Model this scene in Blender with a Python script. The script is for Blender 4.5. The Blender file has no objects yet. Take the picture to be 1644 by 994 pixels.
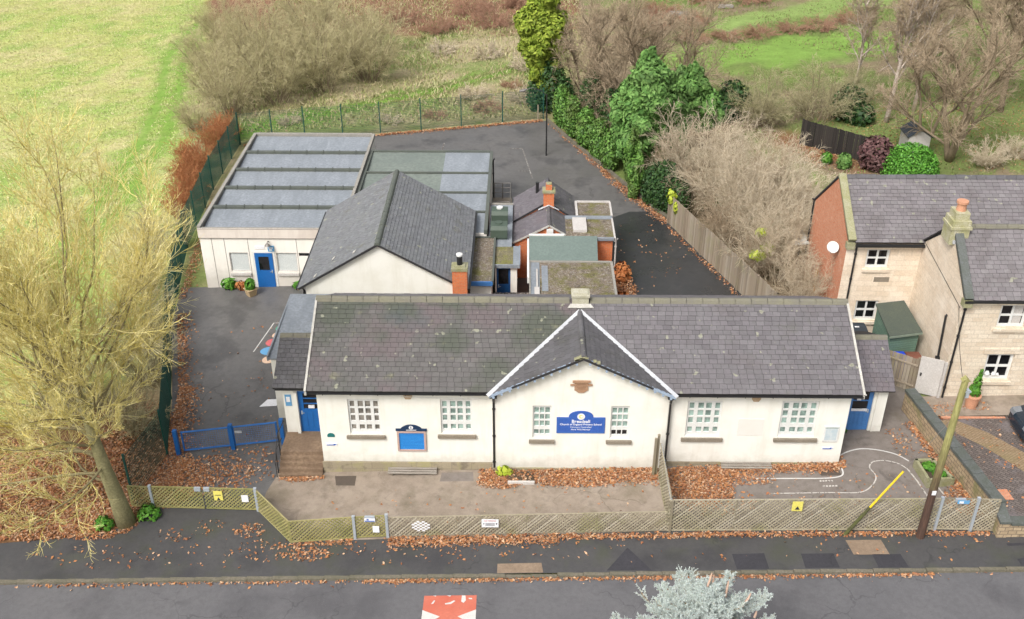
import bpy, math, random
import numpy as np
from mathutils import Vector, noise
R = math.radians
random.seed(4)
for s in list(bpy.data.scenes)[1:]: pass
SC = bpy.context.scene
COL = SC.collection
GS, H0 = 0.03, 0.08
def gz(x, y=0): return GS * x + H0
LOC = {}

# ------------------------------------------------------------------ objects
def tag(o, label=None, cat=None, group=None, kind=None):
    if label: o['label'] = label
    if cat: o['category'] = cat
    if group: o['group'] = group
    if kind: o['kind'] = kind
    return o
def thing(name, label, cat, loc, group=None):
    o = bpy.data.objects.new(name, None); COL.objects.link(o)
    o.location = loc; o.empty_display_size = .2
    LOC[o.name] = Vector(loc)
    return tag(o, label, cat, group)
def link(name, me, mat, parent=None, loc=None):
    o = bpy.data.objects.new(name, me); COL.objects.link(o)
    for m in (mat if isinstance(mat, (list, tuple)) else [mat]): me.materials.append(m)
    if parent is not None:
        o.parent = parent; LOC[o.name] = LOC[parent.name]
    else:
        o.location = loc or (0, 0, 0); LOC[o.name] = Vector(loc or (0, 0, 0))
    return o
def copy_tree(o, parent=None, loc=None, rz=None, sc=None):
    c = o.copy(); COL.objects.link(c)
    if parent is not None: c.parent = parent
    if loc is not None: c.location = loc; LOC[c.name] = Vector(loc)
    if rz is not None: c.rotation_euler = (0, 0, rz)
    if sc is not None: c.scale = sc
    for ch in list(o.children):
        d = ch.copy(); COL.objects.link(d); d.parent = c
        for g in list(ch.children):
            e = g.copy(); COL.objects.link(e); e.parent = d
    return c

def auto_uv(me):
    nl = len(me.loops)
    if nl == 0: return
    uvl = me.uv_layers.new(name='UVMap')
    vs = np.empty(len(me.vertices) * 3, np.float32); me.vertices.foreach_get('co', vs); vs = vs.reshape(-1, 3)
    vi = np.empty(nl, np.int32); me.loops.foreach_get('vertex_index', vi)
    pn = np.empty(len(me.polygons) * 3, np.float32); me.polygons.foreach_get('normal', pn); pn = pn.reshape(-1, 3)
    lt = np.empty(len(me.polygons), np.int32); me.polygons.foreach_get('loop_total', lt)
    n = np.repeat(pn, lt, axis=0)
    u = np.stack([-n[:, 1], n[:, 0], np.zeros(nl)], 1)
    flat = np.abs(n[:, 2]) > .93
    u[flat] = (1, 0, 0)
    u /= np.linalg.norm(u, axis=1)[:, None] + 1e-9
    v = np.cross(n, u); v[flat] = (0, 1, 0)
    p = vs[vi]
    uv = np.stack([(p * u).sum(1), (p * v).sum(1)], 1).astype(np.float32)
    uvl.data.foreach_set('uv', uv.ravel())

class MB:
    def __init__(s): s.v = []; s.f = []; s.m = []; s.cm = 0
    def add(s, vs, fs):
        b = len(s.v); s.v += [tuple(p) for p in vs]
        for f in fs: s.f.append([b + i for i in f]); s.m.append(s.cm)
        return s
    def box(s, x0, y0, z0, x1, y1, z1):
        return s.add([(x0,y0,z0),(x1,y0,z0),(x1,y1,z0),(x0,y1,z0),(x0,y0,z1),(x1,y0,z1),(x1,y1,z1),(x0,y1,z1)],
            [(0,3,2,1),(4,5,6,7),(0,1,5,4),(1,2,6,5),(2,3,7,6),(3,0,4,7)])
    def bar(s, p0, p1, w, h, up=(0, 0, 1)):
        """box beam from p0 to p1, w across, h along up"""
        p0, p1 = Vector(p0), Vector(p1); d = (p1 - p0).normalized(); up = Vector(up)
        a = d.cross(up)
        if a.length < 1e-4: a = d.cross(Vector((0, 1, 0)))
        a.normalize(); b = a.cross(d); a = a * w / 2; b = b * h / 2
        q = [p0-a-b, p0+a-b, p0+a+b, p0-a+b, p1-a-b, p1+a-b, p1+a+b, p1-a+b]
        return s.add(q, [(0,1,2,3),(7,6,5,4),(0,4,5,1),(1,5,6,2),(2,6,7,3),(3,7,4,0)])
    def tube(s, pts, r, n=8, r1=None, cap=True):
        pts = [Vector(p) for p in pts]; k = len(pts)
        rs = r if isinstance(r, (list, tuple)) else [r + ((r1 if r1 is not None else r) - r) * i / max(1, k - 1) for i in range(k)]
        vs = []
        for i, p in enumerate(pts):
            d = (pts[min(i+1, k-1)] - pts[max(i-1, 0)]).normalized()
            a = d.cross(Vector((0, 0, 1)))
            if a.length < .05: a = d.cross(Vector((0, 1, 0)))
            a.normalize(); b = a.cross(d)
            for j in range(n):
                t = 2 * math.pi * j / n
                vs.append(p + a * math.cos(t) * rs[i] + b * math.sin(t) * rs[i])
        fs = [(i*n+j, i*n+(j+1) % n, (i+1)*n+(j+1) % n, (i+1)*n+j) for i in range(k-1) for j in range(n)]
        if cap: fs += [tuple(range(n)), tuple(range((k-1)*n, k*n))[::-1]]
        return s.add(vs, fs)
    def prism(s, poly, ext):
        """poly: 3D points, extruded by vector ext"""
        n = len(poly); e = Vector(ext); a = [Vector(p) for p in poly]; b = [p + e for p in a]
        return s.add(a + b, [tuple(range(n))[::-1], tuple(range(n, 2*n))] + [(i, (i+1) % n, n+(i+1) % n, n+i) for i in range(n)])
    def poly(s, pts): return s.add(pts, [tuple(range(len(pts)))])
    def build(s, name, mat, parent=None, smooth=False, uv=True):
        me = bpy.data.meshes.new(name)
        off = LOC[parent.name] if parent is not None else None
        base = None
        if off is None:
            a = np.array(s.v); base = Vector(((a[:,0].min()+a[:,0].max())/2, (a[:,1].min()+a[:,1].max())/2, a[:,2].min())); off = base
        me.from_pydata(s.v, [], s.f); 
        if uv: auto_uv(me)
        c = np.array(s.v, np.float32) - np.array(off, np.float32)
        me.vertices.foreach_set('co', c.ravel())
        if any(s.m): me.polygons.foreach_set('material_index', np.array(s.m, np.int32))
        import bmesh
        bm = bmesh.new(); bm.from_mesh(me); bmesh.ops.recalc_face_normals(bm, faces=bm.faces); bm.to_mesh(me); bm.free()
        if smooth: me.polygons.foreach_set('use_smooth', np.ones(len(me.polygons), bool))
        me.update()
        return link(name, me, mat, parent, base)

def np_mesh(name, V, k):
    """V: (n*k,3) vertices of n separate k-gons"""
    me = bpy.data.meshes.new(name); n = len(V) // k
    me.vertices.add(len(V)); me.vertices.foreach_set('co', V.astype(np.float32).ravel())
    me.loops.add(len(V)); me.loops.foreach_set('vertex_index', np.arange(len(V), dtype=np.int32))
    me.polygons.add(n); me.polygons.foreach_set('loop_start', np.arange(0, n*k, k, dtype=np.int32))
    me.update(calc_edges=True); return me
def seg_mesh(name, segs, n=3):
    """segs: list of (p0,p1,r0,r1) -> open prisms"""
    A = np.array([(*a, *b, r, q) for a, b, r, q in segs], np.float64)
    p, q, r0, r1 = A[:, :3], A[:, 3:6], A[:, 6], A[:, 7]
    d = q - p; d /= np.linalg.norm(d, axis=1)[:, None] + 1e-9
    h = np.where(np.abs(d[:, 2:3]) > .9, np.array([[0, 1., 0]]), np.array([[0, 0, 1.]]))
    a = np.cross(d, h); a /= np.linalg.norm(a, axis=1)[:, None] + 1e-9; b = np.cross(a, d)
    m = len(A); V = np.empty((m, 2 * n, 3))
    for j in range(n):
        t = 2 * math.pi * j / n; c = a * math.cos(t) + b * math.sin(t)
        V[:, j] = p + c * r0[:, None]; V[:, n + j] = q + c * r1[:, None]
    pat = np.array([[j, (j+1) % n, n+(j+1) % n, n+j] for j in range(n)]).ravel()
    F = (np.arange(m)[:, None] * 2 * n + pat[None]).ravel().astype(np.int32)
    me = bpy.data.meshes.new(name)
    me.vertices.add(m*2*n); me.vertices.foreach_set('co', V.astype(np.float32).ravel())
    me.loops.add(len(F)); me.loops.foreach_set('vertex_index', F)
    me.polygons.add(m*n); me.polygons.foreach_set('loop_start', np.arange(0, m*n*4, 4, dtype=np.int32))
    me.polygons.foreach_set('use_smooth', np.ones(m*n, bool))
    me.update(calc_edges=True); return me

# ------------------------------------------------------------------ materials
class NT:
    def __init__(s, name):
        s.m = bpy.data.materials.new(name); s.m.use_nodes = True; s.t = s.m.node_tree; s.n = s.t.nodes
        s.b = s.n['Principled BSDF']
    def new(s, t, **k):
        o = s.n.new(t)
        for a, v in k.items(): setattr(o, a, v)
        return o
    def L(s, a, b): s.t.links.new(a, b)
    def pos(s):
        if not hasattr(s, '_p'): s._p = s.new('ShaderNodeNewGeometry')
        return s._p
    def uv(s): return s.new('ShaderNodeUVMap').outputs[0]
    def noise(s, scale, detail=4, rough=.55, vec=None, stretch=None):
        o = s.new('ShaderNodeTexNoise'); o.inputs['Scale'].default_value = scale
        o.inputs['Detail'].default_value = detail; o.inputs['Roughness'].default_value = rough
        v = vec or s.pos().outputs['Position']
        if stretch:
            mp = s.new('ShaderNodeMapping'); mp.inputs['Scale'].default_value = stretch[:3]
            if len(stretch) > 3: mp.inputs['Rotation'].default_value = (0, 0, stretch[3])
            s.L(v, mp.inputs[0]); v = mp.outputs[0]
        s.L(v, o.inputs['Vector']); return o.outputs['Fac']
    def ramp(s, fac, lo, hi, a=0., b=1.):
        o = s.new('ShaderNodeMapRange'); o.inputs[1].default_value = lo; o.inputs[2].default_value = hi
        o.inputs[3].default_value = a; o.inputs[4].default_value = b; s.L(fac, o.inputs[0]); return o.outputs[0]
    def mix(s, fac, a, b, mode='MIX'):
        o = s.new('ShaderNodeMix', data_type='RGBA', blend_type=mode)
        for i, x in ((0, fac), (6, a), (7, b)):
            if isinstance(x, (int, float)): o.inputs[i].default_value = x
            elif isinstance(x, tuple): o.inputs[i].default_value = (*x, 1)
            else: s.L(x, o.inputs[i])
        return o.outputs[2]
    def math(s, op, a, b=0.):
        o = s.new('ShaderNodeMath', operation=op)
        for i, x in ((0, a), (1, b)):
            if isinstance(x, (int, float)): o.inputs[i].default_value = x
            else: s.L(x, o.inputs[i])
        return o.outputs[0]
    def out(s, col, rough=.85, bump=None, bd=.02, bs=.6, spec=.3, metal=0.):
        if isinstance(col, tuple): s.b.inputs['Base Color'].default_value = (*col, 1)
        else: s.L(col, s.b.inputs['Base Color'])
        if isinstance(rough, (int, float)): s.b.inputs['Roughness'].default_value = rough
        else: s.L(rough, s.b.inputs['Roughness'])
        s.b.inputs['Specular IOR Level'].default_value = spec; s.b.inputs['Metallic'].default_value = metal
        if bump is not None:
            o = s.new('ShaderNodeBump'); o.inputs['Strength'].default_value = bs; o.inputs['Distance'].default_value = bd
            s.L(bump, o.inputs['Height']); s.L(o.outputs[0], s.b.inputs['Normal'])
        return s.m
def simple(name, c, c2=None, scale=3., rough=.8, bscale=None, bd=.01, spec=.3, metal=0., lo=.35, hi=.65, stretch=None):
    t = NT(name); c2 = c2 or tuple(x * .82 for x in c)
    f = t.ramp(t.noise(scale, 6, .62, stretch=stretch), lo, hi)
    col = t.mix(f, c, c2)
    col = t.mix(t.ramp(t.noise(scale * 9, 3), .3, .75), col, tuple(x * .8 for x in c2))
    return t.out(col, rough, t.noise(bscale, 5) if bscale else None, bd, spec=spec, metal=metal)
def island(name, cols, rough=.8, noise_c=None, nscale=1., spec=.25, stops=None):
    """one random colour per separate piece, plus a larger patchy tint"""
    t = NT(name); r = t.new('ShaderNodeValToRGB'); g = t.pos()
    t.L(g.outputs['Random Per Island'], r.inputs[0]); e = r.color_ramp.elements
    while len(e) < len(cols): e.new(.5)
    for i, c in enumerate(cols): e[i].position = (stops[i] if stops else i / max(1, len(cols) - 1)); e[i].color = (*c, 1)
    col = r.outputs[0]
    if noise_c:
        for c, sc, lo, hi, amt in noise_c: col = t.mix(t.ramp(t.noise(sc, 5), lo, hi, 0, amt), col, c)
    return t.out(col, rough, spec=spec)
def brick(name, c1, c2, mortar, bw, bh, ms=.012, rough=.85, offset=.5, bd=.012, patch=None, smooth=.1, rot=0):
    t = NT(name); o = t.new('ShaderNodeTexBrick'); v = t.uv()
    if rot:
        mp = t.new('ShaderNodeMapping'); mp.inputs['Rotation'].default_value = (0, 0, rot); t.L(v, mp.inputs[0]); v = mp.outputs[0]
    dn = t.new('ShaderNodeTexNoise'); dn.inputs['Scale'].default_value = 6; t.L(v, dn.inputs['Vector'])
    sub = t.new('ShaderNodeVectorMath', operation='MULTIPLY_ADD'); t.L(dn.outputs['Color'], sub.inputs[0])
    sub.inputs[1].default_value = (.02, .02, 0); t.L(v, sub.inputs[2])
    t.L(sub.outputs[0], o.inputs['Vector'])
    o.offset = offset; o.inputs['Scale'].default_value = 1
    for i, c in (('Color1', c1), ('Color2', c2), ('Mortar', mortar)): o.inputs[i].default_value = (*c, 1)
    o.inputs['Mortar Size'].default_value = ms; o.inputs['Mortar Smooth'].default_value = smooth
    o.inputs['Brick Width'].default_value = bw; o.inputs['Row Height'].default_value = bh
    col = t.mix(t.ramp(t.noise(14, 4), .3, .7, 0, .45), o.outputs['Color'], tuple(x * .6 for x in c1))
    for p in (patch or []): col = t.mix(t.ramp(t.noise(p[1], 5), p[2], p[3], 0, p[4]), col, p[0])
    inv = t.math('SUBTRACT', 1., o.outputs['Fac'])
    return t.out(col, rough, t.math('ADD', inv, t.math('MULTIPLY', t.noise(30, 4), .5)), bd)

def render_mat(name, c, dirt, amt=.35):
    t = NT(name)
    col = t.mix(t.ramp(t.noise(.9, 6, .65), .45, .75, 0, amt), c, dirt)
    col = t.mix(t.ramp(t.noise(2.6, 6, .7, stretch=(1, 1, .1)), .5, .78, 0, amt * 1.1), col, dirt)
    col = t.mix(t.ramp(t.noise(11, 4, .7), .6, .75, 0, amt * .5), col, dirt)
    sx = t.new('ShaderNodeSeparateXYZ'); t.L(t.pos().outputs['Position'], sx.inputs[0])
    h = t.math('ADD', sx.outputs[2], t.math('MULTIPLY', t.noise(1.6, 6, .7), -1.5)); col = t.mix(t.ramp(h, -.65, .1, .55, 0), col, tuple(x * .7 for x in dirt))
    return t.out(col, .9, t.noise(60, 4), .004, spec=.2)
M = {}
M['render'] = render_mat('cream_render', (.72, .705, .645), (.54, .51, .42), .42)
M['render_old'] = render_mat('weathered_render', (.66, .63, .57), (.5, .44, .35), .4)
M['panel'] = render_mat('cream_panel', (.74, .705, .645), (.6, .55, .48), .35)
SLN = [((.085, .07, .08), .45, .5, .62, .6), ((.075, .085, .068), .7, .52, .66, .55)]
def slate(name, base, nc):
    t = NT(name); g = t.pos()
    r = t.new('ShaderNodeValToRGB'); t.L(g.outputs['Random Per Island'], r.inputs[0]); e = r.color_ramp.elements
    lv = (.83, .96, 1.03, 1.16)
    while len(e) < 4: e.new(.5)
    for i, k in enumerate(lv): e[i].position = (0, .3, .75, 1)[i]; e[i].color = (base[0]*k, base[1]*k*(1.0 if i % 2 else .97), base[2]*k, 1)
    col = r.outputs[0]
    for c, sc, lo, hi, amt in nc: col = t.mix(t.ramp(t.noise(sc, 5), lo, hi, 0, amt), col, c)
    col = t.mix(t.ramp(t.noise(7, 5, .7), .45, .7, 0, .4), col, tuple(x * .6 for x in base))
    lich = t.ramp(t.noise(3.2, 2, .4), .69, .73, 0, .75)
    col = t.mix(lich, col, (.27, .27, .2))
    return t.out(col, t.ramp(t.noise(5, 3), .3, .7, .5, .75), t.noise(22, 4), .006, spec=.4)
M['slate_w'] = slate('mossy_slate', (.102, .097, .092), [((.115, .09, .093), .5, .5, .6, .75), ((.066, .074, .055), .42, .46, .58, .9), ((.06, .075, .08), .33, .55, .66, .6), ((.16, .155, .1), 1.6, .63, .74, .8)])
M['slate_e'] = slate('lilac_slate', (.13, .122, .126), [((.118, .105, .106), .6, .54, .66, .6), ((.15, .143, .147), .9, .55, .7, .6), ((.1, .1, .08), 1.1, .6, .72, .5)])
M['slate_h'] = slate('grey_slate', (.158, .164, .168), [((.17, .175, .17), .8, .5, .7, .6), ((.12, .115, .085), 1.2, .6, .72, .7)])
M['slate_p'] = slate('purple_slate', (.132, .121, .129), [((.135, .11, .115), .9, .5, .65, .6)])
M['slate_d'] = slate('dark_slate', (.1, .097, .1), [((.07, .068, .06), 1., .5, .65, .6)])
M['slate_n'] = slate('house_slate', (.165, .153, .155), [((.1, .085, .085), .7, .5, .65, .6), ((.16, .15, .15), .9, .58, .7, .5)])
M['underlay'] = simple('roof_underlay', (.035, .034, .036))
M['ridge'] = simple('ridge_stone', (.15, .14, .125), (.19, .18, .13), 1.6, .9, 20, .02)
M['lead'] = simple('lead_flashing', (.56, .57, .58), (.42, .43, .45), 2, .5, 12, .01)
M['mortar'] = simple('lime_mortar', (.55, .54, .5), (.4, .38, .34), 3, .9, 20, .02)
M['stone'] = brick('ashlar_stone', (.66, .54, .41), (.76, .65, .52), (.55, .47, .37), .62, .27, .008, patch=[((.42, .31, .2), 1.4, .6, .76, .45), ((.82, .74, .63), .8, .5, .7, .5)])
M['stone_small'] = brick('coursed_stone', (.6, .5, .38), (.7, .62, .5), (.5, .44, .36), .42, .2, .01, patch=[((.44, .33, .22), 1.6, .6, .75, .5)])
M['plinth'] = brick('stone_plinth', (.34, .29, .2), (.26, .22, .15), (.2, .17, .13), .8, .32, .01, patch=[((.3, .28, .12), 1.5, .5, .65, .6), ((.12, .1, .08), 2, .55, .7, .7)])
M['rubble'] = brick('rubble_wall_stone', (.36, .27, .17), (.44, .34, .22), (.18, .14, .1), .3, .17, .016, patch=[((.17, .17, .07), 1.2, .5, .65, .7), ((.12, .09, .06), 1.8, .58, .7, .6)])
M['sill'] = simple('stone_sill', (.27, .23, .18), (.2, .17, .13), 3, .9, 25, .01)
M['coping'] = simple('coping_stone', (.13, .135, .14), (.09, .1, .085), 2, .8, 20, .01)
M['moss_stone'] = simple('mossy_stone', (.36, .34, .26), (.25, .245, .12), 2.5, .9, 14, .03)
M['brick'] = brick('orange_brick', (.66, .18, .055), (.57, .14, .05), (.42, .25, .16), .225, .075, .01, patch=[((.36, .1, .045), 2, .57, .72, .4), ((.55, .3, .18), 1.1, .64, .75, .25)])
M['brick_pale'] = brick('weathered_brick', (.58, .19, .09), (.64, .28, .16), (.42, .3, .22), .225, .075, .012, patch=[((.68, .46, .34), 2.2, .56, .74, .5)])
M['black'] = simple('black_metal', (.012, .012, .014), (.02, .02, .02), 3, .45, spec=.5)
M['white'] = simple('white_paint', (.72, .72, .7), (.66, .66, .63), 4, .55, spec=.4)
M['greywhite'] = simple('grey_white_paint', (.55, .53, .5), (.48, .45, .42), 2, .6)
M['blue'] = simple('blue_door_paint', (.012, .13, .40), (.012, .11, .35), 3, .4, spec=.5)
M['blue_dk'] = simple('dark_blue_paint', (.01, .075, .22), (.01, .06, .18), 3, .4, spec=.5)
M['blue_lt'] = simple('pale_blue_paint', (.07, .22, .52), (.06, .19, .46), 3, .4, spec=.5)
M['blue_sign'] = simple('blue_sign_board', (.045, .12, .42), (.04, .105, .38), 2, .45)
M['navy'] = simple('navy_board', (.01, .03, .075), (.014, .035, .08), 2, .5)
M['blue_cloth'] = simple('blue_backing', (.03, .25, .62), (.02, .18, .52), 3, .7, stretch=(.6, 1, 4))
M['pink'] = simple('faded_oak', (.52, .36, .31), (.42, .3, .26), 3, .7)
M['bargeboard'] = simple('grey_blue_paint', (.34, .42, .52), (.28, .35, .45), 3, .6)
M['teal'] = simple('teal_badge', (.02, .16, .15))
M['yellow'] = simple('yellow_plastic', (.75, .55, .03), (.7, .5, .03), 2, .5)
M['yellow_pale'] = simple('pale_yellow_sign', (.75, .68, .16), (.7, .62, .14), 2, .5)
M['paper'] = simple('white_notice', (.78, .78, .8), (.74, .74, .76), 2, .5)
M['ink'] = simple('dark_ink', (.03, .03, .05))
M['red_ink'] = simple('red_ink', (.5, .03, .03))
M['galv'] = simple('galvanised_steel', (.5, .54, .58), (.42, .46, .5), 4, .4, metal=.3, spec=.5)
M['steel_dk'] = simple('dull_steel', (.16, .16, .16), (.22, .2, .18), 4, .5, metal=.4)
def glass(name, c, rough=.06, spec=.6):
    t = NT(name); return t.out(t.mix(t.ramp(t.noise(2.4, 3, .7), .4, .64), c, tuple(x * .42 for x in c)), rough, spec=spec)
M['pane'] = glass('green_tinted_pane', (.31, .42, .375))
M['pane_brown'] = glass('brown_grey_pane', (.25, .23, .2))
M['pane_dark'] = glass('dark_pane', (.012, .012, .014))
M['pane_pale'] = simple('whitened_pane', (.6, .62, .6), (.52, .55, .54), 2, .25)
M['slat_wood'] = island('lattice_timber', [(.25, .215, .15), (.35, .31, .225), (.16, .135, .095), (.41, .37, .285)], .85, [((.2, .19, .08), .9, .52, .68, .6)])
M['slat_green'] = island('mossy_lattice_timber', [(.22, .2, .075), (.3, .27, .11), (.19, .18, .07), (.33, .29, .14)], .85, [((.15, .16, .05), 1.2, .5, .65, .6)])
M['timber'] = island('weathered_board', [(.23, .185, .135), (.29, .24, .18), (.18, .145, .105), (.33, .285, .225)], .85, [((.24, .22, .13), 1.4, .5, .66, .5)])
M['timber_dark'] = island('dark_fence_board', [(.025, .022, .02), (.04, .034, .03), (.018, .016, .015)])
M['green_wire'] = simple('green_coated_wire', (.008, .055, .043), (.014, .075, .058), 3, .5)
M['felt'] = simple('grey_blue_roof_felt', (.28, .303, .33), (.2, .22, .24), .9, .35, 30, .003, spec=.5, stretch=(2.5, .6, 1))  # stretched pale streaks paint a sheen into the felt colour
M['felt_green'] = simple('green_grey_roof_felt', (.2, .225, .195), (.15, .175, .155), .6, .5, 30, .004)
M['felt_trim'] = simple('mossy_roof_trim', (.075, .085, .08), (.11, .12, .1), 1.2, .6)
M['parapet'] = simple('parapet_trim', (.34, .31, .27), (.26, .25, .22), 1.4, .7)
def gravel(name, cols, moss, amt):
    t = NT(name); v = t.new('ShaderNodeTexVoronoi'); v.inputs['Scale'].default_value = 14; t.L(t.pos().outputs['Position'], v.inputs['Vector'])
    r = t.new('ShaderNodeValToRGB'); sp = t.new('ShaderNodeSeparateColor'); t.L(v.outputs['Color'], sp.inputs[0]); t.L(sp.outputs[0], r.inputs[0])
    e = r.color_ramp.elements
    while len(e) < len(cols): e.new(.5)
    for i, c in enumerate(cols): e[i].position = i / (len(cols) - 1); e[i].color = (*c, 1)
    col = t.mix(t.ramp(t.noise(1.1, 6, .65), .48, .62, 0, amt), r.outputs[0], moss)
    col = t.mix(t.ramp(t.noise(2.5, 5, .6), .55, .7, 0, .6), col, tuple(x * .45 for x in cols[0]))
    return t.out(col, .95, v.outputs['Distance'], .05, 1.)
M['gravel'] = gravel('mossy_gravel_roof', [(.12, .095, .07), (.2, .165, .12), (.15, .12, .1), (.3, .27, .22)], (.13, .125, .03), .8)
M['gravel_y'] = gravel('green_mossy_gravel_roof', [(.15, .13, .07), (.22, .19, .11), (.13, .12, .08)], (.17, .17, .05), .9)
M['terracotta'] = simple('terracotta', (.58, .3, .19), (.5, .25, .15), 3, .8)
M['shed_wall'] = brick('green_shed_board', (.12, .2, .15), (.14, .23, .17), (.06, .1, .08), 3.0, .12, .008, patch=[((.1, .15, .11), 1, .5, .7, .5)])
M['shed_roof'] = simple('green_mineral_felt', (.085, .1, .075), (.07, .085, .07), 2, .85, 40, .004)
M['tank'] = simple('green_tank_plastic', (.05, .075, .055), (.07, .095, .07), 3, .45, spec=.4)
M['copper'] = simple('weathered_metal_sheet', (.17, .215, .19), (.14, .18, .16), 1, .5, spec=.4)
M['bin_blue'] = simple('blue_bin_plastic', (.01, .06, .62), (.01, .05, .5), 2, .4, spec=.4)
M['bin_brown'] = simple('brown_bin_plastic', (.2, .075, .05), (.16, .06, .04), 2, .45, spec=.4)
M['bin_grey'] = simple('dark_grey_bin_plastic', (.035, .045, .06), (.03, .04, .05), 2, .4, spec=.4)
M['planter'] = simple('buff_planter', (.46, .34, .2), (.38, .28, .16), 3, .9)
M['soil'] = simple('dark_soil', (.05, .035, .022), (.08, .06, .04), 5, .95, 20, .03)
M['pole'] = simple('pole_timber', (.11, .065, .045), (.07, .045, .032), 2, .85, stretch=(4, 4, .4), bscale=20)
def pole_mat():
    t = NT('green_stained_pole'); sx = t.new('ShaderNodeSeparateXYZ'); t.L(t.pos().outputs['Position'], sx.inputs[0])
    h = t.math('ADD', sx.outputs[2], t.math('MULTIPLY', t.noise(2.5, 4), 2.2))
    base = t.mix(t.ramp(t.noise(3, 5, .6, stretch=(5, 5, .5)), .35, .65), (.10, .055, .038), (.05, .032, .026))
    top = t.mix(t.ramp(t.noise(4, 5, .6, stretch=(5, 5, .5)), .35, .65), (.34, .33, .13), (.2, .18, .07))
    return t.out(t.mix(t.ramp(h, 3.6, 6.2), base, top), .85, t.noise(18, 4, stretch=(4, 4, .3)), .01)
M['pole'] = pole_mat()
M['car_paint'] = simple('dark_blue_car_paint', (.01, .02, .035), (.012, .022, .036), 1, .18, spec=.6)
M['tyre'] = simple('tyre_rubber', (.012, .012, .012), rough=.8)
M['alloy'] = simple('alloy_rim', (.3, .3, .31), (.2, .2, .21), 5, .35, metal=.6)
M['lamp_lens'] = simple('headlamp_lens', (.22, .24, .25), (.15, .16, .18), 5, .1, spec=.6)

def ground_mat(name, c1, c2, c3, s1=.6, s2=8, rough=.85, spec=.3, stain=None, bump=60, wet=None, bd=.006):
    t = NT(name)
    col = t.mix(t.ramp(t.noise(s1, 6, .62), .36, .64), c1, c2)
    col = t.mix(t.ramp(t.noise(s2, 6, .68), .42, .68, 0, .7), col, c3)
    for c, sc, lo, hi, a in (stain or []): col = t.mix(t.ramp(t.noise(sc, 5, .6), lo, hi, 0, a), col, c)
    vc = t.new('ShaderNodeTexVoronoi', feature='DISTANCE_TO_EDGE'); vc.inputs['Scale'].default_value = .42
    wv = t.new('ShaderNodeVectorMath', operation='MULTIPLY_ADD'); dn = t.new('ShaderNodeTexNoise'); dn.inputs['Scale'].default_value = 1.4; dn.inputs['Detail'].default_value = 6; t.L(t.pos().outputs['Position'], dn.inputs['Vector'])
    t.L(dn.outputs['Color'], wv.inputs[0]); wv.inputs[1].default_value = (1.3, 1.3, 0); t.L(t.pos().outputs['Position'], wv.inputs[2]); t.L(wv.outputs[0], vc.inputs['Vector'])
    crk = t.math('MULTIPLY', t.ramp(vc.outputs['Distance'], .004, .014, .55, 0), t.ramp(t.noise(.3, 3), .5, .6)); col = t.mix(crk, col, tuple(x * .45 for x in c1))
    sp = t.noise(55, 2, .5); col = t.mix(t.ramp(sp, .58, .7, 0, .35), col, tuple(min(1, x * 1.7) for x in c2))
    rg = rough if wet is None else t.ramp(t.noise(wet[0], 4), .4, .62, wet[1], rough)
    return t.out(col, rg, t.noise(bump, 3), bd, spec=spec)
M['road'] = ground_mat('worn_road_asphalt', (.1, .098, .103), (.114, .111, .115), (.082, .08, .083), .5, 5, .75, .4, [((.06, .058, .062), .35, .52, .66, .6), ((.115, .11, .115), .8, .55, .7, .5)])
M['pave'] = ground_mat('damp_pavement_asphalt', (.056, .055, .056), (.068, .066, .065), (.047, .045, .047), .7, 6, .62, .4, [((.055, .06, .038), .8, .5, .68, .6), ((.036, .035, .038), .5, .53, .66, .7)])
M['pave_dk'] = ground_mat('dark_asphalt_patch', (.036, .035, .04), (.045, .043, .05), (.028, .028, .032), 1, 9, .75)
M['pave_buff'] = ground_mat('buff_cover_slab', (.2, .145, .1), (.25, .185, .13), (.15, .11, .08), 1.5, 9, .85)
M['play'] = ground_mat('playground_asphalt', (.1, .096, .093), (.118, .113, .108), (.082, .078, .075), .35, 4, .7, .45, [((.098, .095, .092), .25, .5, .64, .6), ((.052, .05, .05), .5, .53, .66, .7)], wet=(.3, .35))
M['play_wet'] = ground_mat('wet_black_asphalt', (.03, .031, .032), (.042, .042, .042), (.024, .025, .026), .5, 4, .6, .5, [((.045, .055, .018), .3, .62, .72, .6)], wet=(.3, .22))
M['yard'] = ground_mat('stained_concrete_yard', (.235, .19, .148), (.28, .232, .185), (.165, .13, .1), .45, 2.2, .8, .35, [((.13, .108, .072), .7, .5, .68, .7), ((.33, .28, .235), .5, .56, .7, .6), ((.09, .075, .058), 1.7, .58, .72, .5)])
M['yard_e'] = ground_mat('grey_asphalt_yard', (.165, .142, .125), (.195, .17, .152), (.125, .106, .09), .5, 3, .8, .35, [((.1, .09, .05), .6, .54, .68, .5), ((.07, .058, .05), 1.4, .56, .7, .6)])
M['drain'] = simple('brown_drain_cover', (.1, .08, .062), (.085, .068, .055), 6)
M['kerb'] = simple('kerb_stone', (.19, .165, .13), (.13, .12, .085), 1.6, .85, 30, .005)
M['steps'] = simple('worn_stone_step', (.27, .19, .125), (.17, .115, .075), 1.1, .9, 18, .02)
M['setts'] = brick('block_paving', (.12, .098, .09), (.18, .15, .135), (.05, .044, .038), .24, .12, .012, .6, patch=[((.2, .18, .19), .9, .52, .68, .6), ((.1, .07, .06), 1.6, .55, .7, .5)], rot=.75)
M['setts_buff'] = brick('buff_block_paving', (.24, .17, .10), (.29, .21, .135), (.12, .09, .05), .21, .105, .007, .75, patch=[((.18, .15, .07), 1.1, .5, .68, .5)], rot=-.6)
M['line'] = simple('white_road_paint', (.6, .59, .56), (.5, .48, .45), 5, .7, lo=.45, hi=.75)
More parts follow.
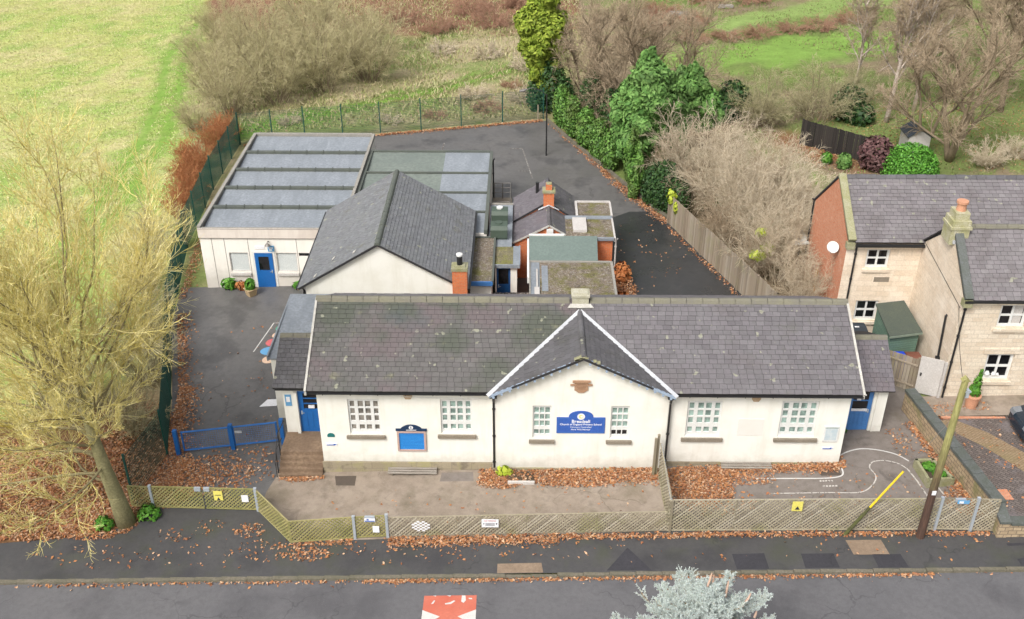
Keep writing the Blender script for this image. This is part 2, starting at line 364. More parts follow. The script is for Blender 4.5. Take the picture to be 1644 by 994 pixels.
def worn_paint(name, c, th=.62):
    t = NT(name); col = t.mix(t.ramp(t.noise(9, 5, .7), th, th + .08), c, (.09, .075, .065)); return t.out(col, .8)
M['worn_line'] = worn_paint('worn_white_line', (.46, .43, .39), .53)
M['faint_line'] = worn_paint('faint_white_line', (.3, .29, .27), .45)
M['red_road'] = simple('red_road_surface', (.44, .095, .06), (.5, .15, .1), 1.5, .8)
M['red_paint'] = worn_paint('worn_red_paint', (.5, .12, .13)); M['sky_paint'] = worn_paint('worn_blue_paint', (.12, .3, .5))
M['green_paint'] = worn_paint('worn_green_paint', (.08, .3, .2)); M['peach_paint'] = worn_paint('worn_peach_paint', (.6, .42, .3))
M['leaf_litter'] = island('fallen_leaf', [(.17, .065, .03), (.36, .15, .06), (.42, .21, .09), (.26, .1, .05), (.52, .35, .22), (.21, .105, .065)], .8)
# ------------------------------------------------------------------ building helpers
def plate(mb, x0, x1, z0, z1, y, holes, depth, ax='x'):
    """wall sheet facing -Y (ax='x') with rectangular holes (hx0,hz0,hx1,hz1) and reveals going back by depth"""
    xs = sorted({x0, x1, *[h[0] for h in holes], *[h[2] for h in holes]})
    zs = sorted({z0, z1, *[h[1] for h in holes], *[h[3] for h in holes]})
    P = (lambda a, b, c: (a, b, c)) if ax == 'x' else (lambda a, b, c: (b, a, c))
    for i in range(len(xs) - 1):
        for j in range(len(zs) - 1):
            cx, cz = (xs[i] + xs[i+1]) / 2, (zs[j] + zs[j+1]) / 2
            if any(h[0] < cx < h[2] and h[1] < cz < h[3] for h in holes): continue
            mb.poly([P(xs[i], y, zs[j]), P(xs[i+1], y, zs[j]), P(xs[i+1], y, zs[j+1]), P(xs[i], y, zs[j+1])])
    for a, b, c, d in holes:
        for p, q in (((a, b), (c, b)), ((c, b), (c, d)), ((c, d), (a, d)), ((a, d), (a, b))):
            mb.poly([P(p[0], y, p[1]), P(q[0], y, q[1]), P(q[0], y + depth, q[1]), P(p[0], y + depth, p[1])])
    return mb
def window(parent, x0, z0, x1, z1, y, cols, rows, panemat='pane', framemat='white', sill=None, depth=.05, rec=.07, lower=None, sillmat='sill'):
    """sash window set rec back in a wall whose face is y; cols/rows are fractions of the panes"""
    w, h = x1 - x0, z1 - z0
    holes = [(x0 + w*a, z0 + h*c, x0 + w*b, z0 + h*d) for a, b in cols for c, d in rows]
    mb = plate(MB(), x0, x1, z0, z1, y + rec, holes, depth)
    mb.box(x0 - .05, y + .012, z1 - .015, x1 + .05, y + rec + .02, z1 + .03)
    f = mb.build('window', M[framemat], parent)
    p = MB(); yy = y + rec + depth - .004
    for i, hh in enumerate(holes):
        if lower and hh[3] < z0 + h * .32: continue
        p.poly([(hh[0]-.003, yy, hh[1]-.003), (hh[2]+.003, yy, hh[1]-.003), (hh[2]+.003, yy, hh[3]+.003), (hh[0]-.003, yy, hh[3]+.003)])
    p.build('pane', M[panemat], f)
    if lower:
        p = MB()
        for hh in holes:
            if hh[3] < z0 + h * .32: p.poly([(hh[0]-.003, yy, hh[1]-.003), (hh[2]+.003, yy, hh[1]-.003), (hh[2]+.003, yy, hh[3]+.003), (hh[0]-.003, yy, hh[3]+.003)])
        p.build('pane', M[lower], f)
    if sill:
        s = MB(); s.box(x0 - sill, y - .1, z0 - .2, x1 + sill, y + rec + .02, z0 - .06); s.build('sill', M[sillmat], f)
    return f
def slates(mb, pts, course=.215, width=.3, rng=None, lift=.024, gap=.012):
    """overlapping slates, each a separate little slab, over a convex roof plane given by its corner points"""
    rng = rng or random.Random(1)
    P = [Vector(p) for p in pts]; n = (P[1] - P[0]).cross(P[2] - P[1]).normalized()
    if n.z < 0: n = -n
    u = Vector((-n.y, n.x, 0)).normalized(); v = n.cross(u); o = P[0]
    if v.z < 0: v = -v; 
    q = [((p - o).dot(u), (p - o).dot(v)) for p in P]
    v0, v1 = min(a[1] for a in q), max(a[1] for a in q)
    def rangeu(t):
        t = min(max(t, v0 + 1e-4), v1 - 1e-4); xs = []
        for i in range(len(q)):
            a, b = q[i], q[(i+1) % len(q)]
            if (a[1] - t) * (b[1] - t) <= 0 and abs(a[1] - b[1]) > 1e-9: xs.append(a[0] + (b[0]-a[0]) * (t-a[1]) / (b[1]-a[1]))
        return (min(xs), max(xs)) if xs else (0, 0)
    k = 0; t = v0
    while t < v1 - .03:
        tt = min(t + course * 1.04, v1); a0, a1 = rangeu(t); b0, b1 = rangeu(tt)
        lo, hi = min(a0, b0), max(a1, b1); x = lo - (width * .5 if k % 2 else 0) - rng.random() * .03
        while x < hi:
            w = width * rng.uniform(.9, 1.1); xa, xb = x + gap / 2, x + w - gap / 2; x += w
            c = [max(xa, a0), min(xb, a1), min(xb, b1), max(xa, b0)]
            if c[1] - c[0] < .02 and c[2] - c[3] < .02: continue
            if c[1] < c[0]: c[0] = c[1] = (c[0] + c[1]) / 2
            if c[2] < c[3]: c[2] = c[3] = (c[2] + c[3]) / 2
            lf = lift * rng.uniform(.8, 1.35); j0 = rng.uniform(-.008, .008); j1 = rng.uniform(-.008, .008)
            A = o + u*c[0] + v*(t + j0) + n*lf; B = o + u*c[1] + v*(t + j1) + n*lf
            Cc = o + u*c[2] + v*tt + n*.004; D = o + u*c[3] + v*tt + n*.004
            A2 = A - n*lf; B2 = B - n*lf
            mb.add([A, B, Cc, D, A2, B2], [(0, 1, 2, 3), (4, 5, 1, 0), (0, 3, 4), (1, 5, 2)])
        t += course; k += 1
    return mb
def slab(mb, pts, th=.09):
    """the roof structure below the slates"""
    P = [Vector(p) for p in pts]; n = (P[1] - P[0]).cross(P[2] - P[1]).normalized()
    if n.z < 0: n = -n
    return mb.prism([p - n * .006 for p in P], -n * th)
def roof(parent, planes, mat, name='roof', course=.215, width=.3, seed=1, under='underlay', lift=.024):
    mb = MB(); rng = random.Random(seed)
    for pl in planes: slates(mb, pl, course, width, rng, lift)
    mb.cm = 1
    for pl in planes: slab(mb, pl)
    return mb.build(name, [M[mat], M[under]], parent, uv=False)
def ridge_tiles(parent, p0, p1, w=.3, h=.12, step=.5, mat='ridge', seed=3, name='ridge'):
    rng = random.Random(seed); p0, p1 = Vector(p0), Vector(p1); n = max(1, int((p1 - p0).length / step)); mb = MB()
    d = (p1 - p0); s = d.normalized().cross(Vector((0, 0, 1))).normalized()
    for i in range(n):
        a = p0 + d * (i + .015) / n; b = p0 + d * (i + .985) / n; zz = Vector((0, 0, rng.uniform(-.012, .015)))
        a += zz; b += zz + Vector((0, 0, rng.uniform(-.008, .008)))
        prof = [(-w*.5, -h*.9), (-w*.3, h*.15), (-w*.1, h*.42), (w*.1, h*.42), (w*.3, h*.15), (w*.5, -h*.9)]
        mb.prism([a + s*x + Vector((0, 0, z)) for x, z in prof], b - a)
    return mb.build(name, M[mat], parent)
def strip(mb, p0, p1, w, th, n):
    """flat strip of width w lying on a plane with normal n"""
    p0, p1, n = Vector(p0), Vector(p1), Vector(n).normalized(); s = (p1 - p0).cross(n).normalized() * w / 2
    return mb.prism([p0 - s, p0 + s, p1 + s, p1 - s], n * th)
def downpipe(parent, x, y, z0, z1, mat='black', r=.045, ax=(0, -1, 0)):
    mb = MB(); a = Vector(ax) * .07
    mb.tube([Vector((x, y, z0)) + a, Vector((x, y, z1 - .12)) + a, Vector((x, y, z1)) + a * 2.2], r, 8)
    z = z0 + .5
    while z < z1 - .3: mb.tube([Vector((x, y, z)) + a, Vector((x, y, z + .07)) + a], r * 1.45, 8); z += 1.3
    return mb.build('downpipe', M[mat], parent)
def text_mesh(s, size, loc, mat, parent, name='lettering', align='CENTER', bold=0., rot=(math.pi/2, 0, 0)):
    c = bpy.data.curves.new(name, 'FONT'); c.body = s; c.size = size; c.align_x = align; c.align_y = 'CENTER'; c.extrude = .003; c.offset = bold; c.resolution_u = 2
    o = bpy.data.objects.new('tmp', c); COL.objects.link(o); dg = bpy.context.evaluated_depsgraph_get(); dg.update()
    me = bpy.data.meshes.new_from_object(o.evaluated_get(dg)); bpy.data.objects.remove(o); bpy.data.curves.remove(c)
    me.materials.clear(); me.name = name
    ob = link(name, me, M[mat], parent); ob.location = Vector(loc) - LOC[parent.name]; ob.rotation_euler = rot
    return ob
def disc(mb, x, y, z, r, th=.01, n=20, rz=1.):
    return mb.prism([(x + r*math.cos(2*math.pi*i/n), y, z + r*rz*math.sin(2*math.pi*i/n)) for i in range(n)], (0, -th, 0))
def door(parent, x0, z0, x1, z1, y, mat, glaz=None, bars=0, planks=True, handle='galv', hside=1, panemat='pane_dark', name='door'):
    w = x1 - x0; mb = MB(); f = .09
    if glaz:
        gx0, gx1, gz0, gz1 = x0 + w*glaz[0], x0 + w*glaz[1], z0 + (z1-z0)*glaz[2], z0 + (z1-z0)*glaz[3]
        plate(mb, x0, x1, z0, z1, y, [(gx0, gz0, gx1, gz1)], .035); mb.box(x0, y+.036, z0, x1, y+.05, z1)
        for i in range(bars): 
            zz = gz0 + (gz1-gz0)*(i+1)/(bars+1); mb.box(gx0, y+.004, zz-.022, gx1, y+.032, zz+.022)
    else: mb.box(x0, y, z0, x1, y+.05, z1)
    if planks:
        top = (gz0 - .12) if glaz else z1 - .15
        for i in range(4):
            a = x0 + f + (w - 2*f) * i / 4; mb.box(a + .012, y - .014, z0 + .12, a + (w-2*f)/4 - .012, y - .001, top)
    d = mb.build(name, M[mat], parent)
    if glaz:
        g = MB(); g.poly([(gx0-.004, y+.03, gz0-.004), (gx1+.004, y+.03, gz0-.004), (gx1+.004, y+.03, gz1+.004), (gx0-.004, y+.03, gz1+.004)]); g.build('pane', M[panemat], d)
    h = MB(); hx = x1 - .1 if hside > 0 else x0 + .1; hz = z0 + (z1-z0)*.47
    h.box(hx-.025, y-.02, hz-.09, hx+.025, y-.001, hz+.09); h.bar((hx, y-.05, hz), (hx - hside*.12, y-.05, hz), .02, .02); h.bar((hx, y-.05, hz), (hx, y-.015, hz), .02, .02)
    h.build('handle', M[handle], d)
    return d

# ------------------------------------------------------------------ the school
school = thing('school_building', 'long cream rendered school with slate roof, a central front gable and porches at both ends', 'school building', (0, 0, 0))
CW = [(.06, .2), (.31, .475), (.535, .70), (.80, .94)]; RW = [(.10, .245), (.35, .51), (.55, .71), (.75, .92)]
CG = [(.08, .33), (.385, .615), (.67, .92)]
wins = [(-9.16, 1.68, -7.92, 3.36, 0, CW, 'pane_brown', None), (-5.57, 1.74, -4.34, 3.38, 0, CW, 'pane', None),
        (-1.99, 1.62, -1.27, 3.2, -.12, CG, 'pane', None), (1.03, 1.62, 1.75, 3.2, -.12, CG, 'pane', 'pane_dark'),
        (3.98, 1.68, 5.32, 3.4, 0, CW, 'pane', None), (7.6, 1.69, 9.02, 3.42, 0, CW, 'pane', None)]
GX0, GX1, GXC = -3.56, 3.3, -.13
w = MB()
plate(w, -10.33, GX0, -.6, 3.78, 0, [(a[0], a[1], a[2], a[3]) for a in wins[:2]], .14)
plate(w, GX1, 10.2, -.6, 3.78, 0, [(a[0], a[1], a[2], a[3]) for a in wins[4:]], .14)
plate(w, GX0, GX1, -.6, 3.84, -.12, [(a[0], a[1], a[2], a[3]) for a in wins[2:4]], .14)
w.poly([(GX0, -.12, 3.84), (GX1, -.12, 3.84), (GXC, -.12, 5.5)])
for x in (GX0, GX1): w.poly([(x, -.12, -.6), (x, 0, -.6), (x, 0, 3.84), (x, -.12, 3.84)])
for x in (-10.33, 10.2):
    w.poly([(x, 0, -.6), (x, 6.8, -.6), (x, 6.8, 3.75), (x, 3.4, 5.72), (x, 0, 3.78)])
w.poly([(-10.33, 6.8, -.6), (10.2, 6.8, -.6), (10.2, 6.8, 3.9), (-10.33, 6.8, 3.9)])
w.build('wall', M['render'], school)
for i, (a, b, c, d, y, cols, pm, low) in enumerate(wins): window(school, a, b, c, d, y, cols, RW, pm, 'white', .14, lower=low)
p = MB(); p.box(-10.37, -.07, -.5, GX0 - .005, 0.02, .3); p.box(GX0 - .02, -.175, -.5, GX1 + .02, -.1, .15); p.box(GX1 + .025, -.035, -.5, 10.2, .02, .42)
p.build('plinth', M['plinth'], school)
EZ, RZ, RY = 3.93, 5.87, 3.4
XL, XR = -10.70, 10.56; XM = GXC
roof(school, [[(XR, 7.1, EZ), (XL, 7.1, EZ), (XL, RY, RZ), (XR, RY, RZ)]], 'slate_e', seed=3)
GE, GR, GYF = 3.86, 5.62, -.45
gb = (XM, RY - (RZ - GR) / .5243, GR)
ey = -.3 - (EZ - GE) / .5243
roof(school, [[(XL, -.3, EZ), (-3.54, -.3, EZ), gb, (XM, RY, RZ), (XL, RY, RZ)]], 'slate_w', seed=1)
roof(school, [[(3.28, -.3, EZ), (XR, -.3, EZ), (XR, RY, RZ), (XM, RY, RZ), gb]], 'slate_e', seed=2)
roof(school, [[(-3.68, ey, GE), (XM, GYF, GR), gb]], 'slate_d', 'gable_roof', seed=4)
roof(school, [[(3.42, ey, GE), gb, (XM, GYF, GR)]], 'slate_d', 'gable_roof', seed=5)
ridge_tiles(school, (XL, RY, RZ + .04), (XM - .4, RY, RZ + .04), .36, .13, .62, seed=6); ridge_tiles(school, (XM + .4, RY, RZ + .04), (XR, RY, RZ + .04), .36, .13, .62, seed=7)
ridge_tiles(school, (XM, GYF + .02, GR + .035), (XM, gb[1] + .1, GR + .035), .26, .1, .42, mat='slate_d', seed=8)
nrm = Vector((0, -.5243, 1)).normalized()
for x in (-3.72, 3.46): v = MB(); strip(v, Vector((x, ey - .02, GE)) + nrm*.028, Vector(gb) + nrm*.028, .15, .03, nrm); v.build('valley_flashing', M['lead'], school)
for x in (XL + .03, XR - .03):
    v = MB()
    strip(v, Vector((x, -.32, EZ)) + nrm*.02, Vector((x, RY, RZ)) + nrm*.02, .085, .035, nrm)
    v.box(x - .04, -.3, EZ - .2, x + .04, -.28, EZ)
    v.build('verge', M['mortar'], school)
# lichen-pale mortar at the head of the gable
v = MB(); rng = random.Random(5)
for i in range(16):
    sd = rng.choice((-1, 1)); d = rng.uniform(.02, .75) if sd > 0 else rng.uniform(.02, .3); v.box(XM + sd*d - .06, GYF - .01, GR - d*.5 + .02, XM + sd*d + .06, GYF + rng.uniform(.05, .2), GR - d*.5 + .055)
v.build('ridge_mortar', M['moss_stone'], school)
# bargeboard with scalloped pendants
b = MB()
for x, s in ((-3.68, 1), (3.42, -1)):
    a = Vector((x, GYF + .03, GE - .05)); e = Vector((XM, GYF + .03, GR - .05)); b.bar(a, e, .035, .12, (0, 0, 1))
    for i in range(11):
        t = (i + .6) / 11.4; q = a.lerp(e, t)
        b.prism([(q.x + .05*math.cos(k*math.pi/5 + .2), q.y - .012, q.z - .12 + .06*math.sin(k*math.pi/5 + .2)) for k in range(10)], (0, .03, 0))
    b.bar(a + Vector((0, .25, -.03)), e + Vector((0, .25, -.03)), .35, .03, (0, 0, 1))
b.build('bargeboard', M['bargeboard'], school)
for x0, x1 in ((-10.6, -3.62), (3.36, 10.5)):
    g = MB()
    prof = [(-.3 + .05*math.cos(t), EZ - .06 + .05*math.sin(t)) for t in [math.pi + math.pi*k/6 for k in range(7)]] 
    g.prism([(x0, y - .055, z) for y, z in prof], (x1 - x0, 0, 0))
    x = x0 + .6
    while x < x1: g.box(x - .015, -.33, EZ - .17, x + .015, 0.0, EZ - .13); x += 1.05
    g.box(x0, -.26, EZ - .1, x1, -.2, EZ - .03)
    g.build('gutter', M['black'], school)
g = MB()
for x in (-3.5, 3.27): g.tube([(x + (.0), -.3, EZ - .12), (x, -.3, EZ - .3), (x, -.2, EZ - .5)], .05, 8); g.box(x - .14, -.4, EZ - .22, x + .14, -.24, EZ - .1)
g.build('rainwater_hopper', M['black'], school)
downpipe(school, -3.5, -.06, -.1, 3.5); downpipe(school, 3.27, -.12, .1, 3.5)
c = MB(); c.box(-.43, 3.15, 5.2, .22, 3.65, 6.12); c.box(-.47, 3.11, 6.12, .26, 3.69, 6.22); c.box(-.4, 3.2, 6.22, .19, 3.6, 6.27)
ch = c.build('chimney', simple('pale_lichen_stone', (.52, .5, .42), (.36, .34, .24), 2.5, .9, 16, .02), school)
f = MB(); f.box(-.5, 3.05, 5.45, -.44, 3.3, 5.75); f.prism([(-.62, 2.98, 5.72), (.42, 2.98, 5.72), (.3, 3.14, 5.8), (-.5, 3.14, 5.8)], (0, 0, .03)); f.build('flashing', M['mortar'], ch)
pq = MB(); pq.box(-.42, -.16, 3.95, .1, -.118, 4.32); pq.box(-.5, -.2, 4.32, .18, -.118, 4.4); pq.prism([(-.4, -.16, 3.95), (.08, -.16, 3.95), (-.06, -.16, 3.84), (-.26, -.16, 3.84)], (0, .042, 0))
pq.box(-.58, -.17, 4.16, -.42, -.119, 4.23); pq.box(.1, -.17, 4.16, .26, -.119, 4.23)
pl = pq.build('date_plaque', simple('worn_sandstone', (.42, .27, .17), (.34, .2, .12), 4, .9, 25, .01), school)
for i, (ww, zz) in enumerate(((.36, 4.24), (.42, 4.17), (.34, 4.1), (.3, 4.03))):
    m = MB(); m.box(-.16 - ww/2, -.166, zz - .012, -.16 + ww/2, -.1605, zz + .012); m.build('carved_line', simple('carved_shadow', (.26, .15, .09)), pl) if i == 0 else m.build('carved_line', bpy.data.materials['carved_shadow'], pl)
for x in (-6.8, 6.57):
    m = MB(); m.prism([(x - .17, -.022, 3.7), (x + .17, -.022, 3.7), (x + .17, -.022, 3.5), (x + .1, -.022, 3.38), (x - .1, -.022, 3.38), (x - .17, -.022, 3.5)], (0, .03, 0)); m.build('carved_stone', simple('corbel_stone' + str(x), (.5, .38, .25), (.42, .3, .19), 4, .9, 20, .01), school)
m = MB(); m.box(6.0, -.012, 1.75, 7.0, .005, 2.55); m.build('blocked_opening', render_mat('patched_render', (.66, .64, .59), (.55, .52, .45), .3), school)
# small service boxes and cable along the wall
m = MB(); m.box(-10.1, -.06, 3.55, -9.93, 0, 3.72); m.tube([(-10.02, -.03, 3.62), (-8.2, -.025, 3.56), (-6.0, -.03, 3.47), (-3.62, -.03, 3.42)], .01, 5); m.build('alarm_box', M['white'], school)

# porches
def porch(x0, x1, y0, y1, ez, rz, zf, mat):
    px = porch_thing
    roof(px, [[(x0, y0, ez), (x1, y0, ez), (x1, y1, rz), (x0, y1, rz)]], mat, 'porch_roof', .2, .24, seed=int(x0*7))
    ridge_tiles(px, (x0, y1, rz + .02), (x1, y1, rz + .02), .3, .1, .5, mat='ridge', name='porch_ridge')
porch_thing = school
porch(-12.37, -10.72, 1.3, 3.5, 2.92, 4.06, .5, 'slate_d')
w = MB(); w.box(-12.08, 1.6, -.6, -11.62, 1.8, 2.85); w.box(-12.08, 1.8, -.6, -11.9, 5.6, 2.85); w.box(-10.62, 1.62, 2.55, -10.34, 1.8, 2.85); w.box(-11.62, 1.62, 2.56, -10.62, 1.8, 2.85)
w.box(-11.62, 1.5, .5, -11.5, 1.8, 2.56)
w.build('porch_wall', M['render'], school)
MBf = MB(); MBf.box(-12.3, 1.3, 2.8, -10.5, 1.36, 2.9); MBf.build('porch_fascia', M['black'], school)
door(school, -11.5, .5, -10.4, 2.56, 1.66, 'blue', (.18, .9, .56, .93), 2, hside=-1, panemat='pane_dark')
m = MB(); m.box(-11.1, 1.6, 1.72, -10.85, 1.655, 1.85); m.build('door_notice', M['paper'], school)
w = MB(); w.box(-12.95, 3.62, -.6, -10.8, 8.6, 2.72); w.build('lean_to_wall', M['render'], school)
m = MB(); m.prism([(-13.05, 3.6, 2.73), (-10.75, 3.6, 2.73), (-10.75, 8.7, 2.9), (-13.05, 8.7, 2.9)], (0, 0, .07)); m.box(-13.1, 3.58, 2.7, -13.03, 8.72, 2.95); m.build('lean_to_roof', M['felt'], school)
# debris and moss in the corner of the lean-to roof
porch(10.6, 12.56, 1.7, 3.7, 2.68, 4.03, .43, 'slate_p')
w = MB(); w.box(12.02, 2.0, -.4, 12.42, 4.2, 2.62); w.box(11.9, 2.06, -.4, 12.02, 2.3, 2.6); w.box(10.2, 2.1, 2.48, 11.9, 2.3, 2.66); w.box(10.2, 4.2, -.4, 12.42, 4.35, 3.6); w.build('porch_wall', M['render'], school)
m = MB(); m.prism([(10.6, 3.75, 3.95), (12.5, 3.75, 3.95), (12.5, 6.0, 2.8), (10.6, 6.0, 2.8)], (0, 0, .05)); m.build('porch_roof', M['underlay'], school)
d = door(school, 11.0, .42, 11.9, 2.48, 2.14, 'blue_lt', (.12, .82, .52, .93), 1, hside=1, panemat='pane_dark'); m = MB(); m.box(10.25, 2.13, .42, 11.0, 2.2, 2.48); m.build('side_panel', M['blue_lt'], d)
m = MB(); m.box(11.25, 2.1, 1.95, 11.42, 2.135, 2.1); m.box(11.1, 2.11, 1.4, 11.75, 2.135, 1.52); m.build('door_notice', M['paper'], school)
m = MB(); m.tube([(10.62, -.25, 3.9), (10.72, .3, 3.5), (11.1, 1.3, 2.85), (11.25, 1.75, 2.3)], .03, 6); m.build('overflow_pipe', M['greywhite'], school)

# stone steps up to the west porch
st = thing('stone_steps', 'worn brown stone steps up to the dark blue porch door', 'steps', (-11.2, .6, -.3))
m = MB()
for i in range(5):
    zt = .5 - .16 * i; m.box(-12.12, (.32 if i else .32) - .17 * i, -.6, -10.38, (1.66 if i == 0 else .32 - .17 * (i-1) - .001), zt)
m.build('treads', M['steps'], st)
for dx, nm in ((-12.2, 'handrail'),):
    for k in (0, 1):
        m = MB(); yy = .55 - k * .62
        m.tube([(dx, yy, .0 - k*.35), (dx, yy, 1.25 - k*.4)], .022, 6); m.tube([(dx, yy, 1.25 - k*.4), (dx + .22, yy + .35, 1.62 - k*.4)], .022, 6); m.build('handrail', M['black'], st)
    m = MB(); m.tube([(dx, .55, 1.2), (dx, -.07, .85), (dx, -.32, .45), (dx, -.32, -.4)], .022, 6); m.build('handrail', M['black'], st)

# boards and signs on the front wall
def wall_sign(name, label, cat, x0, z0, x1, z1, y, mat, group=None, th=.025):
    t = thing(name, label, cat, ((x0+x1)/2, y, z0), group); m = MB(); m.box(x0, y - th, z0, x1, y, z1); m.build('board', M[mat], t); return t
t = thing('school_sign', 'large blue school name board with arched top and white crest on the central gable', 'sign', (-.12, -.12, 1.88))
def arch(x0, x1, z0, zs, zt, xa, xb, y, th, ins=0.):
    xc = (xa + xb) / 2; hw = (xb - xa) / 2 - ins; pts = [(x0 + ins, y, z0 + ins), (x1 - ins, y, z0 + ins), (x1 - ins, y, zs - ins)]
    for i in range(13):
        a = math.pi * i / 12; pts.append((xc + hw * math.cos(a), y, zs - ins + (zt - zs) * math.sin(a) ** .8 if 0 < i < 12 else zs - ins))
    pts.append((x0 + ins, y, zs - ins)); m.prism(pts, (0, -th, 0))
m = MB(); arch(-1.06, .82, 1.9, 2.66, 2.97, -.6, .36, -.12, .03); m.build('board', M['blue_sign'], t)
m = MB()
for a in ((-1.02, 1.94, .78, 1.955), (-1.02, 2.61, -.58, 2.622), (.34, 2.61, .78, 2.622), (-1.02, 1.94, -1.01, 2.62), (.77, 1.94, .78, 2.62)): m.box(a[0], -.153, a[1], a[2], -.1495, a[3])
m.build('border_line', M['blue_lt'], t)
m = MB(); disc(m, -.12, -.15, 2.71, .15, .004, 24); cr = m.build('crest', M['paper'], t)
m = MB(); disc(m, -.12, -.1545, 2.71, .085, .003, 16); m.build('crest_ring', M['yellow_pale'], cr)
m = MB(); disc(m, -.1, -.158, 2.71, .05, .003, 12); m.build('crest_mark', M['paper'], cr)
text_mesh('Breadsall', .2, (-.12, -.152, 2.475), 'paper', t, bold=.004)
text_mesh('Church of England Primary School', .117, (-.12, -.152, 2.33), 'paper', t, bold=.002)
text_mesh('Voluntary Controlled', .095, (-.12, -.152, 2.2), 'paper', t)
text_mesh('Here With Honour', .095, (-.12, -.152, 2.085), 'paper', t, bold=.001)
t = thing('notice_board', 'blue notice board in a pale oak frame with a dark arched crest top', 'notice board', (-6.76, 0, .88))
m = MB(); m.box(-7.28, -.03, .95, -6.22, 0, 1.78); m.build('backing', M['blue_cloth'], t)
m = MB(); m.box(-7.32, -.07, .88, -6.18, 0, .95); m.box(-7.32, -.07, .95, -7.24, 0, 1.78); m.box(-6.26, -.07, .95, -6.18, 0, 1.78); m.box(-7.32, -.07, 1.78, -6.18, 0, 1.85); m.build('frame', M['pink'], t)
m = MB(); pts = [(-7.36, -.05, 1.86), (-6.14, -.05, 1.86), (-6.14, -.05, 1.96)] + [(-6.75 + .42*math.cos(math.pi*i/12), -.05, 1.96 + .2*math.sin(math.pi*i/12)**1.5) for i in range(13)] + [(-7.36, -.05, 1.96)]
m.prism(pts, (0, .05, 0)); hd = m.build('header', M['navy'], t)
m = MB(); disc(m, -6.75, -.052, 2.04, .085, .004, 18); m.box(-6.95, -.054, 1.9, -6.55, -.051, 1.93); m.build('crest', M['paper'], hd)
m = MB(); m.box(-6.765, -.062, 1.98, -6.735, -.058, 2.1); m.build('crest_mark', M['navy'], hd)
t = wall_sign('poster_case', 'glazed white poster case with a pale blue poster near the east corner of the school', 'poster case', 9.38, 1.5, 9.95, 2.24, 0, 'white', th=.05)
m = MB(); m.box(9.44, -.056, 1.58, 9.89, -.051, 2.12); m.build('poster', simple('pale_blue_poster', (.3, .42, .5), (.55, .6, .6), 5), t)
m = MB(); m.box(9.42, -.06, 2.15, 9.91, -.051, 2.2); m.build('header_strip', simple('grey_green_strip', (.35, .42, .4)), t)
for x, lab in ((-9.94, 'small blue and white strip sign low by the west corner of the school wall'), (9.65, 'small blue and white strip sign below the glazed poster case')):
    t = wall_sign('strip_sign', lab, 'sign', x - .22, 1.1, x + .22, 1.2, 0, 'paper', 'strip signs on the school wall'); m = MB(); m.box(x - .2, -.029, 1.11, x + .14, -.026, 1.15); m.box(x + .08, -.03, 1.15, x + .19, -.026, 1.19); m.build('print', M['blue_sign'], t)
t = thing('fan_badge', 'small teal fan shaped badge on the wall above a strip sign', 'sign', (-9.93, 0, 1.5)); m = MB(); m.prism([(-10.07, -.02, 1.52)] + [(-9.93 + .15*math.cos(a), -.02, 1.58 + .13*math.sin(a)) for a in [math.pi*(1 - i/8) for i in range(9)]] + [(-9.79, -.02, 1.52)], (0, .02, 0)); m.build('badge', M['teal'], t)
t = wall_sign('info_sign', 'pale blue printed sign on the narrow wall beside the west porch door', 'sign', -12.0, 1.85, -11.75, 2.4, 1.6, 'sky_paint'); m = MB(); m.box(-11.95, 1.57, 2.05, -11.8, 1.5745, 2.3); m.build('print', M['paper'], t)
# low slatted benches against the wall
M['bench_wood'] = simple('silvered_timber', (.36, .33, .29), (.25, .22, .185), 4, .85, stretch=(.5, 3, 3))
def bench(x0, x1, y, z, lab):
    t = thing('slatted_bench', lab, 'bench', ((x0+x1)/2, y, z - .15), 'slatted benches along the front wall')
    for k in range(3): m = MB(); m.box(x0, y - .09 - k*.11, z + .05 - .03*k, x1, y - .0 - k*.11, z + .08 - .03*k); m.build('slat', M['bench_wood'], t)
    for x in (x0 + .15, x1 - .2): m = MB(); m.box(x, y - .28, z - .35, x + .06, y - .03, z - .02); m.build('leg', M['sill'], t)
bench(-7.75, -5.8, -.09, -.0, 'grey slatted bench on the concrete below the blue notice board')
bench(-1.15, .85, -.19, -.02, 'grey slatted bench among leaves below the blue school name board')
bench(5.5, 7.5, -.05, .38, 'grey slatted bench by the wall between the two eastern windows')

# ------------------------------------------------------------------ rendered hall behind
hall = thing('hall_building', 'rendered hall with a steep slate roof and blank cream gable behind the school', 'hall', (-8.9, 9, -.3))
w = MB(); w.poly([(-12.42, 9, -.8), (-5.2, 9, -.8), (-5.2, 9, 3.2), (-8.95, 9, 5.38), (-12.42, 9, 3.2)]); w.poly([(-12.42, 17, -.8), (-5.2, 17, -.8), (-5.2, 17, 3.2), (-8.95, 17, 5.38), (-12.42, 17, 3.2)])
for x in (-12.42, -5.2): w.poly([(x, 9, -.8), (x, 17, -.8), (x, 17, 3.25), (x, 9, 3.25)])
w.build('wall', M['render'], hall)
roof(hall, [[(-12.76, 8.82, 3.18), (-8.95, 8.82, 5.5), (-8.95, 17.1, 5.5), (-12.76, 17.1, 3.18)]], 'slate_h', course=.17, width=.26, seed=11)
roof(hall, [[(-4.93, 8.82, 3.2), (-4.93, 17.1, 3.2), (-8.95, 17.1, 5.5), (-8.95, 8.82, 5.5)]], 'slate_h', course=.17, width=.26, seed=12)
ridge_tiles(hall, (-8.95, 8.8, 5.53), (-8.95, 17.1, 5.53), .3, .1, .45, mat='felt_trim', seed=13)
m = MB(); m.bar((-12.76, 8.84, 3.1), (-8.95, 8.84, 5.42), .03, .07); m.bar((-8.95, 8.84, 5.42), (-4.93, 8.84, 3.12), .03, .07); m.build('verge', simple('brown_verge', (.25, .16, .11)), hall)
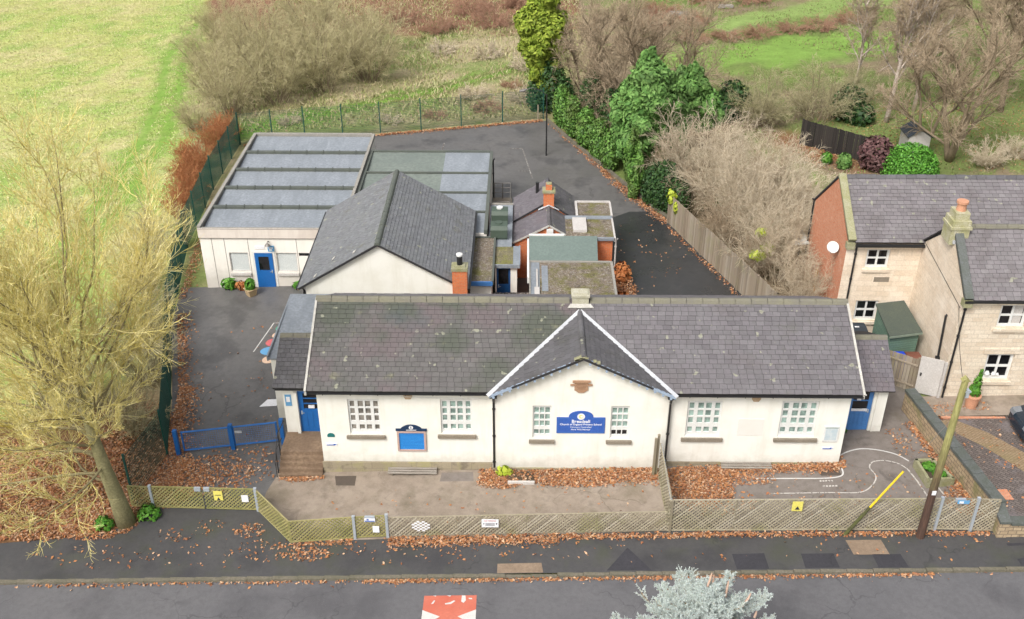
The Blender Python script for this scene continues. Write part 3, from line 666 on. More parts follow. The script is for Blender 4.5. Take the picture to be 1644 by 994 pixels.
for x, z in ((-12.86, 3.05), (-4.95, 3.07)): m = MB(); m.box(x, 8.9, z, x + .13, 17, z + .1); m.build('gutter', M['black'], hall)
downpipe(hall, -12.45, 9.05, -.3, 3.1, ax=(-1, 0, 0))
m = MB(); m.box(-5.62, 8.7, 2.72, -4.95, 9.25, 4.2); ch = m.build('chimney', M['brick'], hall)
m = MB(); m.box(-5.66, 8.66, 4.2, -4.91, 9.29, 4.36); m.box(-5.55, 8.76, 4.36, -5.02, 9.2, 4.42); m.build('cap', M['moss_stone'], ch)
m = MB(); m.tube([(-5.28, 8.98, 4.4), (-5.28, 8.98, 4.86)], .13, 12); m.build('flue', M['black'], ch)
m = MB(); m.tube([(-5.28, 8.98, 4.86), (-5.28, 8.98, 4.95), (-5.28, 8.98, 4.99)], [.15, .15, .05], 12); m.build('cowl', M['white'], ch)
m = MB(); m.box(-5.66, 8.66, 1.2, -4.91, 9.27, 2.72); m.build('chimney_base', M['render'], ch)
rng = random.Random(8); m = MB()
for x, y in ((-11.2, 9.9), (-10.1, 9.3), (-11.95, 9.05)): z = 3.18 + (x + 12.76) / 3.81 * 2.32 + .04; m.prism([(x - .07, y - .13, z - .045), (x + .05, y - .05, z + .03), (x + .08, y + .15, z + .05), (x - .04, y + .1, z - .02)], (0, 0, .02))
m.build('slipped_slate', M['mortar'], hall)

# ------------------------------------------------------------------ flat roofed classrooms
fb = thing('flat_roofed_classroom', 'cream panelled flat roofed classroom block with ribbed grey roof and bright blue door', 'classroom block', (-15.5, 15.25, -.45))
W0, W1, F0, F1 = -19.15, -11.7, 15.25, 28.3
w = MB(); plate(w, W0, W1, -1, 3.0, F0, [(-17.75, .5, -16.75, 1.62), (-15.3, .5, -14.22, 1.62), (-14.1, 1.42, -13.55, 1.62)], .1)
w.poly([(W0, F0, -1), (W0, F1, -1), (W0, F1, 3.0), (W0, F0, 3.0)]); w.poly([(W1, F0, -1), (W1, F1, -1), (W1, F1, 3.0), (W1, F0, 3.0)]); w.poly([(W0, F1, -1), (W1, F1, -1), (W1, F1, 3.0), (W0, F1, 3.0)])
w.build('wall', M['panel'], fb)
m = MB(); m.box(W0 - .03, F0 - .06, 2.5, W1, F0 + .02, 3.04); m.build('fascia', render_mat('weathered_fascia', (.62, .56, .5), (.45, .38, .33), .55), fb)
m = MB()
for x in (-18.55, -17.9, -16.68, -14.16, -13.1): m.box(x - .012, F0 - .008, -.6, x + .012, F0 + .001, 2.5)
m.box(W0, F0 - .07, 2.475, W1, F0 - .001, 2.5); m.box(W0 - .03, F0 - .065, 3.0, W1, F0 - .061, 3.03); m.build('panel_joint', simple('joint_grey', (.25, .22, .2)), fb)
for a, b in ((-17.75, -16.75), (-15.3, -14.22)): window(fb, a, .5, b, 1.62, F0, [(.04, .96)], [(.04, .96)], 'pane_pale', 'greywhite', .03, rec=.04, sillmat='greywhite')
m = MB(); m.box(-14.1, F0 + .06, 1.42, -13.55, F0 + .08, 1.62); m.build('vent', M['pane_dark'], fb)
m = MB(); m.box(-16.55, F0 - .03, -.42, -16.42, F0, 1.72); m.box(-15.48, F0 - .03, -.42, -15.36, F0, 1.72); m.box(-16.42, F0 - .03, 1.62, -15.48, F0, 1.72); m.build('door_frame', M['white'], fb)
door(fb, -16.42, -.4, -15.48, 1.62, F0 - .06, 'blue', (.2, .78, .5, .9), 0, planks=False, hside=1)
m = MB(); m.box(-16.35, F0 - .03, 1.85, -15.85, F0, 2.02); m.build('door_number', M['paper'], fb)
m = MB(); m.tube([(-15.6, F0, 2.3), (-15.6, F0 - .2, 2.36), (-15.6, F0 - .28, 2.28)], .03, 6); m.tube([(-15.6, F0 - .28, 2.3), (-15.6, F0 - .28, 2.18)], [.06, .16], 10); m.build('wall_lamp', M['steel_dk'], fb)
t = thing('door_sign', 'small light blue sign on the classroom wall right of its blue door', 'sign', (-15.5, F0, 1.75)); m = MB(); m.box(-15.68, F0 - .05, 1.72, -15.34, F0 - .031, 2.06); m.build('board', M['sky_paint'], t); m = MB(); m.box(-15.62, F0 - .056, 1.9, -15.4, F0 - .051, 1.96); m.box(-15.6, F0 - .056, 1.78, -15.45, F0 - .051, 1.86); m.build('print', M['paper'], t)
YS = [15.35, 17.72, 20.22, 22.74, 25.33, 28.1]
m = MB()
for i in range(5): m.prism([(W0 + .15, YS[i] + .1, 2.82), (W1 - .1, YS[i] + .1, 2.82), (W1 - .1, YS[i+1], 2.98), (W0 + .15, YS[i+1], 2.98)], (0, 0, -.05))
rf = m.build('roof', M['felt'], fb)
for y in YS[1:-1]:
    m = MB(); m.box(W0 + .1, y - .06, 2.8, W1 - .1, y + .16, 3.12)
    x = W0 + .8
    while x < W1 - .2: m.box(x, y - .09, 2.88, x + .06, y + .18, 3.15); x += .98
    m.build('roof_rib', M['felt_trim'], rf)
m = MB(); m.box(W0 - .04, F0 - .03, 2.98, W0 + .14, F1, 3.14); m.box(W1 - .12, F0, 2.9, W1 + .04, F1, 3.12); m.box(W0 + .14, F1 - .12, 2.9, W1 - .12, F1 + .04, 3.14); m.box(W0 + .14, F0 - .03, 2.9, W1 - .12, F0 + .09, 3.06); m.build('parapet', M['parapet'], fb)
gb2 = thing('green_roofed_annexe', 'flat roofed annexe with mossy green grey roof between the hall and playground', 'annexe', (-8, 15.5, -.2))
A0, A1, B0, B1 = -11.6, -4.3, 15.4, 26.05
w = MB(); w.box(A0, B0 + .02, -1, A1, B1 - .02, 2.72); w.build('wall', M['panel'], gb2)
m = MB()
for y0, y1 in ((15.5, 17.55), (17.7, 20.0), (20.15, 22.7), (22.85, 25.9)):
    m.cm = 0; m.prism([(A0 + .1, y0, 2.74), (-7.1, y0, 2.74), (-7.1, y1, 2.86), (A0 + .1, y1, 2.86)], (0, 0, -.05))
    m.cm = 1; m.prism([(-7.098, y0, 2.744), (A1 - .12, y0, 2.744), (A1 - .12, y1, 2.866), (-7.098, y1, 2.866)], (0, 0, -.05))
rf = m.build('roof', [M['felt_green'], M['felt']], gb2)
m = MB()
for y in (17.6, 20.06, 22.76): m.box(A0 + .1, y, 2.72, A1 - .1, y + .12, 2.94)
m.build('roof_rib', M['felt_trim'], rf)
m = MB(); m.box(A0 - .03, B0, 2.7, A0 + .12, B1, 2.95); m.box(A1 - .13, B0, 2.7, A1 + .05, B1, 2.93); m.box(A0 + .12, B1 - .14, 2.7, A1 - .13, B1 + .04, 2.95); m.build('parapet', M['felt_trim'], gb2)
downpipe(gb2, A1, 25.4, -.1, 2.7, mat='black', ax=(1, 0, 0))

# ------------------------------------------------------------------ outbuildings between hall and playground
lt = thing('gravel_roofed_lean_to', 'narrow white lean-to with a mossy gravel roof against the hall', 'lean-to', (-4.4, 10.7, 0))
m = MB(); m.box(-4.95, 10.75, -.3, -3.92, 15.1, 2.5); m.build('wall', M['render'], lt)
m = MB(); m.box(-4.98, 10.6, 2.5, -3.85, 15.2, 2.6); m.build('roof', M['gravel'], lt)
m = MB(); m.box(-3.9, 10.55, 2.44, -3.8, 15.2, 2.68); m.box(-5.0, 15.15, 2.5, -3.9, 15.25, 2.66); m.box(-4.98, 10.6, 2.56, -4.9, 15.2, 2.66); m.build('roof_edge', M['felt_trim'], lt)
m = MB(); m.box(-4.98, 10.52, 2.4, -3.85, 10.6, 2.62); m.build('fascia', M['blue_lt'], lt)
dl = thing('door_lobby', 'small cream lobby with a dark blue half glazed door and mossy flat roof', 'lobby', (-3.3, 12.5, 0))
w = MB(); w.box(-3.78, 12.55, -.3, -3.72, 14.3, 2.4); w.box(-3.02, 12.5, -.3, -2.7, 14.3, 2.4); w.box(-3.72, 12.6, 2.32, -3.02, 14.3, 2.4); w.build('wall', M['render'], dl)
door(dl, -3.72, .3, -3.02, 2.32, 12.56, 'blue_dk', (.14, .86, .52, .95), 0, planks=False, hside=-1)
m = MB(); m.box(-3.84, 12.4, 2.4, -2.6, 14.4, 2.5); m.build('roof', M['gravel_y'], dl)
m = MB(); m.box(-3.86, 12.34, 2.38, -2.56, 12.42, 2.56); m.box(-2.9, 12.42, 2.5, -2.56, 14.4, 2.54); m.box(-2.62, 12.42, 2.38, -2.54, 14.4, 2.58); m.build('roof_edge', M['felt'], dl)
lk = thing('link_roof_block', 'low link with a dark debris covered roof in the gap behind the school ridge', 'link block', (-3.6, 9, 0))
m = MB(); m.box(-4.95, 6.85, -.3, -3.83, 10.5, 1.66); m.box(-3.83, 6.85, -.3, -2.06, 12.4, .86); m.build('wall', M['render_old'], lk)
m = MB(); m.box(-4.95, 6.85, 1.66, -3.83, 10.52, 1.75); m.box(-3.826, 6.85, .86, -2.08, 12.44, .95); m.build('roof', gravel('dark_debris_roof', [(.04, .04, .042), (.06, .055, .05), (.3, .27, .24)], (.07, .07, .04), .6), lk)
gr = thing('gravel_flat_roof_block', 'wide flat roofed store with mossy gravel roof behind the stone chimney', 'store', (0, 10, 0))
m = MB(); m.box(-2.0, 7.15, -.3, 1.95, 12.7, 2.38); m.build('wall', M['brick'], gr)
m = MB(); m.box(-1.93, 7.1, 2.38, 1.9, 12.75, 2.5); m.build('roof', M['gravel'], gr)
m = MB(); m.box(-2.04, 7.1, 2.36, -1.6, 12.75, 2.515); m.box(-1.5, 9.9, 2.4, -1.2, 12.4, 2.512); m.build('lead_strip', M['felt'], gr)
m = MB(); m.box(1.9, 7.1, 2.34, 2.02, 12.8, 2.56); m.box(-2.06, 12.72, 2.34, 1.9, 12.84, 2.56); m.box(-2.1, 7.1, 2.34, -2.04, 12.84, 2.58); m.build('roof_edge', M['parapet'], gr)
m = MB(); m.tube([(-1.72, 10.0, 2.56), (-1.72, 11.9, 2.56)], .05, 6); m.box(-1.86, 9.3, 2.5, -1.62, 10.1, 2.62); m.build('roof_duct', M['greywhite'], gr)
gm = thing('metal_roofed_passage', 'brick passage under a plain grey green metal sheet roof', 'passage', (-.4, 13.5, 0))
m = MB(); m.box(-2.05, 12.86, -.3, 1.25, 14.95, 2.45); m.build('wall', M['brick'], gm)
m = MB(); m.prism([(-2.1, 12.86, 2.56), (1.3, 12.86, 2.56), (1.38, 15.1, 2.78), (-2.1, 15.1, 2.78)], (0, 0, -.06))
for x in (-.95, .2): m.box(x, 12.9, 2.6, x + .03, 12.95, 2.61)
rf = m.build('roof', M['copper'], gm)
m = MB(); m.box(-2.2, 11.0, 2.3, -2.105, 15.1, 2.62); m.bar((-2.1, 15.14, 2.8), (-.3, 15.14, 2.82), .12, .08); m.build('fascia', M['white'], gm)
bo = thing('brick_outhouse', 'orange brick outhouse with two small slate gables and a brick chimney', 'outhouse', (-1.2, 15.5, 0))
def gabled(x0, x1, xc, y0, y1, ez, ez2, rz, m1, m2, ov=.08, seed=20):
    w = MB()
    for y in (y0, y1): w.poly([(x0 + .1, y, -.3), (x1 - .1, y, -.3), (x1 - .1, y, ez2), (xc, y, rz - .06), (x0 + .1, y, ez)])
    for x, e in ((x0 + .1, ez), (x1 - .1, ez2)): w.poly([(x, y0, -.3), (x, y1, -.3), (x, y1, e), (x, y0, e)])
    w.build('wall', M['brick'], bo)
    roof(bo, [[(x0, y0 - ov, ez - .03), (xc, y0 - ov, rz), (xc, y1 + ov, rz), (x0, y1 + ov, ez - .03)]], m1, 'roof', .2, .26, seed)
    roof(bo, [[(x1, y0 - ov, ez2 - .03), (x1, y1 + ov, ez2 - .03), (xc, y1 + ov, rz), (xc, y0 - ov, rz)]], m2, 'roof', .2, .26, seed + 1)
    ridge_tiles(bo, (xc, y0 - ov, rz + .02), (xc, y1 + ov, rz + .02), .22, .08, .4, mat='slate_d')
gabled(-2.95, -.15, -1.06, 15.6, 17.75, 2.2, 2.65, 3.2, 'slate_p', 'slate_d', seed=21)
gabled(-2.95, .42, -1.08, 17.8, 20.6, 2.35, 2.45, 3.5, 'slate_p', 'slate_d', seed=25)
m = MB(); m.box(-1.34, 17.7, 2.9, -.78, 18.2, 4.0); ch = m.build('chimney', M['brick'], bo)
m = MB(); m.box(-1.4, 17.64, 3.98, -.72, 18.26, 4.1); m.build('cap', M['moss_stone'], ch)
m = MB(); m.box(-1.22, 17.8, 4.1, -.9, 18.1, 4.4); m.build('pot', M['brick'], ch); m = MB(); m.box(-1.2, 17.82, 4.4, -.92, 18.08, 4.46); m.build('pot_cap', M['moss_stone'], ch)
m = MB(); m.prism([(-1.62, 17.66, 2.98), (-1.06, 17.62, 3.28), (-.5, 17.66, 2.98), (-.5, 17.9, 3.06), (-1.06, 17.8, 3.36), (-1.62, 17.9, 3.06)], (0, 0, .02)); m.build('lead_flashing', M['lead'], bo)
m = MB(); m.tube([(-1.65, 19.6, 3.1), (-1.65, 19.6, 3.75)], .09, 8); m.build('vent_pipe', M['black'], bo)
m = MB(); m.box(-1.2, 15.42, 2.62, -.86, 15.6, 2.95); m.build('wall_box', M['white'], bo)
m = MB(); m.bar((-2.95, 15.5, 2.14), (-1.06, 15.5, 3.15), .03, .09); m.bar((-1.06, 15.5, 3.15), (-.15, 15.5, 2.6), .03, .09); m.build('verge', M['mortar'], bo)
fx = thing('flat_roofed_extension', 'brick extension with two mossy flat roofs and a small skylight', 'extension', (1.0, 15.1, 0))
m = MB(); m.box(-.1, 15.15, -.3, 2.2, 17.35, 2.58); m.box(.5, 17.4, -.3, 2.25, 19.3, 2.58); m.build('wall', M['brick'], fx)
m = MB(); m.box(-.2, 15.1, 2.58, 2.25, 17.25, 2.68); m.box(.5, 17.62, 2.58, 2.28, 19.3, 2.68); rf = m.build('roof', M['gravel'], fx)
m = MB(); m.box(-.2, 17.25, 2.58, 2.32, 17.62, 2.72); m.box(-.2, 15.0, 2.55, 2.3, 15.14, 2.7); m.build('lead_strip', M['felt'], fx)
m = MB(); m.box(.4, 17.62, 2.56, .52, 19.4, 2.76); m.box(.52, 19.3, 2.56, 2.34, 19.42, 2.76); m.box(2.26, 17.62, 2.56, 2.36, 19.3, 2.75); m.box(2.25, 15.0, 2.52, 2.34, 17.3, 2.73); m.build('roof_edge', M['greywhite'], fx)
m = MB(); m.box(.18, 15.7, 2.68, .9, 17.2, 2.82); sk = m.build('skylight', M['greywhite'], rf)
downpipe(fx, 2.3, 15.2, .3, 2.6, mat='greywhite', ax=(1, 0, 0))
tr = thing('tank_roof_annexe', 'narrow grey flat roofed annexe that carries two green tanks', 'annexe', (-3.5, 14.5, 0))
m = MB(); m.box(-4.15, 14.42, -.3, -3.02, 19.3, 2.4); m.build('wall', M['render_old'], tr)
m = MB(); m.box(-4.2, 14.4, 2.4, -2.98, 19.4, 2.5); m.build('roof', M['felt'], tr)
m = MB(); m.box(-4.24, 19.36, 2.4, -2.96, 19.46, 2.58); m.tube([(-4.1, 15.6, 2.54), (-4.1, 18.9, 2.54)], .03, 6); m.build('roof_edge', M['parapet'], tr)
for y, lab in ((15.55, 'green plastic tank on the grey flat roof, the nearer of the two to the school'), (17.3, 'green plastic tank with a white lid on the grey flat roof, beside brick outhouse')):
    t = thing('water_tank', lab, 'tank', (-3.65, y, 2.5), 'tanks on the flat roof'); n = 14
    m = MB(); prof = [(-.36, .0), (-.42, .12), (-.42, .55), (-.3, .74), (.3, .74), (.42, .55), (.42, .12), (.36, .0)]
    m.prism([(-4.08, y + a, 2.5 + b) for a, b in prof], (.86, 0, 0)); m.build('tank_body', M['tank'], t)
    if y > 16: m = MB(); m.tube([(-3.66, y + .1, 3.23), (-3.66, y + .1, 3.31)], .17, 12); m.build('lid', M['white'], t)
    else: m = MB(); m.tube([(-3.66, y + .1, 3.23), (-3.66, y + .1, 3.28)], .2, 12); m.build('lid', M['tank'], t)
cg = thing('railing_enclosure', 'small grey railed enclosure on a pale slab at the playground side of the annexe', 'railing', (-3.6, 22.5, 0))
m = MB(); m.box(-4.22, 19.6, -.2, -3.1, 24.4, .62); m.build('slab', simple('pale_slab', (.24, .2, .16), (.2, .17, .13), 2), cg)
m = MB()
for x in (-4.15, -3.65, -3.16):
    for y in (21.7, 24.3): m.tube([(x, y, .6), (x, y, 1.6)], .03, 6)
for z in (1.0, 1.3, 1.6):
    m.tube([(-4.15, 24.3, z), (-3.16, 24.3, z)], .025, 6); m.tube([(-3.16, 24.3, z), (-3.16, 21.7, z)], .025, 6)
m.tube([(-4.15, 21.7, 1.6), (-3.16, 21.7, 1.6)], .025, 6); m.build('rails', M['steel_dk'], cg)

# ------------------------------------------------------------------ stone house on the right
hs = thing('stone_house', 'pale stone double range house with slate roofs and a brick end wall', 'house', (18, 4.3, .55))
HX, HB = 15.6, 30.0
S22c = [(.1, .46), (.54, .9)]; S22r = [(.1, .46), (.54, .92)]
hw = [(17.2, 4.15, 18.35, 5.2), (17.2, 1.5, 18.35, 2.8), (23.0, 4.15, 24.15, 5.2), (23.0, 1.5, 24.15, 2.8)]
w = MB(); plate(w, HX, HB, -.2, 5.45, 4.3, hw, .18)
w.poly([(HB, 4.3, -.2), (HB, 9.3, -.2), (HB, 9.3, 5.45), (HB, 6.8, 7.4), (HB, 4.3, 5.45)]); w.build('front_wall', M['stone_small'], hs)
w = MB(); w.poly([(HX, 4.3, -.2), (HX, 9.3, -.2), (HX, 9.3, 5.5), (HX, 6.8, 7.45), (HX, 4.3, 5.45)]); w.build('side_wall', M['stone'], hs)
w = MB(); rw = [(13.15, 4.2, 14.2, 5.12), (13.1, 1.4, 14.15, 2.45)]
plate(w, 12.2, HX - .002, -.2, 5.5, 9.3, rw, .15); w.build('rear_wing_wall', M['stone'], hs)
w = MB(); w.poly([(12.2, 9.3, -.2), (12.2, 15.0, -.2), (12.2, 15.0, 4.95), (12.2, 12.1, 7.4), (12.2, 9.3, 5.5)]); w.build('end_wall', M['brick_pale'], hs)
w = MB(); w.poly([(12.2, 15, -.2), (HB, 15, -.2), (HB, 15, 4.95), (12.2, 15, 4.95)]); w.poly([(HB, 9.3, -.2), (HB, 15.0, -.2), (HB, 15.0, 4.95), (HB, 12.1, 7.4), (HB, 9.3, 5.5)]); w.build('back_wall', M['stone'], hs)
roof(hs, [[(HX + .25, 4.15, 5.5), (HB, 4.15, 5.5), (HB, 6.8, 7.55), (HX + .25, 6.8, 7.55)]], 'slate_n', course=.2, width=.3, seed=31)
roof(hs, [[(HB, 9.25, 5.65), (HX - .02, 9.25, 5.65), (HX - .02, 6.8, 7.55), (HB, 6.8, 7.55)]], 'slate_n', course=.2, width=.3, seed=32)
roof(hs, [[(12.5, 9.15, 5.55), (HB, 9.15, 5.55), (HB, 12.1, 7.48), (12.5, 12.1, 7.48)]], 'slate_n', course=.2, width=.3, seed=33)
roof(hs, [[(HB, 15.15, 4.9), (12.15, 15.15, 4.9), (12.15, 12.1, 7.48), (HB, 12.1, 7.48)]], 'slate_n', course=.2, width=.3, seed=34)
ridge_tiles(hs, (HX + .4, 6.8, 7.6), (HB, 6.8, 7.6), .3, .1, .45, seed=35, mat='ridge'); ridge_tiles(hs, (12.5, 12.1, 7.52), (HB, 12.1, 7.52), .3, .1, .45, seed=36, mat='slate_d')
m = MB(); m.bar((HX + .12, 4.1, 5.58), (HX + .12, 6.4, 7.4), .34, .14); m.build('gable_coping', M['coping'], hs)
m = MB(); m.box(HX - .06, 4.05, 5.2, HX + .3, 4.4, 5.5); m.box(12.14, 9.12, 5.2, 12.5, 9.42, 5.5); m.build('kneeler', M['moss_stone'], hs)
m = MB(); m.bar((12.34, 9.15, 5.66), (12.34, 12.1, 7.58), .34, .13); m.build('gable_coping', M['moss_stone'], hs)
m = MB(); m.bar((HX - .03, 9.2, 5.66), (HX - .03, 7.2, 7.3), .12, .06); m.build('verge', M['black'], hs)
m = MB(); m.box(15.36, 6.35, 6.9, 16.12, 7.25, 7.95); m.prism([(15.36, 6.35, 7.95), (16.12, 6.35, 7.95), (16.12, 7.25, 7.95), (15.36, 7.25, 7.95)], (0, 0, .02)); m.box(15.3, 6.3, 7.6, 16.18, 7.3, 7.72); m.box(15.45, 6.45, 7.97, 16.02, 7.15, 8.3)
ch = m.build('chimney', simple('lichen_chimney_stone', (.5, .46, .37), (.33, .32, .16), 2.2, .9, 16, .02), hs)
m = MB(); m.tube([(15.74, 6.8, 8.3), (15.74, 6.8, 8.6), (15.74, 6.8, 8.62), (15.74, 6.8, 8.72)], [.2, .18, .24, .24], 12); m.build('chimney_pot', M['terracotta'], ch)
m = MB(); m.box(15.5, 6.26, 6.98, 16.16, 6.34, 7.12); m.box(15.62, 6.1, 6.96, 16.14, 6.3, 7.0); m.build('flashing', M['lead'], ch)
m = MB(); m.prism([(15.55, 4.16 - .06, 5.42 + .0), (15.55, 4.02, 5.42), (15.55, 4.02, 5.5), (15.55, 4.1, 5.5)], (14.4, 0, 0)); m.build('gutter', M['black'], hs)
m = MB(); m.box(12.5, 8.98, 5.38, 15.58, 9.14, 5.48); m.build('gutter', M['black'], hs)
downpipe(hs, 15.72, 4.3, .6, 5.42); downpipe(hs, 12.62, 9.3, .5, 5.4); downpipe(hs, 12.2, 15.0, .3, 5.0, ax=(-1, 0, 0))
m = MB(); m.tube([(HX - .07, 4.95, .6), (HX - .07, 5.35, 4.05), (HX - .03, 5.35, 4.1)], .05, 8); m.box(HX - .16, 5.05, 2.0, HX, 5.2, 2.12); m.build('soil_pipe', M['black'], hs)
m = MB(); m.tube([(HX - .02, 9.2, 5.6), (HX - .02, 4.4, 5.0)], .012, 4); m.build('wall_cable', M['black'], hs)
for k, h in enumerate(hw): 
    f = window(hs, h[0], h[1], h[2], h[3], 4.3, S22c, S22r, 'pane_dark', 'white', .12, rec=.1, sillmat='stone_small')
    m = MB(); m.box(h[0] - .2, 4.26, h[3] + .03, h[2] + .2, 4.31, h[3] + .3); m.build('lintel', M['stone_small'], f)
    if k == 0: m = MB(); m.box(17.85, 4.436, 4.2, 18.2, 4.44, 5.1); m.build('curtain', M['greywhite'], f)
    if k == 1:
        m = MB()
        for x, r in ((17.45, .12), (17.72, .1), (17.9, .07)): m.tube([(x, 4.42, 1.62), (x, 4.42, 1.62 + r), (x, 4.42, 1.62 + 2*r)], [r*.6, r, r*.5], 8)
        m.build('ornament', M['white'], f)
for k, h in enumerate(rw): window(hs, h[0], h[1], h[2], h[3], 9.3, S22c, S22r, 'pane_dark', 'white', .1, rec=.08, sillmat='stone')
m = MB(); m.box(13.7, 9.29, 3.45, 14.4, 9.31, 3.7); m.build('stone_patch', M['sill'], hs)
dish = thing('satellite_dish', 'white satellite dish on the brick end wall of the stone house', 'satellite dish', (12.2, 10.6, 4.4))
m = MB(); c = Vector((11.92, 10.3, 4.72)); ax = Vector((-.55, -.8, .25)).normalized(); a = ax.cross(Vector((0, 0, 1))).normalized(); b = a.cross(ax)
rings = [(0, .0), (.13, .012), (.23, .04), (.28, .06)]; vs = []
for r, d in rings:
    for i in range(20): vs.append(c + a*r*math.cos(i*math.pi/10) + b*r*1.0*math.sin(i*math.pi/10) + ax*d)
for r, d in rings[::-1]:
    for i in range(20): vs.append(c + a*r*math.cos(i*math.pi/10) + b*r*math.sin(i*math.pi/10) + ax*(d - .02))
m.add(vs, [(k*20+i, k*20+(i+1) % 20, (k+1)*20+(i+1) % 20, (k+1)*20+i) for k in range(7) for i in range(20)]); m.build('reflector', M['white'], dish, smooth=True)
m = MB(); m.tube([c - ax*.02, Vector((12.2, 10.6, 4.5))], .025, 6); m.tube([c - b*.33 + ax*.06, c + ax*.45 - b*.1], .012, 5); m.build('bracket', M['steel_dk'], dish)
pk = thing('leaning_plank', 'orange timber plank leaning on the brick end wall', 'plank', (12.1, 12.4, .5)); m = MB(); m.bar((11.95, 12.4, -.1), (12.1, 12.55, 2.3), .35, .05, (1, 0, 0)); m.build('plank', simple('orange_timber', (.5, .25, .05), (.42, .2, .04), 2), pk)
# ------------------------------------------------------------------ ground and paving
def fbm(x, y, s, o=3):
    return noise.fractal(Vector((x * s, y * s, 3.7)), 1.0, 2.1, o)
def lerp3(a, b, t): t = max(0., min(1., t)); return tuple(p + (q - p) * t for p, q in zip(a, b))
def sstep(a, b, x):
    t = max(0., min(1., (x - a) / (b - a))); return t * t * (3 - 2 * t)
def pl_y(pts, t):
    for (a, b), (c, d) in zip(pts, pts[1:]):
        if t <= c: return b + (d - b) * max(0, (t - a)) / (c - a)
    return pts[-1][1]
FEDGE = [(-5, -20), (15, -21.5), (25, -23.3), (41, -27), (62, -32), (85, -38)]
def seg_d(x, y, pts):
    best = 1e9
    for (a, b), (c, d) in zip(pts, pts[1:]):
        vx, vy = c - a, d - b; t = max(0, min(1, ((x-a)*vx + (y-b)*vy) / (vx*vx + vy*vy + 1e-9)))
        best = min(best, math.hypot(x - a - t*vx, y - b - t*vy))
    return best
TRK = [(-28.6, 18), (-29.0, 27), (-29.6, 35.7), (-30.3, 41), (-31.4, 47), (-33.4, 55), (-34.3, 62.5), (-33.6, 69.3), (-32.6, 73)]
def zone(x, y):
    n1, n2, n3 = fbm(x, y, .12), fbm(x + 40, y, .45), fbm(x, y + 70, 1.3, 2)
    e = pl_y(FEDGE, y)
    field = lerp3((.36, .375, .13), (.43, .39, .195), sstep(-.1, .7, n1 * .7 + n3 * .7))
    field = lerp3(field, (.23, .335, .08), sstep(.0, .75, n2 - n1 * .3 + .15 + .5 * sstep(8, 1, e - x)) * .8)
    for off in (0, -1.5):
        d = abs(seg_d(x + off, y, TRK)); field = lerp3(field, (.15, .27, .045), sstep(1.0, .25, d + n3 * .3) * .85)
    rough = lerp3((.24, .22, .11), (.33, .28, .17), sstep(-.3, .5, n2))
    rough = lerp3(rough, (.13, .2, .045), sstep(-.05, .4, n1 + n3 * .3) * .7)
    if x < 3:
        rough = lerp3(rough, (.13, .23, .04), sstep(2.2, .6, seg_d(x, y, [(-24, 38), (-14, 43.5), (-7, 47.5), (0, 54)]) + n2))
        for o in (-.8, .9): rough = lerp3(rough, (.16, .13, .07), sstep(.45, .1, abs(seg_d(x, y + o, [(-14, 43.5), (-7, 47.5), (0, 54)]) + n3 * .2)) * .7)
        rough = lerp3(rough, (.34, .28, .18), sstep(5, 2, math.hypot((x + 6) * .6, y - 56) + n2 * 3) * .85)
        rough = lerp3(rough, (.2, .11, .07), sstep(60, 64, y + n2 * 4))
    else:
        garden = lerp3((.2, .155, .1), (.14, .185, .055), sstep(-.1, .5, n1 + n2 * .6 + n3 * .3))
        garden = lerp3(garden, (.17, .275, .06), sstep(1.2, -.5, seg_d(x, y, [(11, 51.5), (16, 53), (22, 54.5), (27, 56.5)]) - 3.0 + n2 * 2))
        garden = lerp3(garden, (.2, .275, .085), sstep(1., -.5, seg_d(x, y, [(16, 62.5), (24, 66), (32, 70)]) - 1.5 + n2 * 1.5))
        garden = lerp3(garden, (.15, .2, .06), sstep(2, -1, seg_d(x, y, [(24, 34), (31, 40), (38, 48)]) - 6 + n2 * 4) * .9)
        garden = lerp3(garden, (.15, .22, .05), sstep(1, -.5, seg_d(x, y, [(13.5, 31.5), (15.8, 27), (17, 24)]) - 1.0 + n2 * 1.3))
        garden = lerp3(garden, (.2, .1, .05), sstep(1.5, -.5, seg_d(x, y, [(15.5, 34), (19, 29)]) - .6 + n2))
        rough = garden
    c = lerp3(field, rough, sstep(-.8, .8, x - e + n2 * 1.6))
    if y < 30: c = lerp3(c, (.16, .085, .045), sstep(9, 5, math.hypot(x + 20.5, (y + .5) * 1.1) + n2 * 2))
    return c
xs = [-700, -300, -140, -90] + [-70 + .55 * i for i in range(228)] + [62, 90, 140, 300, 700]
ys = [-300, -100, -40] + [-20 + .55 * i for i in range(190)] + [90, 110, 150, 300, 900]
V = []; Cc = []
for y in ys:
    for x in xs:
        z = gz(x) - .035 - .2 * sstep(-4.3, -5.2, y)
        if y > 42 and x > pl_y(FEDGE, y) + 1: z += .22 * fbm(x, y, .25) 
        if x < -16.6 and y < 12: z += .35 * sstep(-3.6, -1.5, y) * sstep(-17.4, -19, x) * sstep(4.5, 1.5, y)
        if abs(x) > 120 or y > 100: z = gz(max(-120, min(120, x))) - .1
        V.append((x, y, z)); Cc.append((*zone(max(-75, min(60, x)), max(-20, min(86, y))), 1))
nx = len(xs); F = [(j*nx+i, j*nx+i+1, (j+1)*nx+i+1, (j+1)*nx+i) for j in range(len(ys)-1) for i in range(nx-1)]
me = bpy.data.meshes.new('ground'); me.from_pydata(V, [], F); ca = me.color_attributes.new('Col', 'FLOAT_COLOR', 'POINT')
ca.data.foreach_set('color', np.array(Cc, np.float32).ravel()); me.polygons.foreach_set('use_smooth', np.ones(len(F), bool))
t = NT('grassland'); at = t.new('ShaderNodeAttribute', attribute_name='Col')
k = t.ramp(t.noise(1.1, 6, .7, stretch=(.7, 1.1, 1, .1)), .3, .7, .82, 1.18)
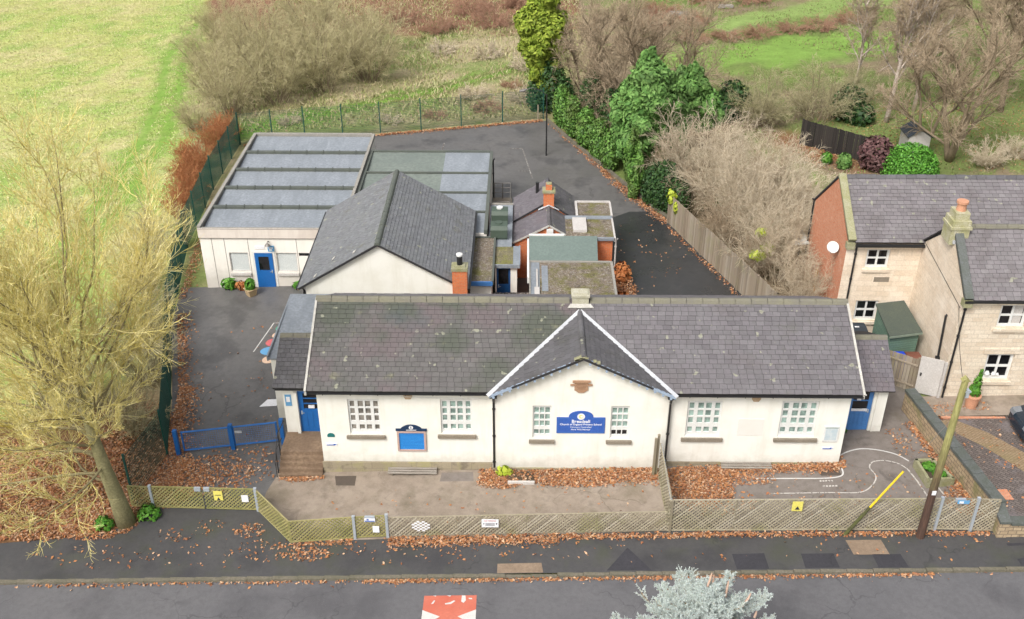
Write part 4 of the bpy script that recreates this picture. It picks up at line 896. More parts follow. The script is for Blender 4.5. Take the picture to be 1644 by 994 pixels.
k2 = t.ramp(t.noise(6.5, 6, .75, stretch=(.7, 1.2, 1, -.1)), .3, .7, .78, 1.22)
col = t.mix(1., t.mix(1., at.outputs['Color'], k, 'MULTIPLY'), k2, 'MULTIPLY')
gm_ = t.out(col, .95, t.noise(9, 5, .7), .12, spec=.1)
tag(link('ground', me, gm_), kind='structure')
def sheet(name, pts, dz, mat, kind='structure', sub=0):
    m = MB(); 
    m.poly([(x, y, gz(x) + dz) for x, y in pts]); o = m.build(name, M[mat])
    return tag(o, kind=kind)
sheet('road', [(-120, -12.2), (120, -12.2), (120, -5.9), (-120, -5.9)], -.1, 'road')
sheet('pavement', [(-60, -5.76), (60, -5.76), (60, -3.6), (14.9, -3.6), (-10.8, -3.6), (-12.3, -2.2), (-16.5, -1.9), (-17.0, -2.6), (-18.2, -3.5), (-22, -3.9), (-60, -4.2)], .0, 'pave')
m = MB(); rng = random.Random(3); x = -60.
while x < 60:
    L = .92; drop = .07 if (-3.7 < x < -1.4) else 0
    m.box(x + .006, -5.9, gz(x) - .3, x + L - .006, -5.75, gz(x + .45) + rng.uniform(.0, .012) - drop); x += L
tag(m.build('kerb', M['kerb']), kind='structure')
sheet('far_pavement', [(-60, -14.2), (60, -14.2), (60, -12.3), (-60, -12.3)], -.02, 'pave')
sheet('front_yard', [(-12.25, -.32), (-12.45, -1.2), (-12.5, -2.3), (-10.9, -4.02), (3.02, -3.72), (3.02, .1), (-12.2, .1)], .006, 'yard')
sheet('east_yard', [(3.02, -3.72), (14.95, -3.85), (14.1, 3.5), (14.6, 4.8), (15.6, 4.3), (15.6, 9.3), (12.4, 9.3), (10.1, 5.0), (10.1, .1), (3.02, .1)], .004, 'yard_e')
sheet('west_drive', [(-17.5, -1.9), (-12.5, -2.28), (-12.26, -.3), (-12.2, .4), (-10.5, .5), (-10.5, 7), (-12.4, 9), (-12.4, 15.3), (-20.6, 15.3), (-20.1, 12), (-18.1, 5.2), (-17.05, 1.2)], .003, 'play')
sheet('playground', [(-12.5, 15), (-4, 6.8), (10.6, 6.8), (10.7, 7.4), (8.6, 13.9), (6.0, 21.9), (3.8, 27), (2.45, 30.5), (-.7, 38.65), (-1.1, 38.9), (-6.9, 37.9), (-12.6, 36.9), (-17.9, 36.3), (-21.5, 35.5), (-21.3, 28)], .003, 'play')
sheet('wet_yard', [(1.9, 7), (10.7, 6.9), (10.6, 7.5), (8.6, 13.9), (6.0, 21.7), (5.2, 23.3), (3.9, 23.4), (2.5, 22.4), (2.2, 19)], .008, 'play_wet')
sheet('driveway', [(15.0, -3.9), (60, -3.9), (60, 2.75), (14.2, 2.9)], .004, 'setts')
sheet('driveway_band', [(14.5, 2.62), (15.7, 2.72), (16.8, 1.75), (17.75, .4), (19.6, -2.6), (20.2, -3.88), (19.2, -3.88), (18.4, -2.4), (17.25, -.75), (16.3, .85), (15.5, 1.75), (14.6, 2.1)], .009, 'setts_buff')
sheet('house_border', [(14.2, 2.9), (60, 2.75), (60, 4.32), (14.4, 4.32)], .05, 'yard')
m = MB(); m.box(15.2, 2.74, .3, 22, 2.86, .62); m.box(22.01, 2.74, .5, 40, 2.86, .78); tag(m.build('border_kerb', M['brick_pale']), kind='structure')
# pavement repairs, covers and painted marks
for i, (pts, mt) in enumerate([([(1.45, -4.55), (.62, -5.68), (2.2, -5.68)], 'pave_dk'), ([(5.15, -4.95), (6.3, -4.93), (6.33, -5.7), (5.2, -5.7)], 'pave_dk'), ([(7.6, -4.98), (8.75, -4.98), (8.8, -5.68), (7.6, -5.68)], 'pave_dk'), ([(10.1, -5.05), (11.1, -5.06), (11.2, -5.7), (10.15, -5.7)], 'pave_dk'), ([(15.0, -4.6), (16.6, -4.55), (16.9, -5.7), (15.1, -5.7)], 'pave_dk'), ([(14.6, -4.75), (15.9, -4.7), (16.0, -5.2), (14.7, -5.45)], 'pave'), ([(-3.25, -5.28), (-1.68, -5.26), (-1.62, -5.74), (-3.25, -5.74)], 'pave_buff'), ([(9.35, -4.33), (10.62, -4.33), (10.72, -5.08), (9.45, -5.06)], 'pave_buff')]):
    sheet('pavement_patch', pts, .005 + .002 * (mt == 'pave'), mt)
sheet('yard_patch', [(-9.88, -.33), (-9.02, -.33), (-9.0, -.93), (-9.75, -.9)], .011, 'drain')
sheet('yard_patch', [(-5.6, -.22), (-4.35, -.2), (-4.3, -.75), (-5.65, -.75)], .01, 'yard_e')
sheet('yard_patch', [(9.2, -.35), (10.1, -.33), (10.15, -.75), (9.35, -.75)], .01, 'drain')
RD = -.1
sheet('road_marking', [(-5.76, -6.67), (-3.94, -6.67), (-3.92, -11.5), (-5.78, -11.5)], RD + .004, 'red_road')
for sx, s in ((-5.77, 1), (-3.93, -1)): sheet('road_marking', [(sx, -7.32), (sx + s*.62, -7.62), (sx, -8.05)], RD + .008, 'line')
for pts in ([(-4.45, -6.68), (-4.33, -6.68), (-4.3, -6.9), (-4.38, -7.02), (-4.46, -6.95)], [(-5.0, -7.08), (-4.8, -7.06), (-4.66, -6.92), (-4.72, -6.9), (-4.84, -6.98), (-5.02, -7.03)], [(-5.5, -7.06), (-5.42, -7.04), (-5.36, -6.9), (-5.41, -6.89)], [(-4.2, -6.84), (-4.08, -6.86), (-4.1, -6.8), (-4.22, -6.79)], [(-5.46, -6.67), (-5.34, -6.67), (-5.36, -6.71)], [(-4.98, -6.67), (-4.82, -6.67), (-4.86, -6.72)]):
    sheet('road_marking', pts, RD + .008, 'line')
def painted(name, pts, w, dz, mat, closed=False):
    m = MB(); P = [Vector((x, y, gz(x) + dz)) for x, y in pts]; L = []; Rr = []
    for i, p in enumerate(P):
        d = (P[min(i+1, len(P)-1)] - P[max(i-1, 0)]); d.z = 0; d.normalize(); s = Vector((-d.y, d.x, 0)) * w / 2; L.append(p + s); Rr.append(p - s)
    n = len(P); m.add(L + Rr, [(i, i+1, n+i+1, n+i) for i in range(n-1)]); return tag(m.build(name, M[mat]), kind='structure')
def smooth(pts, k=5):
    out = []
    for i in range(len(pts) - 1):
        p0, p1, p2, p3 = [Vector(pts[max(0, min(len(pts)-1, i+j))]) for j in (-1, 0, 1, 2)]
        for s in range(k):
            t = s / k; out.append(tuple(.5*((2*p1) + (p2-p0)*t + (2*p0-5*p1+4*p2-p3)*t*t + (3*p1-p0-3*p2+p3)*t**3)))
    return out + [tuple(pts[-1])]
painted('track_line', smooth([(6.7, -.86), (8.5, -.9), (9.6, -.9), (10.15, -.75), (10.25, -.35), (10.2, .1), (10.5, .55), (11.2, .85), (11.9, .8), (12.6, .5), (13.0, .05)]), .06, .012, 'line')
painted('track_line', smooth([(7.2, -1.75), (9.4, -1.75), (10.6, -1.75), (11.2, -1.3), (11.45, -.8), (11.35, -.3), (11.6, .05), (12.1, .1), (12.55, -.1), (12.8, -.45)]), .05, .012, 'worn_line')
painted('track_line', [(12.8, -.45), (12.95, -1.2), (13.05, -2.1)], .06, .012, 'worn_line')
painted('track_line', [(13.6, -1.5), (13.75, -2.2)], .06, .012, 'worn_line')
for x, y, w_, h_ in ((9.2, -1.12, .55, .1), (9.25, -1.42, .6, .1)):
    for k in range(5): sheet('ground_lettering', [(x + k*w_/5, y), (x + (k+.72)*w_/5, y + .02), (x + (k+.7)*w_/5, y + h_), (x + (k+.05)*w_/5, y + h_*.9)], .013, 'worn_line')
painted('court_line', [(-2.75, 29.8), (-2.1, 29.75)], .08, .012, 'faint_line'); painted('court_line', [(-3.4, 33.6), (-2.5, 33.6)], .08, .012, 'faint_line'); painted('court_line', [(-2.5, 33.6), (-1.85, 28.6)], .06, .012, 'faint_line'); painted('court_line', [(-11, 33.2), (-7.7, 33.6)], .05, .012, 'faint_line'); painted('court_line', [(-8, 33), (-7.9, 35)], .07, .012, 'faint_line')
painted('yard_line', [(-15.27, 8.9), (-14.84, 11.5), (-14.5, 11.5)], .05, .012, 'line')
for (x, y, r1, r2, mt) in ((-14.35, 11.0, .3, .3, 'green_paint'), (-14.4, 10.35, .28, .28, 'peach_paint'), (-14.5, 9.7, .36, .34, 'red_paint'), (-14.5, 8.95, .46, .36, 'sky_paint'), (-14.4, 8.2, .3, .32, 'peach_paint')):
    sheet('painted_spot', [(x + r1*math.cos(a*math.pi/8), y + r2*math.sin(a*math.pi/8)) for a in range(16)], .011, mt)
sheet('painted_square', [(-14.0, 4.45), (-13.25, 4.5), (-13.05, 5.0), (-13.75, 5.0)], .011, 'paper')
mh = sheet('manhole_cover', [(15.45, -2.3), (16.2, -2.3), (16.15, -1.7), (15.4, -1.7)], .01, 'brick_pale', kind='thing'); tag(mh, 'reddish rectangular cover set in the block paved drive', 'manhole cover')

# ------------------------------------------------------------------ fences, gates, walls
def lattice(parent, p0, p1, h, mat='slat_wood', name='lattice_panel', sp=.16, w=.046, z0=.08, seed=0, rails=True):
    rng = random.Random(seed); a = Vector((*p0, 0)); b = Vector((*p1, 0)); d = (b - a); L = d.length; d.normalize(); n = Vector((d.y, -d.x, 0))
    m = MB()
    def pt(s, t, o): q = a + d*s + n*o; return Vector((q.x, q.y, gz(q.x) + z0 + t))
    for sg, o in ((1, .012), (-1, -.012)):
        s = -h if sg > 0 else 0.; e = L if sg > 0 else L + h
        while s < e:
            t0, t1 = 0., h; x0, x1 = s, s + sg*h
            lo, hi = sorted((x0, x1))
            def tt(x): return (x - s) * sg
            ta = max(0, min(tt(0), tt(L))) if True else 0; tb = min(h, max(tt(0), tt(L)))
            if tb - ta > .05:
                j = rng.uniform(-.006, .006); m.bar(pt(s + sg*ta + j, ta, o), pt(s + sg*tb + j, tb, o), w * rng.uniform(.85, 1.1), .014, n)
            s += sp
    if rails:
        m.bar(pt(0, -.02, 0), pt(L, -.02, 0), .05, .05, (0, 0, 1)); m.bar(pt(0, h, -.03), pt(L, h, -.03), .035, .035, (0, 0, 1))
    return m.build(name, M[mat], parent, uv=False)
def post(parent, x, y, h, mat='galv', s=.09, name='post', z0=-.2):
    m = MB(); m.box(x - s/2, y - s/2, gz(x) + z0, x + s/2, y + s/2, gz(x) + h); m.box(x - s*.56, y - s*.56, gz(x) + h, x + s*.56, y + s*.56, gz(x) + h + .015); return m.build(name, M[mat], parent)
def trellis(label, p0, p1, h, mat='slat_wood', posts=(), pm='slat_wood', seg=2.6, seed=1):
    t = thing('trellis_fence', label, 'fence', (p0[0], p0[1], gz(p0[0])), 'trellis fences along the pavement'); a, b = Vector(p0), Vector(p1); L = (b - a).length; n = max(1, round(L / seg))
    for i in range(n): lattice(t, a.lerp(b, i/n), a.lerp(b, (i+1)/n), h, mat, seed=seed*31+i)
    for i in range(n + 1):
        q = a.lerp(b, i/n); s = (b-a).normalized() * .06; q2 = q + Vector((-s.y, s.x)) * .6; post(t, q2.x, q2.y, h + .06, mat, .06)
    return t
def gate(label, p0, p1, h, mat, leaves=1, latch=True, seed=2):
    t = thing('trellis_gate', label, 'gate', (*p0, gz(p0[0]))); a, b = Vector(p0), Vector(p1)
    for i in range(leaves): lattice(t, a.lerp(b, (i + .015)/leaves), a.lerp(b, (i + .985)/leaves), h - .02, mat, 'gate_leaf', seed=seed + i, z0=.1)
    for q in (a, b): post(t, q.x, q.y, h + .14, name='gate_post', s=.1)
    m = MB(); q = a.lerp(b, .5 if leaves > 1 else .55); z = gz(q.x) + h - .02
    if leaves > 1: m.box(q.x - .3, q.y - .05, z - .02, q.x - .06, q.y + .04, z + .14); m.box(q.x + .06, q.y - .05, z - .02, q.x + .28, q.y + .04, z + .14)
    else: m.box(q.x - .25, q.y - .05, z - .0, q.x + .12, q.y + .03, z + .13)
    m.build('latch_plate', M['galv'], t)
    return t
P1, P2, P3, P4, P5, P6, P7, P8, P9 = (-16.65, -2.05), (-12.53, -2.3), (-10.92, -4.08), (-8.55, -3.9), (-7.35, -3.83), (2.95, -3.73), (12.68, -3.86), (13.94, -3.92), (14.72, -3.96)
trellis('short stub of mossy trellis between the big tree and driveway gate', (-17.55, -1.95), P1, .95, 'slat_green', seed=1)
g1 = gate('wide double trellis gate with mossy slats across the school drive', P1, P2, .98, 'slat_green', 2)
trellis('angled trellis panel joining the driveway gate to the pavement', P2, P3, .95, 'slat_green', seed=3)
trellis('low trellis fence just west of the small pedestrian gate', P3, P4, .95, 'slat_green', seed=4)
g2 = gate('small low trellis gate with two grey posts facing the pavement', P4, P5, .95, 'slat_green', 1)
trellis('long low trellis fence in front of the central gable', P5, P6, .85, 'slat_wood', seed=6)
trellis('tall trellis fence east of the dividing fence, with the yellow stay beside it', P6, P7, 1.4, 'slat_wood', seed=7)
g3 = gate('tall trellis gate with grey posts beside the telegraph pole', P7, P8, 1.42, 'slat_wood', 1)
trellis('short tall trellis stub between the tall gate and stone wall', P8, P9, 1.4, 'slat_wood', seed=9)
dv = thing('dividing_fence', 'trellis fence with a grey top rail dividing the front yard at the gable', 'fence', (3.05, -3.7, .17))
lattice(dv, (3.04, -3.7), (3.0, -.55), 1.5, 'slat_wood', seed=12)
m = MB(); m.tube([(3.02, -3.7, 1.68), (3.0, -.55, 1.72)], .035, 8); m.build('top_rail', M['galv'], dv); post(dv, 3.06, -3.76, 1.5, 'slat_wood', .08); post(dv, 2.9, -.5, 1.95, 'slat_wood', .09); post(dv, 2.78, -.6, 1.85, 'slat_wood', .09)
def fsign(label, x, y, z0, w, h, mat, name='fence_sign'):
    t = thing(name, label, 'sign', (x, y - .04, z0), 'signs fixed to the trellis'); m = MB(); m.box(x - w/2, y - .05, z0, x + w/2, y - .035, z0 + h); m.build('board', M[mat], t); return t
def on(pa, pb, x): t = (x - pa[0]) / (pb[0] - pa[0]); return pa[1] + (pb[1] - pa[1]) * t
t = fsign('yellow warning sign on the double driveway gate', -13.98, on(P1, P2, -13.98) - .03, gz(-14) + .55, .34, .45, 'yellow_pale'); m = MB(); m.prism([(-14.05, on(P1, P2, -14) - .085, .22), (-13.91, on(P1, P2, -14) - .085, .22), (-13.98, on(P1, P2, -14) - .085, .36)], (0, .004, 0)); m.box(-14.1, on(P1, P2, -14) - .085, .45, -13.86, on(P1, P2, -14) - .081, .48); m.build('pictogram', M['ink'], t)
fsign('small blank white sign by the right hand post of the double gate', -12.95, on(P1, P2, -12.95) - .03, gz(-13) + .5, .26, .33, 'paper')
fsign('small white notice on the low pedestrian gate', -7.75, -3.88, gz(-7.7) + .32, .24, .3, 'paper')
t = fsign('blue and white sign strip on top of the low pedestrian gate', -7.95, -3.9, gz(-8) + .86, .4, .16, 'paper'); m = MB(); m.box(-8.13, -3.956, gz(-8) + .88, -7.77, -3.951, gz(-8) + .92); m.box(-8.06, -3.956, gz(-8) + .94, -7.98, -3.951, gz(-8) + 1.0); m.build('print', M['blue_sign'], t)
t = fsign('white landscape notice with red heading on the long low trellis', -3.55, -3.83, gz(-3.5) + .45, .62, .38, 'paper')
zb = gz(-3.5) + .45
text_mesh('NO PARKING', .07, (-3.55, -3.885, zb + .31), 'red_ink', t); m = MB()
for k in range(3): m.box(-3.72, -3.884, zb + .08 + k*.05, -3.38, -3.881, zb + .1 + k*.05)
m.box(-3.8, -3.884, zb + .15, -3.76, -3.881, zb + .19); m.box(-3.34, -3.884, zb + .14, -3.29, -3.881, zb + .2); m.build('print', M['ink'], t)
t = thing('white_panel_patch', 'round white patch on the long low trellis left of the notice', 'sign', (-6.1, -3.8, .2)); m = MB()
for k in range(-3, 4):
    for j in range(-3, 4):
        if k*k + j*j < 12 and (k + j) % 2 == 0: m.box(-6.1 + k*.095 - .05, -3.85, gz(-6) + .52 + j*.07 - .035, -6.1 + k*.095 + .05, -3.845, gz(-6) + .52 + j*.07 + .035)
m.build('panel', M['paper'], t)
t = fsign('yellow warning sign on the tall eastern trellis', 7.55, on(P6, P7, 7.55) - .03, gz(7.5) + 1.02, .38, .44, 'yellow_pale'); m = MB(); m.prism([(7.46, -3.9, 1.42), (7.64, -3.9, 1.42), (7.55, -3.9, 1.57)], (0, .004, 0)); m.build('pictogram', M['ink'], t)
t = fsign('blue and white sign strip on the tall gate by the pole', 13.4, -3.93, gz(13.4) + 1.34, .42, .16, 'sky_paint'); m = MB(); m.box(13.25, -3.988, gz(13.4) + 1.37, 13.4, -3.981, gz(13.4) + 1.46); m.build('print', M['paper'], t)

# green mesh fence
def weld_fence(label, pts, h=2.2):
    t = thing('mesh_fence', label, 'fence', (*pts[0], gz(pts[0][0])), 'green mesh fencing round the school')
    for a, b in zip(pts, pts[1:]):
        a, b = Vector((*a, 0)), Vector((*b, 0)); L = (b - a).length; n = max(1, round(L / 2.9)); seg = []
        nv = int(L / .08)
        for i in range(nv + 1):
            q = a.lerp(b, i / nv); z = gz(q.x); seg.append(((q.x, q.y, z), (q.x, q.y, z + h), .009, .009))
        k = 0.1
        while k <= h: seg.append(((a.x, a.y, gz(a.x) + k), (b.x, b.y, gz(b.x) + k), .009, .009)); k += .12
        me = seg_mesh('mesh_panel', seg, 3); v = np.empty(len(me.vertices)*3, np.float32); me.vertices.foreach_get('co', v); v = v.reshape(-1, 3) - np.array(LOC[t.name], np.float32); me.vertices.foreach_set('co', v.ravel())
        link('mesh_panel', me, M['green_wire'], t)
        for i in range(n): q = a.lerp(b, i / n); post(t, q.x, q.y, h + .1, 'green_wire', .07)
    post(t, b.x, b.y, h + .1, 'green_wire', .07)
weld_fence('green mesh fence along the west side by the big bare tree', [(-17.6, -1.6), (-17.1, 1.2), (-18.15, 5.2), (-20.1, 12), (-21.6, 20), (-22.2, 28), (-22.3, 35.6)])
weld_fence('green mesh fence across the back of the playground', [(-22.3, 35.7), (-17.9, 36.6), (-12.6, 37.15), (-6.9, 38.2), (-1.0, 39.3)])
# blue tubular barrier
bb = thing('blue_barrier_gate', 'bright blue tubular barrier gate across the west drive', 'gate', (-16.6, 1.2, -.42))
A, B = Vector((-16.62, 1.2, 0)), Vector((-12.38, 1.84, 0))
def bz(p, h): return Vector((p.x, p.y, gz(p.x) + h))
for f0, f1 in ((.06, .5), (.54, .95)):
    m = MB(); p, q = A.lerp(B, f0), A.lerp(B, f1)
    m.tube([bz(p, .2), bz(q, .2)], .04, 8); m.tube([bz(p, 1.12), bz(q, 1.12)], .04, 8); m.tube([bz(p, .2), bz(p, 1.16)], .04, 8); m.tube([bz(q, .2), bz(q, 1.16)], .04, 8)
    k = .07
    while k < 1: r_ = p.lerp(q, k); m.tube([bz(r_, .2), bz(r_, 1.12)], .004, 4); k += .05
    k = .3
    while k < 1.1: m.tube([bz(p, k), bz(q, k)], .004, 4); k += .1
    m.build('gate_leaf', M['blue'], bb)
for f in (0., .52, 1.):
    p = A.lerp(B, f); m = MB(); m.box(p.x - .08, p.y - .08, gz(p.x) - .2, p.x + .08, p.y + .08, gz(p.x) + 1.27); m.build('gate_post', M['blue'], bb)
m = MB(); p = A.lerp(B, .56); m.box(p.x, p.y - .07, gz(p.x) + .85, p.x + .28, p.y - .04, gz(p.x) + .95); m.build('latch', M['galv'], bb)
# board fence beside the playground
def boards(name, label, pts, h, mat='timber', bw=.14, cat='fence', postm=None, seed=1, dz=0.):
    t = thing(name, label, cat, (*pts[0], gz(pts[0][0]))); rng = random.Random(seed)
    for a, b in zip(pts, pts[1:]):
        a, b = Vector((*a, 0)), Vector((*b, 0)); L = (b - a).length; d = (b - a).normalized(); n = Vector((d.y, -d.x, 0)); m = MB(); s = 0.
        while s < L:
            q = a + d * (s + bw/2) + n * rng.uniform(-.012, .012); z = gz(q.x) + dz
            m.bar((q.x, q.y, z), (q.x, q.y, z + h + rng.uniform(-.02, .03)), bw - .012, .022, n); s += bw
        for k in (.3, h - .3): m.bar((a.x - n.x*.04, a.y - n.y*.04, gz(a.x) + dz + k), (b.x - n.x*.04, b.y - n.y*.04, gz(b.x) + dz + k), .04, .08)
        m.build('board_panel', M[mat], t, uv=False)
        k = max(1, round(L / 2.2))
        for i in range(k + 1): q = a.lerp(b, i / k) + n * .05; post(t, q.x, q.y, h + .05, postm or mat, .1)
    return t
boards('board_fence', 'weathered grey vertical board fence along the east side of the playground', [(6.0, 21.8), (7.3, 17.8), (8.6, 13.9), (9.75, 10.3), (10.7, 7.3)], 1.8, postm='timber', seed=4)
boards('side_fence', 'short grey board fence in front of the wheelie bins', [(14.62, 4.78), (13.2, 5.85)], 1.65, seed=6)
boards('garden_fence', 'dark board fence in the shade at the back of the garden', [(16.2, 33.3), (19.6, 29.9)], 1.7, mat='timber_dark', seed=8)
t = thing('side_gate', 'plain grey white side gate standing open by the house corner', 'gate', (15.5, 4.35, .55)); m = MB(); m.bar((15.5, 4.3, 1.5), (14.66, 4.72, 1.48), .04, 1.85); m.build('panel', M['greywhite'], t)
m = MB(); m.box(15.48, 4.18, .4, 15.58, 4.28, 2.4); m.build('gate_post', M['greywhite'], t); m = MB(); m.box(14.72, 4.62, 1.45, 14.78, 4.68, 1.6); m.build('latch', M['black'], t)
# stone wall between yard and drive
sw = thing('stone_wall', 'rubble stone wall with dark coping between school yard and block paved drive', 'wall', (14.5, 0, .5))
a, b = Vector((13.92, 3.5, 0)), Vector((14.98, -3.55, 0)); n = 9; d = (b - a).normalized(); s = Vector((-d.y, d.x, 0))
m = MB(); m.bar((a.x, a.y, .68), (b.x, b.y, .72), .34, 1.5); m.build('wall', M['rubble'], sw)
m = MB(); rng = random.Random(2)
for i in range(n): p, q = a.lerp(b, (i+.008)/n), a.lerp(b, (i+.992)/n); zz = rng.uniform(-.01, .012); m.bar((p.x, p.y, 1.5 + zz), (q.x, q.y, 1.5 + zz + .005), .44, .13)
m.build('coping', M['coping'], sw)
lw = thing('low_front_wall', 'low mossy stone wall with grey coping along the pavement before the drive', 'wall', (20, -4.05, .6))
m = MB(); m.box(14.78, -4.28, .2, 40, -3.98, 1.12); m.box(14.76, -4.3, .2, 15.1, -3.6, 1.2); m.build('wall', M['rubble'], lw)
m = MB(); x = 15.15
while x < 40: m.box(x + .01, -4.33, 1.12 + 0*x, x + .95, -3.93, 1.23); x += .96
m.prism([(14.72, -4.34, 1.2), (15.13, -4.34, 1.2), (15.13, -3.4, 1.42), (14.72, -3.4, 1.42)], (0, 0, .1)); m.build('coping', M['coping'], lw)
pk_ = [(-.75, 38.75), (.9, 34.4), (2.55, 30.6), (3.95, 27.1), (5.2, 24.1), (6.05, 22.2)]
m = MB()
for (x0, y0), (x1, y1) in zip(pk_, pk_[1:]):
    p, q = Vector((x0, y0, gz(x0) + .06)), Vector((x1, y1, gz(x1) + .06)); L = (q-p).length; k = int(L / .9)
    for i in range(k): m.bar(p.lerp(q, (i+.02)/k), p.lerp(q, (i+.98)/k), .17, .3)
tag(m.build('edging_kerb', M['kerb']), kind='structure')

# ------------------------------------------------------------------ pole, lamps, cables
tp = thing('telegraph_pole', 'tall wooden telegraph pole, green with algae at the top, by the tall gate', 'telegraph pole', (12.06, -4.2, .44))
m = MB(); m.tube([(12.06, -4.2, .2), (12.1, -4.2, 3.8), (12.16, -4.2, 7.35)], [.15, .13, .105], 14); m.prism([(12.02, -4.3, 7.35), (12.3, -4.3, 7.35), (12.16, -4.3, 7.5)], (0, .2, 0)); m.build('pole', M['pole'], tp, smooth=False)
m = MB(); m.box(12.26, -4.3, 6.7, 12.36, -4.15, 7.0); m.box(12.22, -4.28, 6.9, 12.42, -4.2, 6.95); m.build('junction_box', M['galv'], tp)
m = MB(); m.box(12.0, -4.36, 2.55, 12.14, -4.33, 2.72); m.build('tag_plate', M['paper'], tp)
m = MB()
for k in range(4): m.bar((12.0 + .02*k, -4.2, 4.2 + .5*k), (12.32 + .0*k, -4.2, 4.2 + .5*k), .02, .02)
m.build('step', M['steel_dk'], tp)
sy = thing('pole_stay', 'diagonal pole stay with a yellow guard above its dark lower sleeve', 'stay', (9.36, -3.98, .36))
e0, e1 = Vector((9.36, -4.05, .3)), Vector((12.1, -4.15, 5.75)); m = MB(); m.tube([e0, e1], .008, 5); m.build('wire', M['steel_dk'], sy)
m = MB(); m.tube([e0, e0.lerp(e1, .26)], .07, 8, .055); m.build('lower_sleeve', simple('mossy_sleeve', (.05, .045, .03), (.09, .1, .03), 4), sy); m = MB(); m.tube([e0.lerp(e1, .25), e0.lerp(e1, .57)], .042, 8, .036); m.build('guard', M['yellow'], sy)
def cable(label, p, q, sag, r=.011):
    p, q = Vector(p), Vector(q); m = MB(); m.tube([p.lerp(q, i/14) - Vector((0, 0, sag*4*(i/14)*(1-i/14))) for i in range(15)], r, 5); o = m.build('overhead_cable', M['black']); tag(o, label, 'cable', 'overhead cables from the pole')
cable('thin overhead cable from the telegraph pole to the stone house', (12.16, -4.2, 7.1), (15.6, 4.6, 5.0), .25)
lp = thing('lamp_post', 'thin dark lamp post with a short arm at the back of the playground', 'lamp post', (-.9, 32.3, .05))
m = MB(); m.tube([(-.9, 32.3, 0), (-.93, 32.3, 4.3)], .055, 8, .04); m.tube([(-.93, 32.3, 4.2), (-1.3, 32.3, 4.55), (-1.9, 32.3, 4.72), (-2.3, 32.3, 4.6)], .03, 6); m.build('post', M['black'], lp)
m = MB(); m.tube([(-2.25, 32.3, 4.62), (-2.4, 32.3, 4.55), (-2.7, 32.3, 4.5)], [.05, .12, .06], 8); m.build('lamp_head', M['steel_dk'], lp)
t = thing('marker_post', 'short pale wooden post by the corner of the back fence', 'post', (-1.4, 38.9, 0)); m = MB(); m.box(-1.45, 38.85, -.1, -1.35, 38.95, 1.2); m.build('post', M['slat_wood'], t)

# ------------------------------------------------------------------ bins, shed, pots, car
def wbin(label, x, y, z, w, mat, dep=.6, h=1.05):
    t = thing('wheelie_bin', label, 'wheelie bin', (x, y, z), 'wheelie bins by the stone house'); m = MB(); a, b = w/2*.86, w/2
    lo = [(x-a, y-dep*.42, z), (x+a, y-dep*.42, z), (x+a, y+dep*.42, z), (x-a, y+dep*.42, z)]; hi = [(x-b, y-dep*.5, z+h*.93), (x+b, y-dep*.5, z+h*.93), (x+b, y+dep*.5, z+h*.93), (x-b, y+dep*.5, z+h*.93)]
    m.add(lo + hi, [(3,2,1,0), (4,5,6,7), (0,1,5,4), (1,2,6,5), (2,3,7,6), (3,0,4,7)]); m.build('bin_body', M[mat], t)
    m = MB(); m.prism([(x-b-.02, y-dep*.56, z+h*.93), (x-b-.02, y-dep*.5, z+h), (x-b-.02, y, z+h*1.05), (x-b-.02, y+dep*.5, z+h*1.02), (x-b-.02, y+dep*.54, z+h*.93)], (2*b+.04, 0, 0)); m.build('lid', M[mat], t)
    m = MB(); m.tube([(x-b*.8, y+dep*.55, z+h*.9), (x+b*.8, y+dep*.55, z+h*.9)], .02, 6); m.build('handle', M['black'], t)
    for s_ in (-1, 1): m = MB(); m.tube([(x+s_*b*.8-.03, y+dep*.45, z+.1), (x+s_*b*.8+.03, y+dep*.45, z+.1)], .1, 10); m.build('wheel', M['black'], t)
    return t
wbin('bright blue wheelie bin with closed lid behind the board fence', 14.22, 6.05, .5, .58, 'bin_blue')
wbin('brown wheelie bin with closed lid beside the grey white gate', 14.87, 6.0, .52, .58, 'bin_brown')
t = wbin('dark grey bin with a small white mark under the rear window', 13.1, 8.5, .48, .75, 'bin_grey', .75, 1.0); m = MB(); m.box(12.95, 8.4, 1.535, 13.15, 8.5, 1.545); m.build('mark', M['paper'], t)
sh = thing('garden_shed', 'sage green timber shed with felt pent roof in the corner of the house', 'shed', (14.6, 7.7, .5))
m = MB(); base = [(13.92, 8.75), (15.18, 9.05), (15.22, 6.75), (13.84, 6.42)]
top = [2.42, 2.42, 2.28, 2.28]; m.add([(x, y, .4) for x, y in base] + [(x, y, top[i]) for i, (x, y) in enumerate(base)], [(0,1,5,4), (1,2,6,5), (2,3,7,6), (3,0,4,7)]); m.build('wall', M['shed_wall'], sh)
m = MB(); m.prism([(13.86, 8.92, 2.47), (15.27, 9.22, 2.47), (15.31, 6.64, 2.36), (13.74, 6.27, 2.36)], (0, 0, .05)); rf = m.build('roof', M['shed_roof'], sh)
m = MB(); m.bar((15.31, 6.63, 2.34), (13.74, 6.26, 2.34), .03, .1); m.build('fascia', simple('pale_green_trim', (.22, .27, .21)), sh)
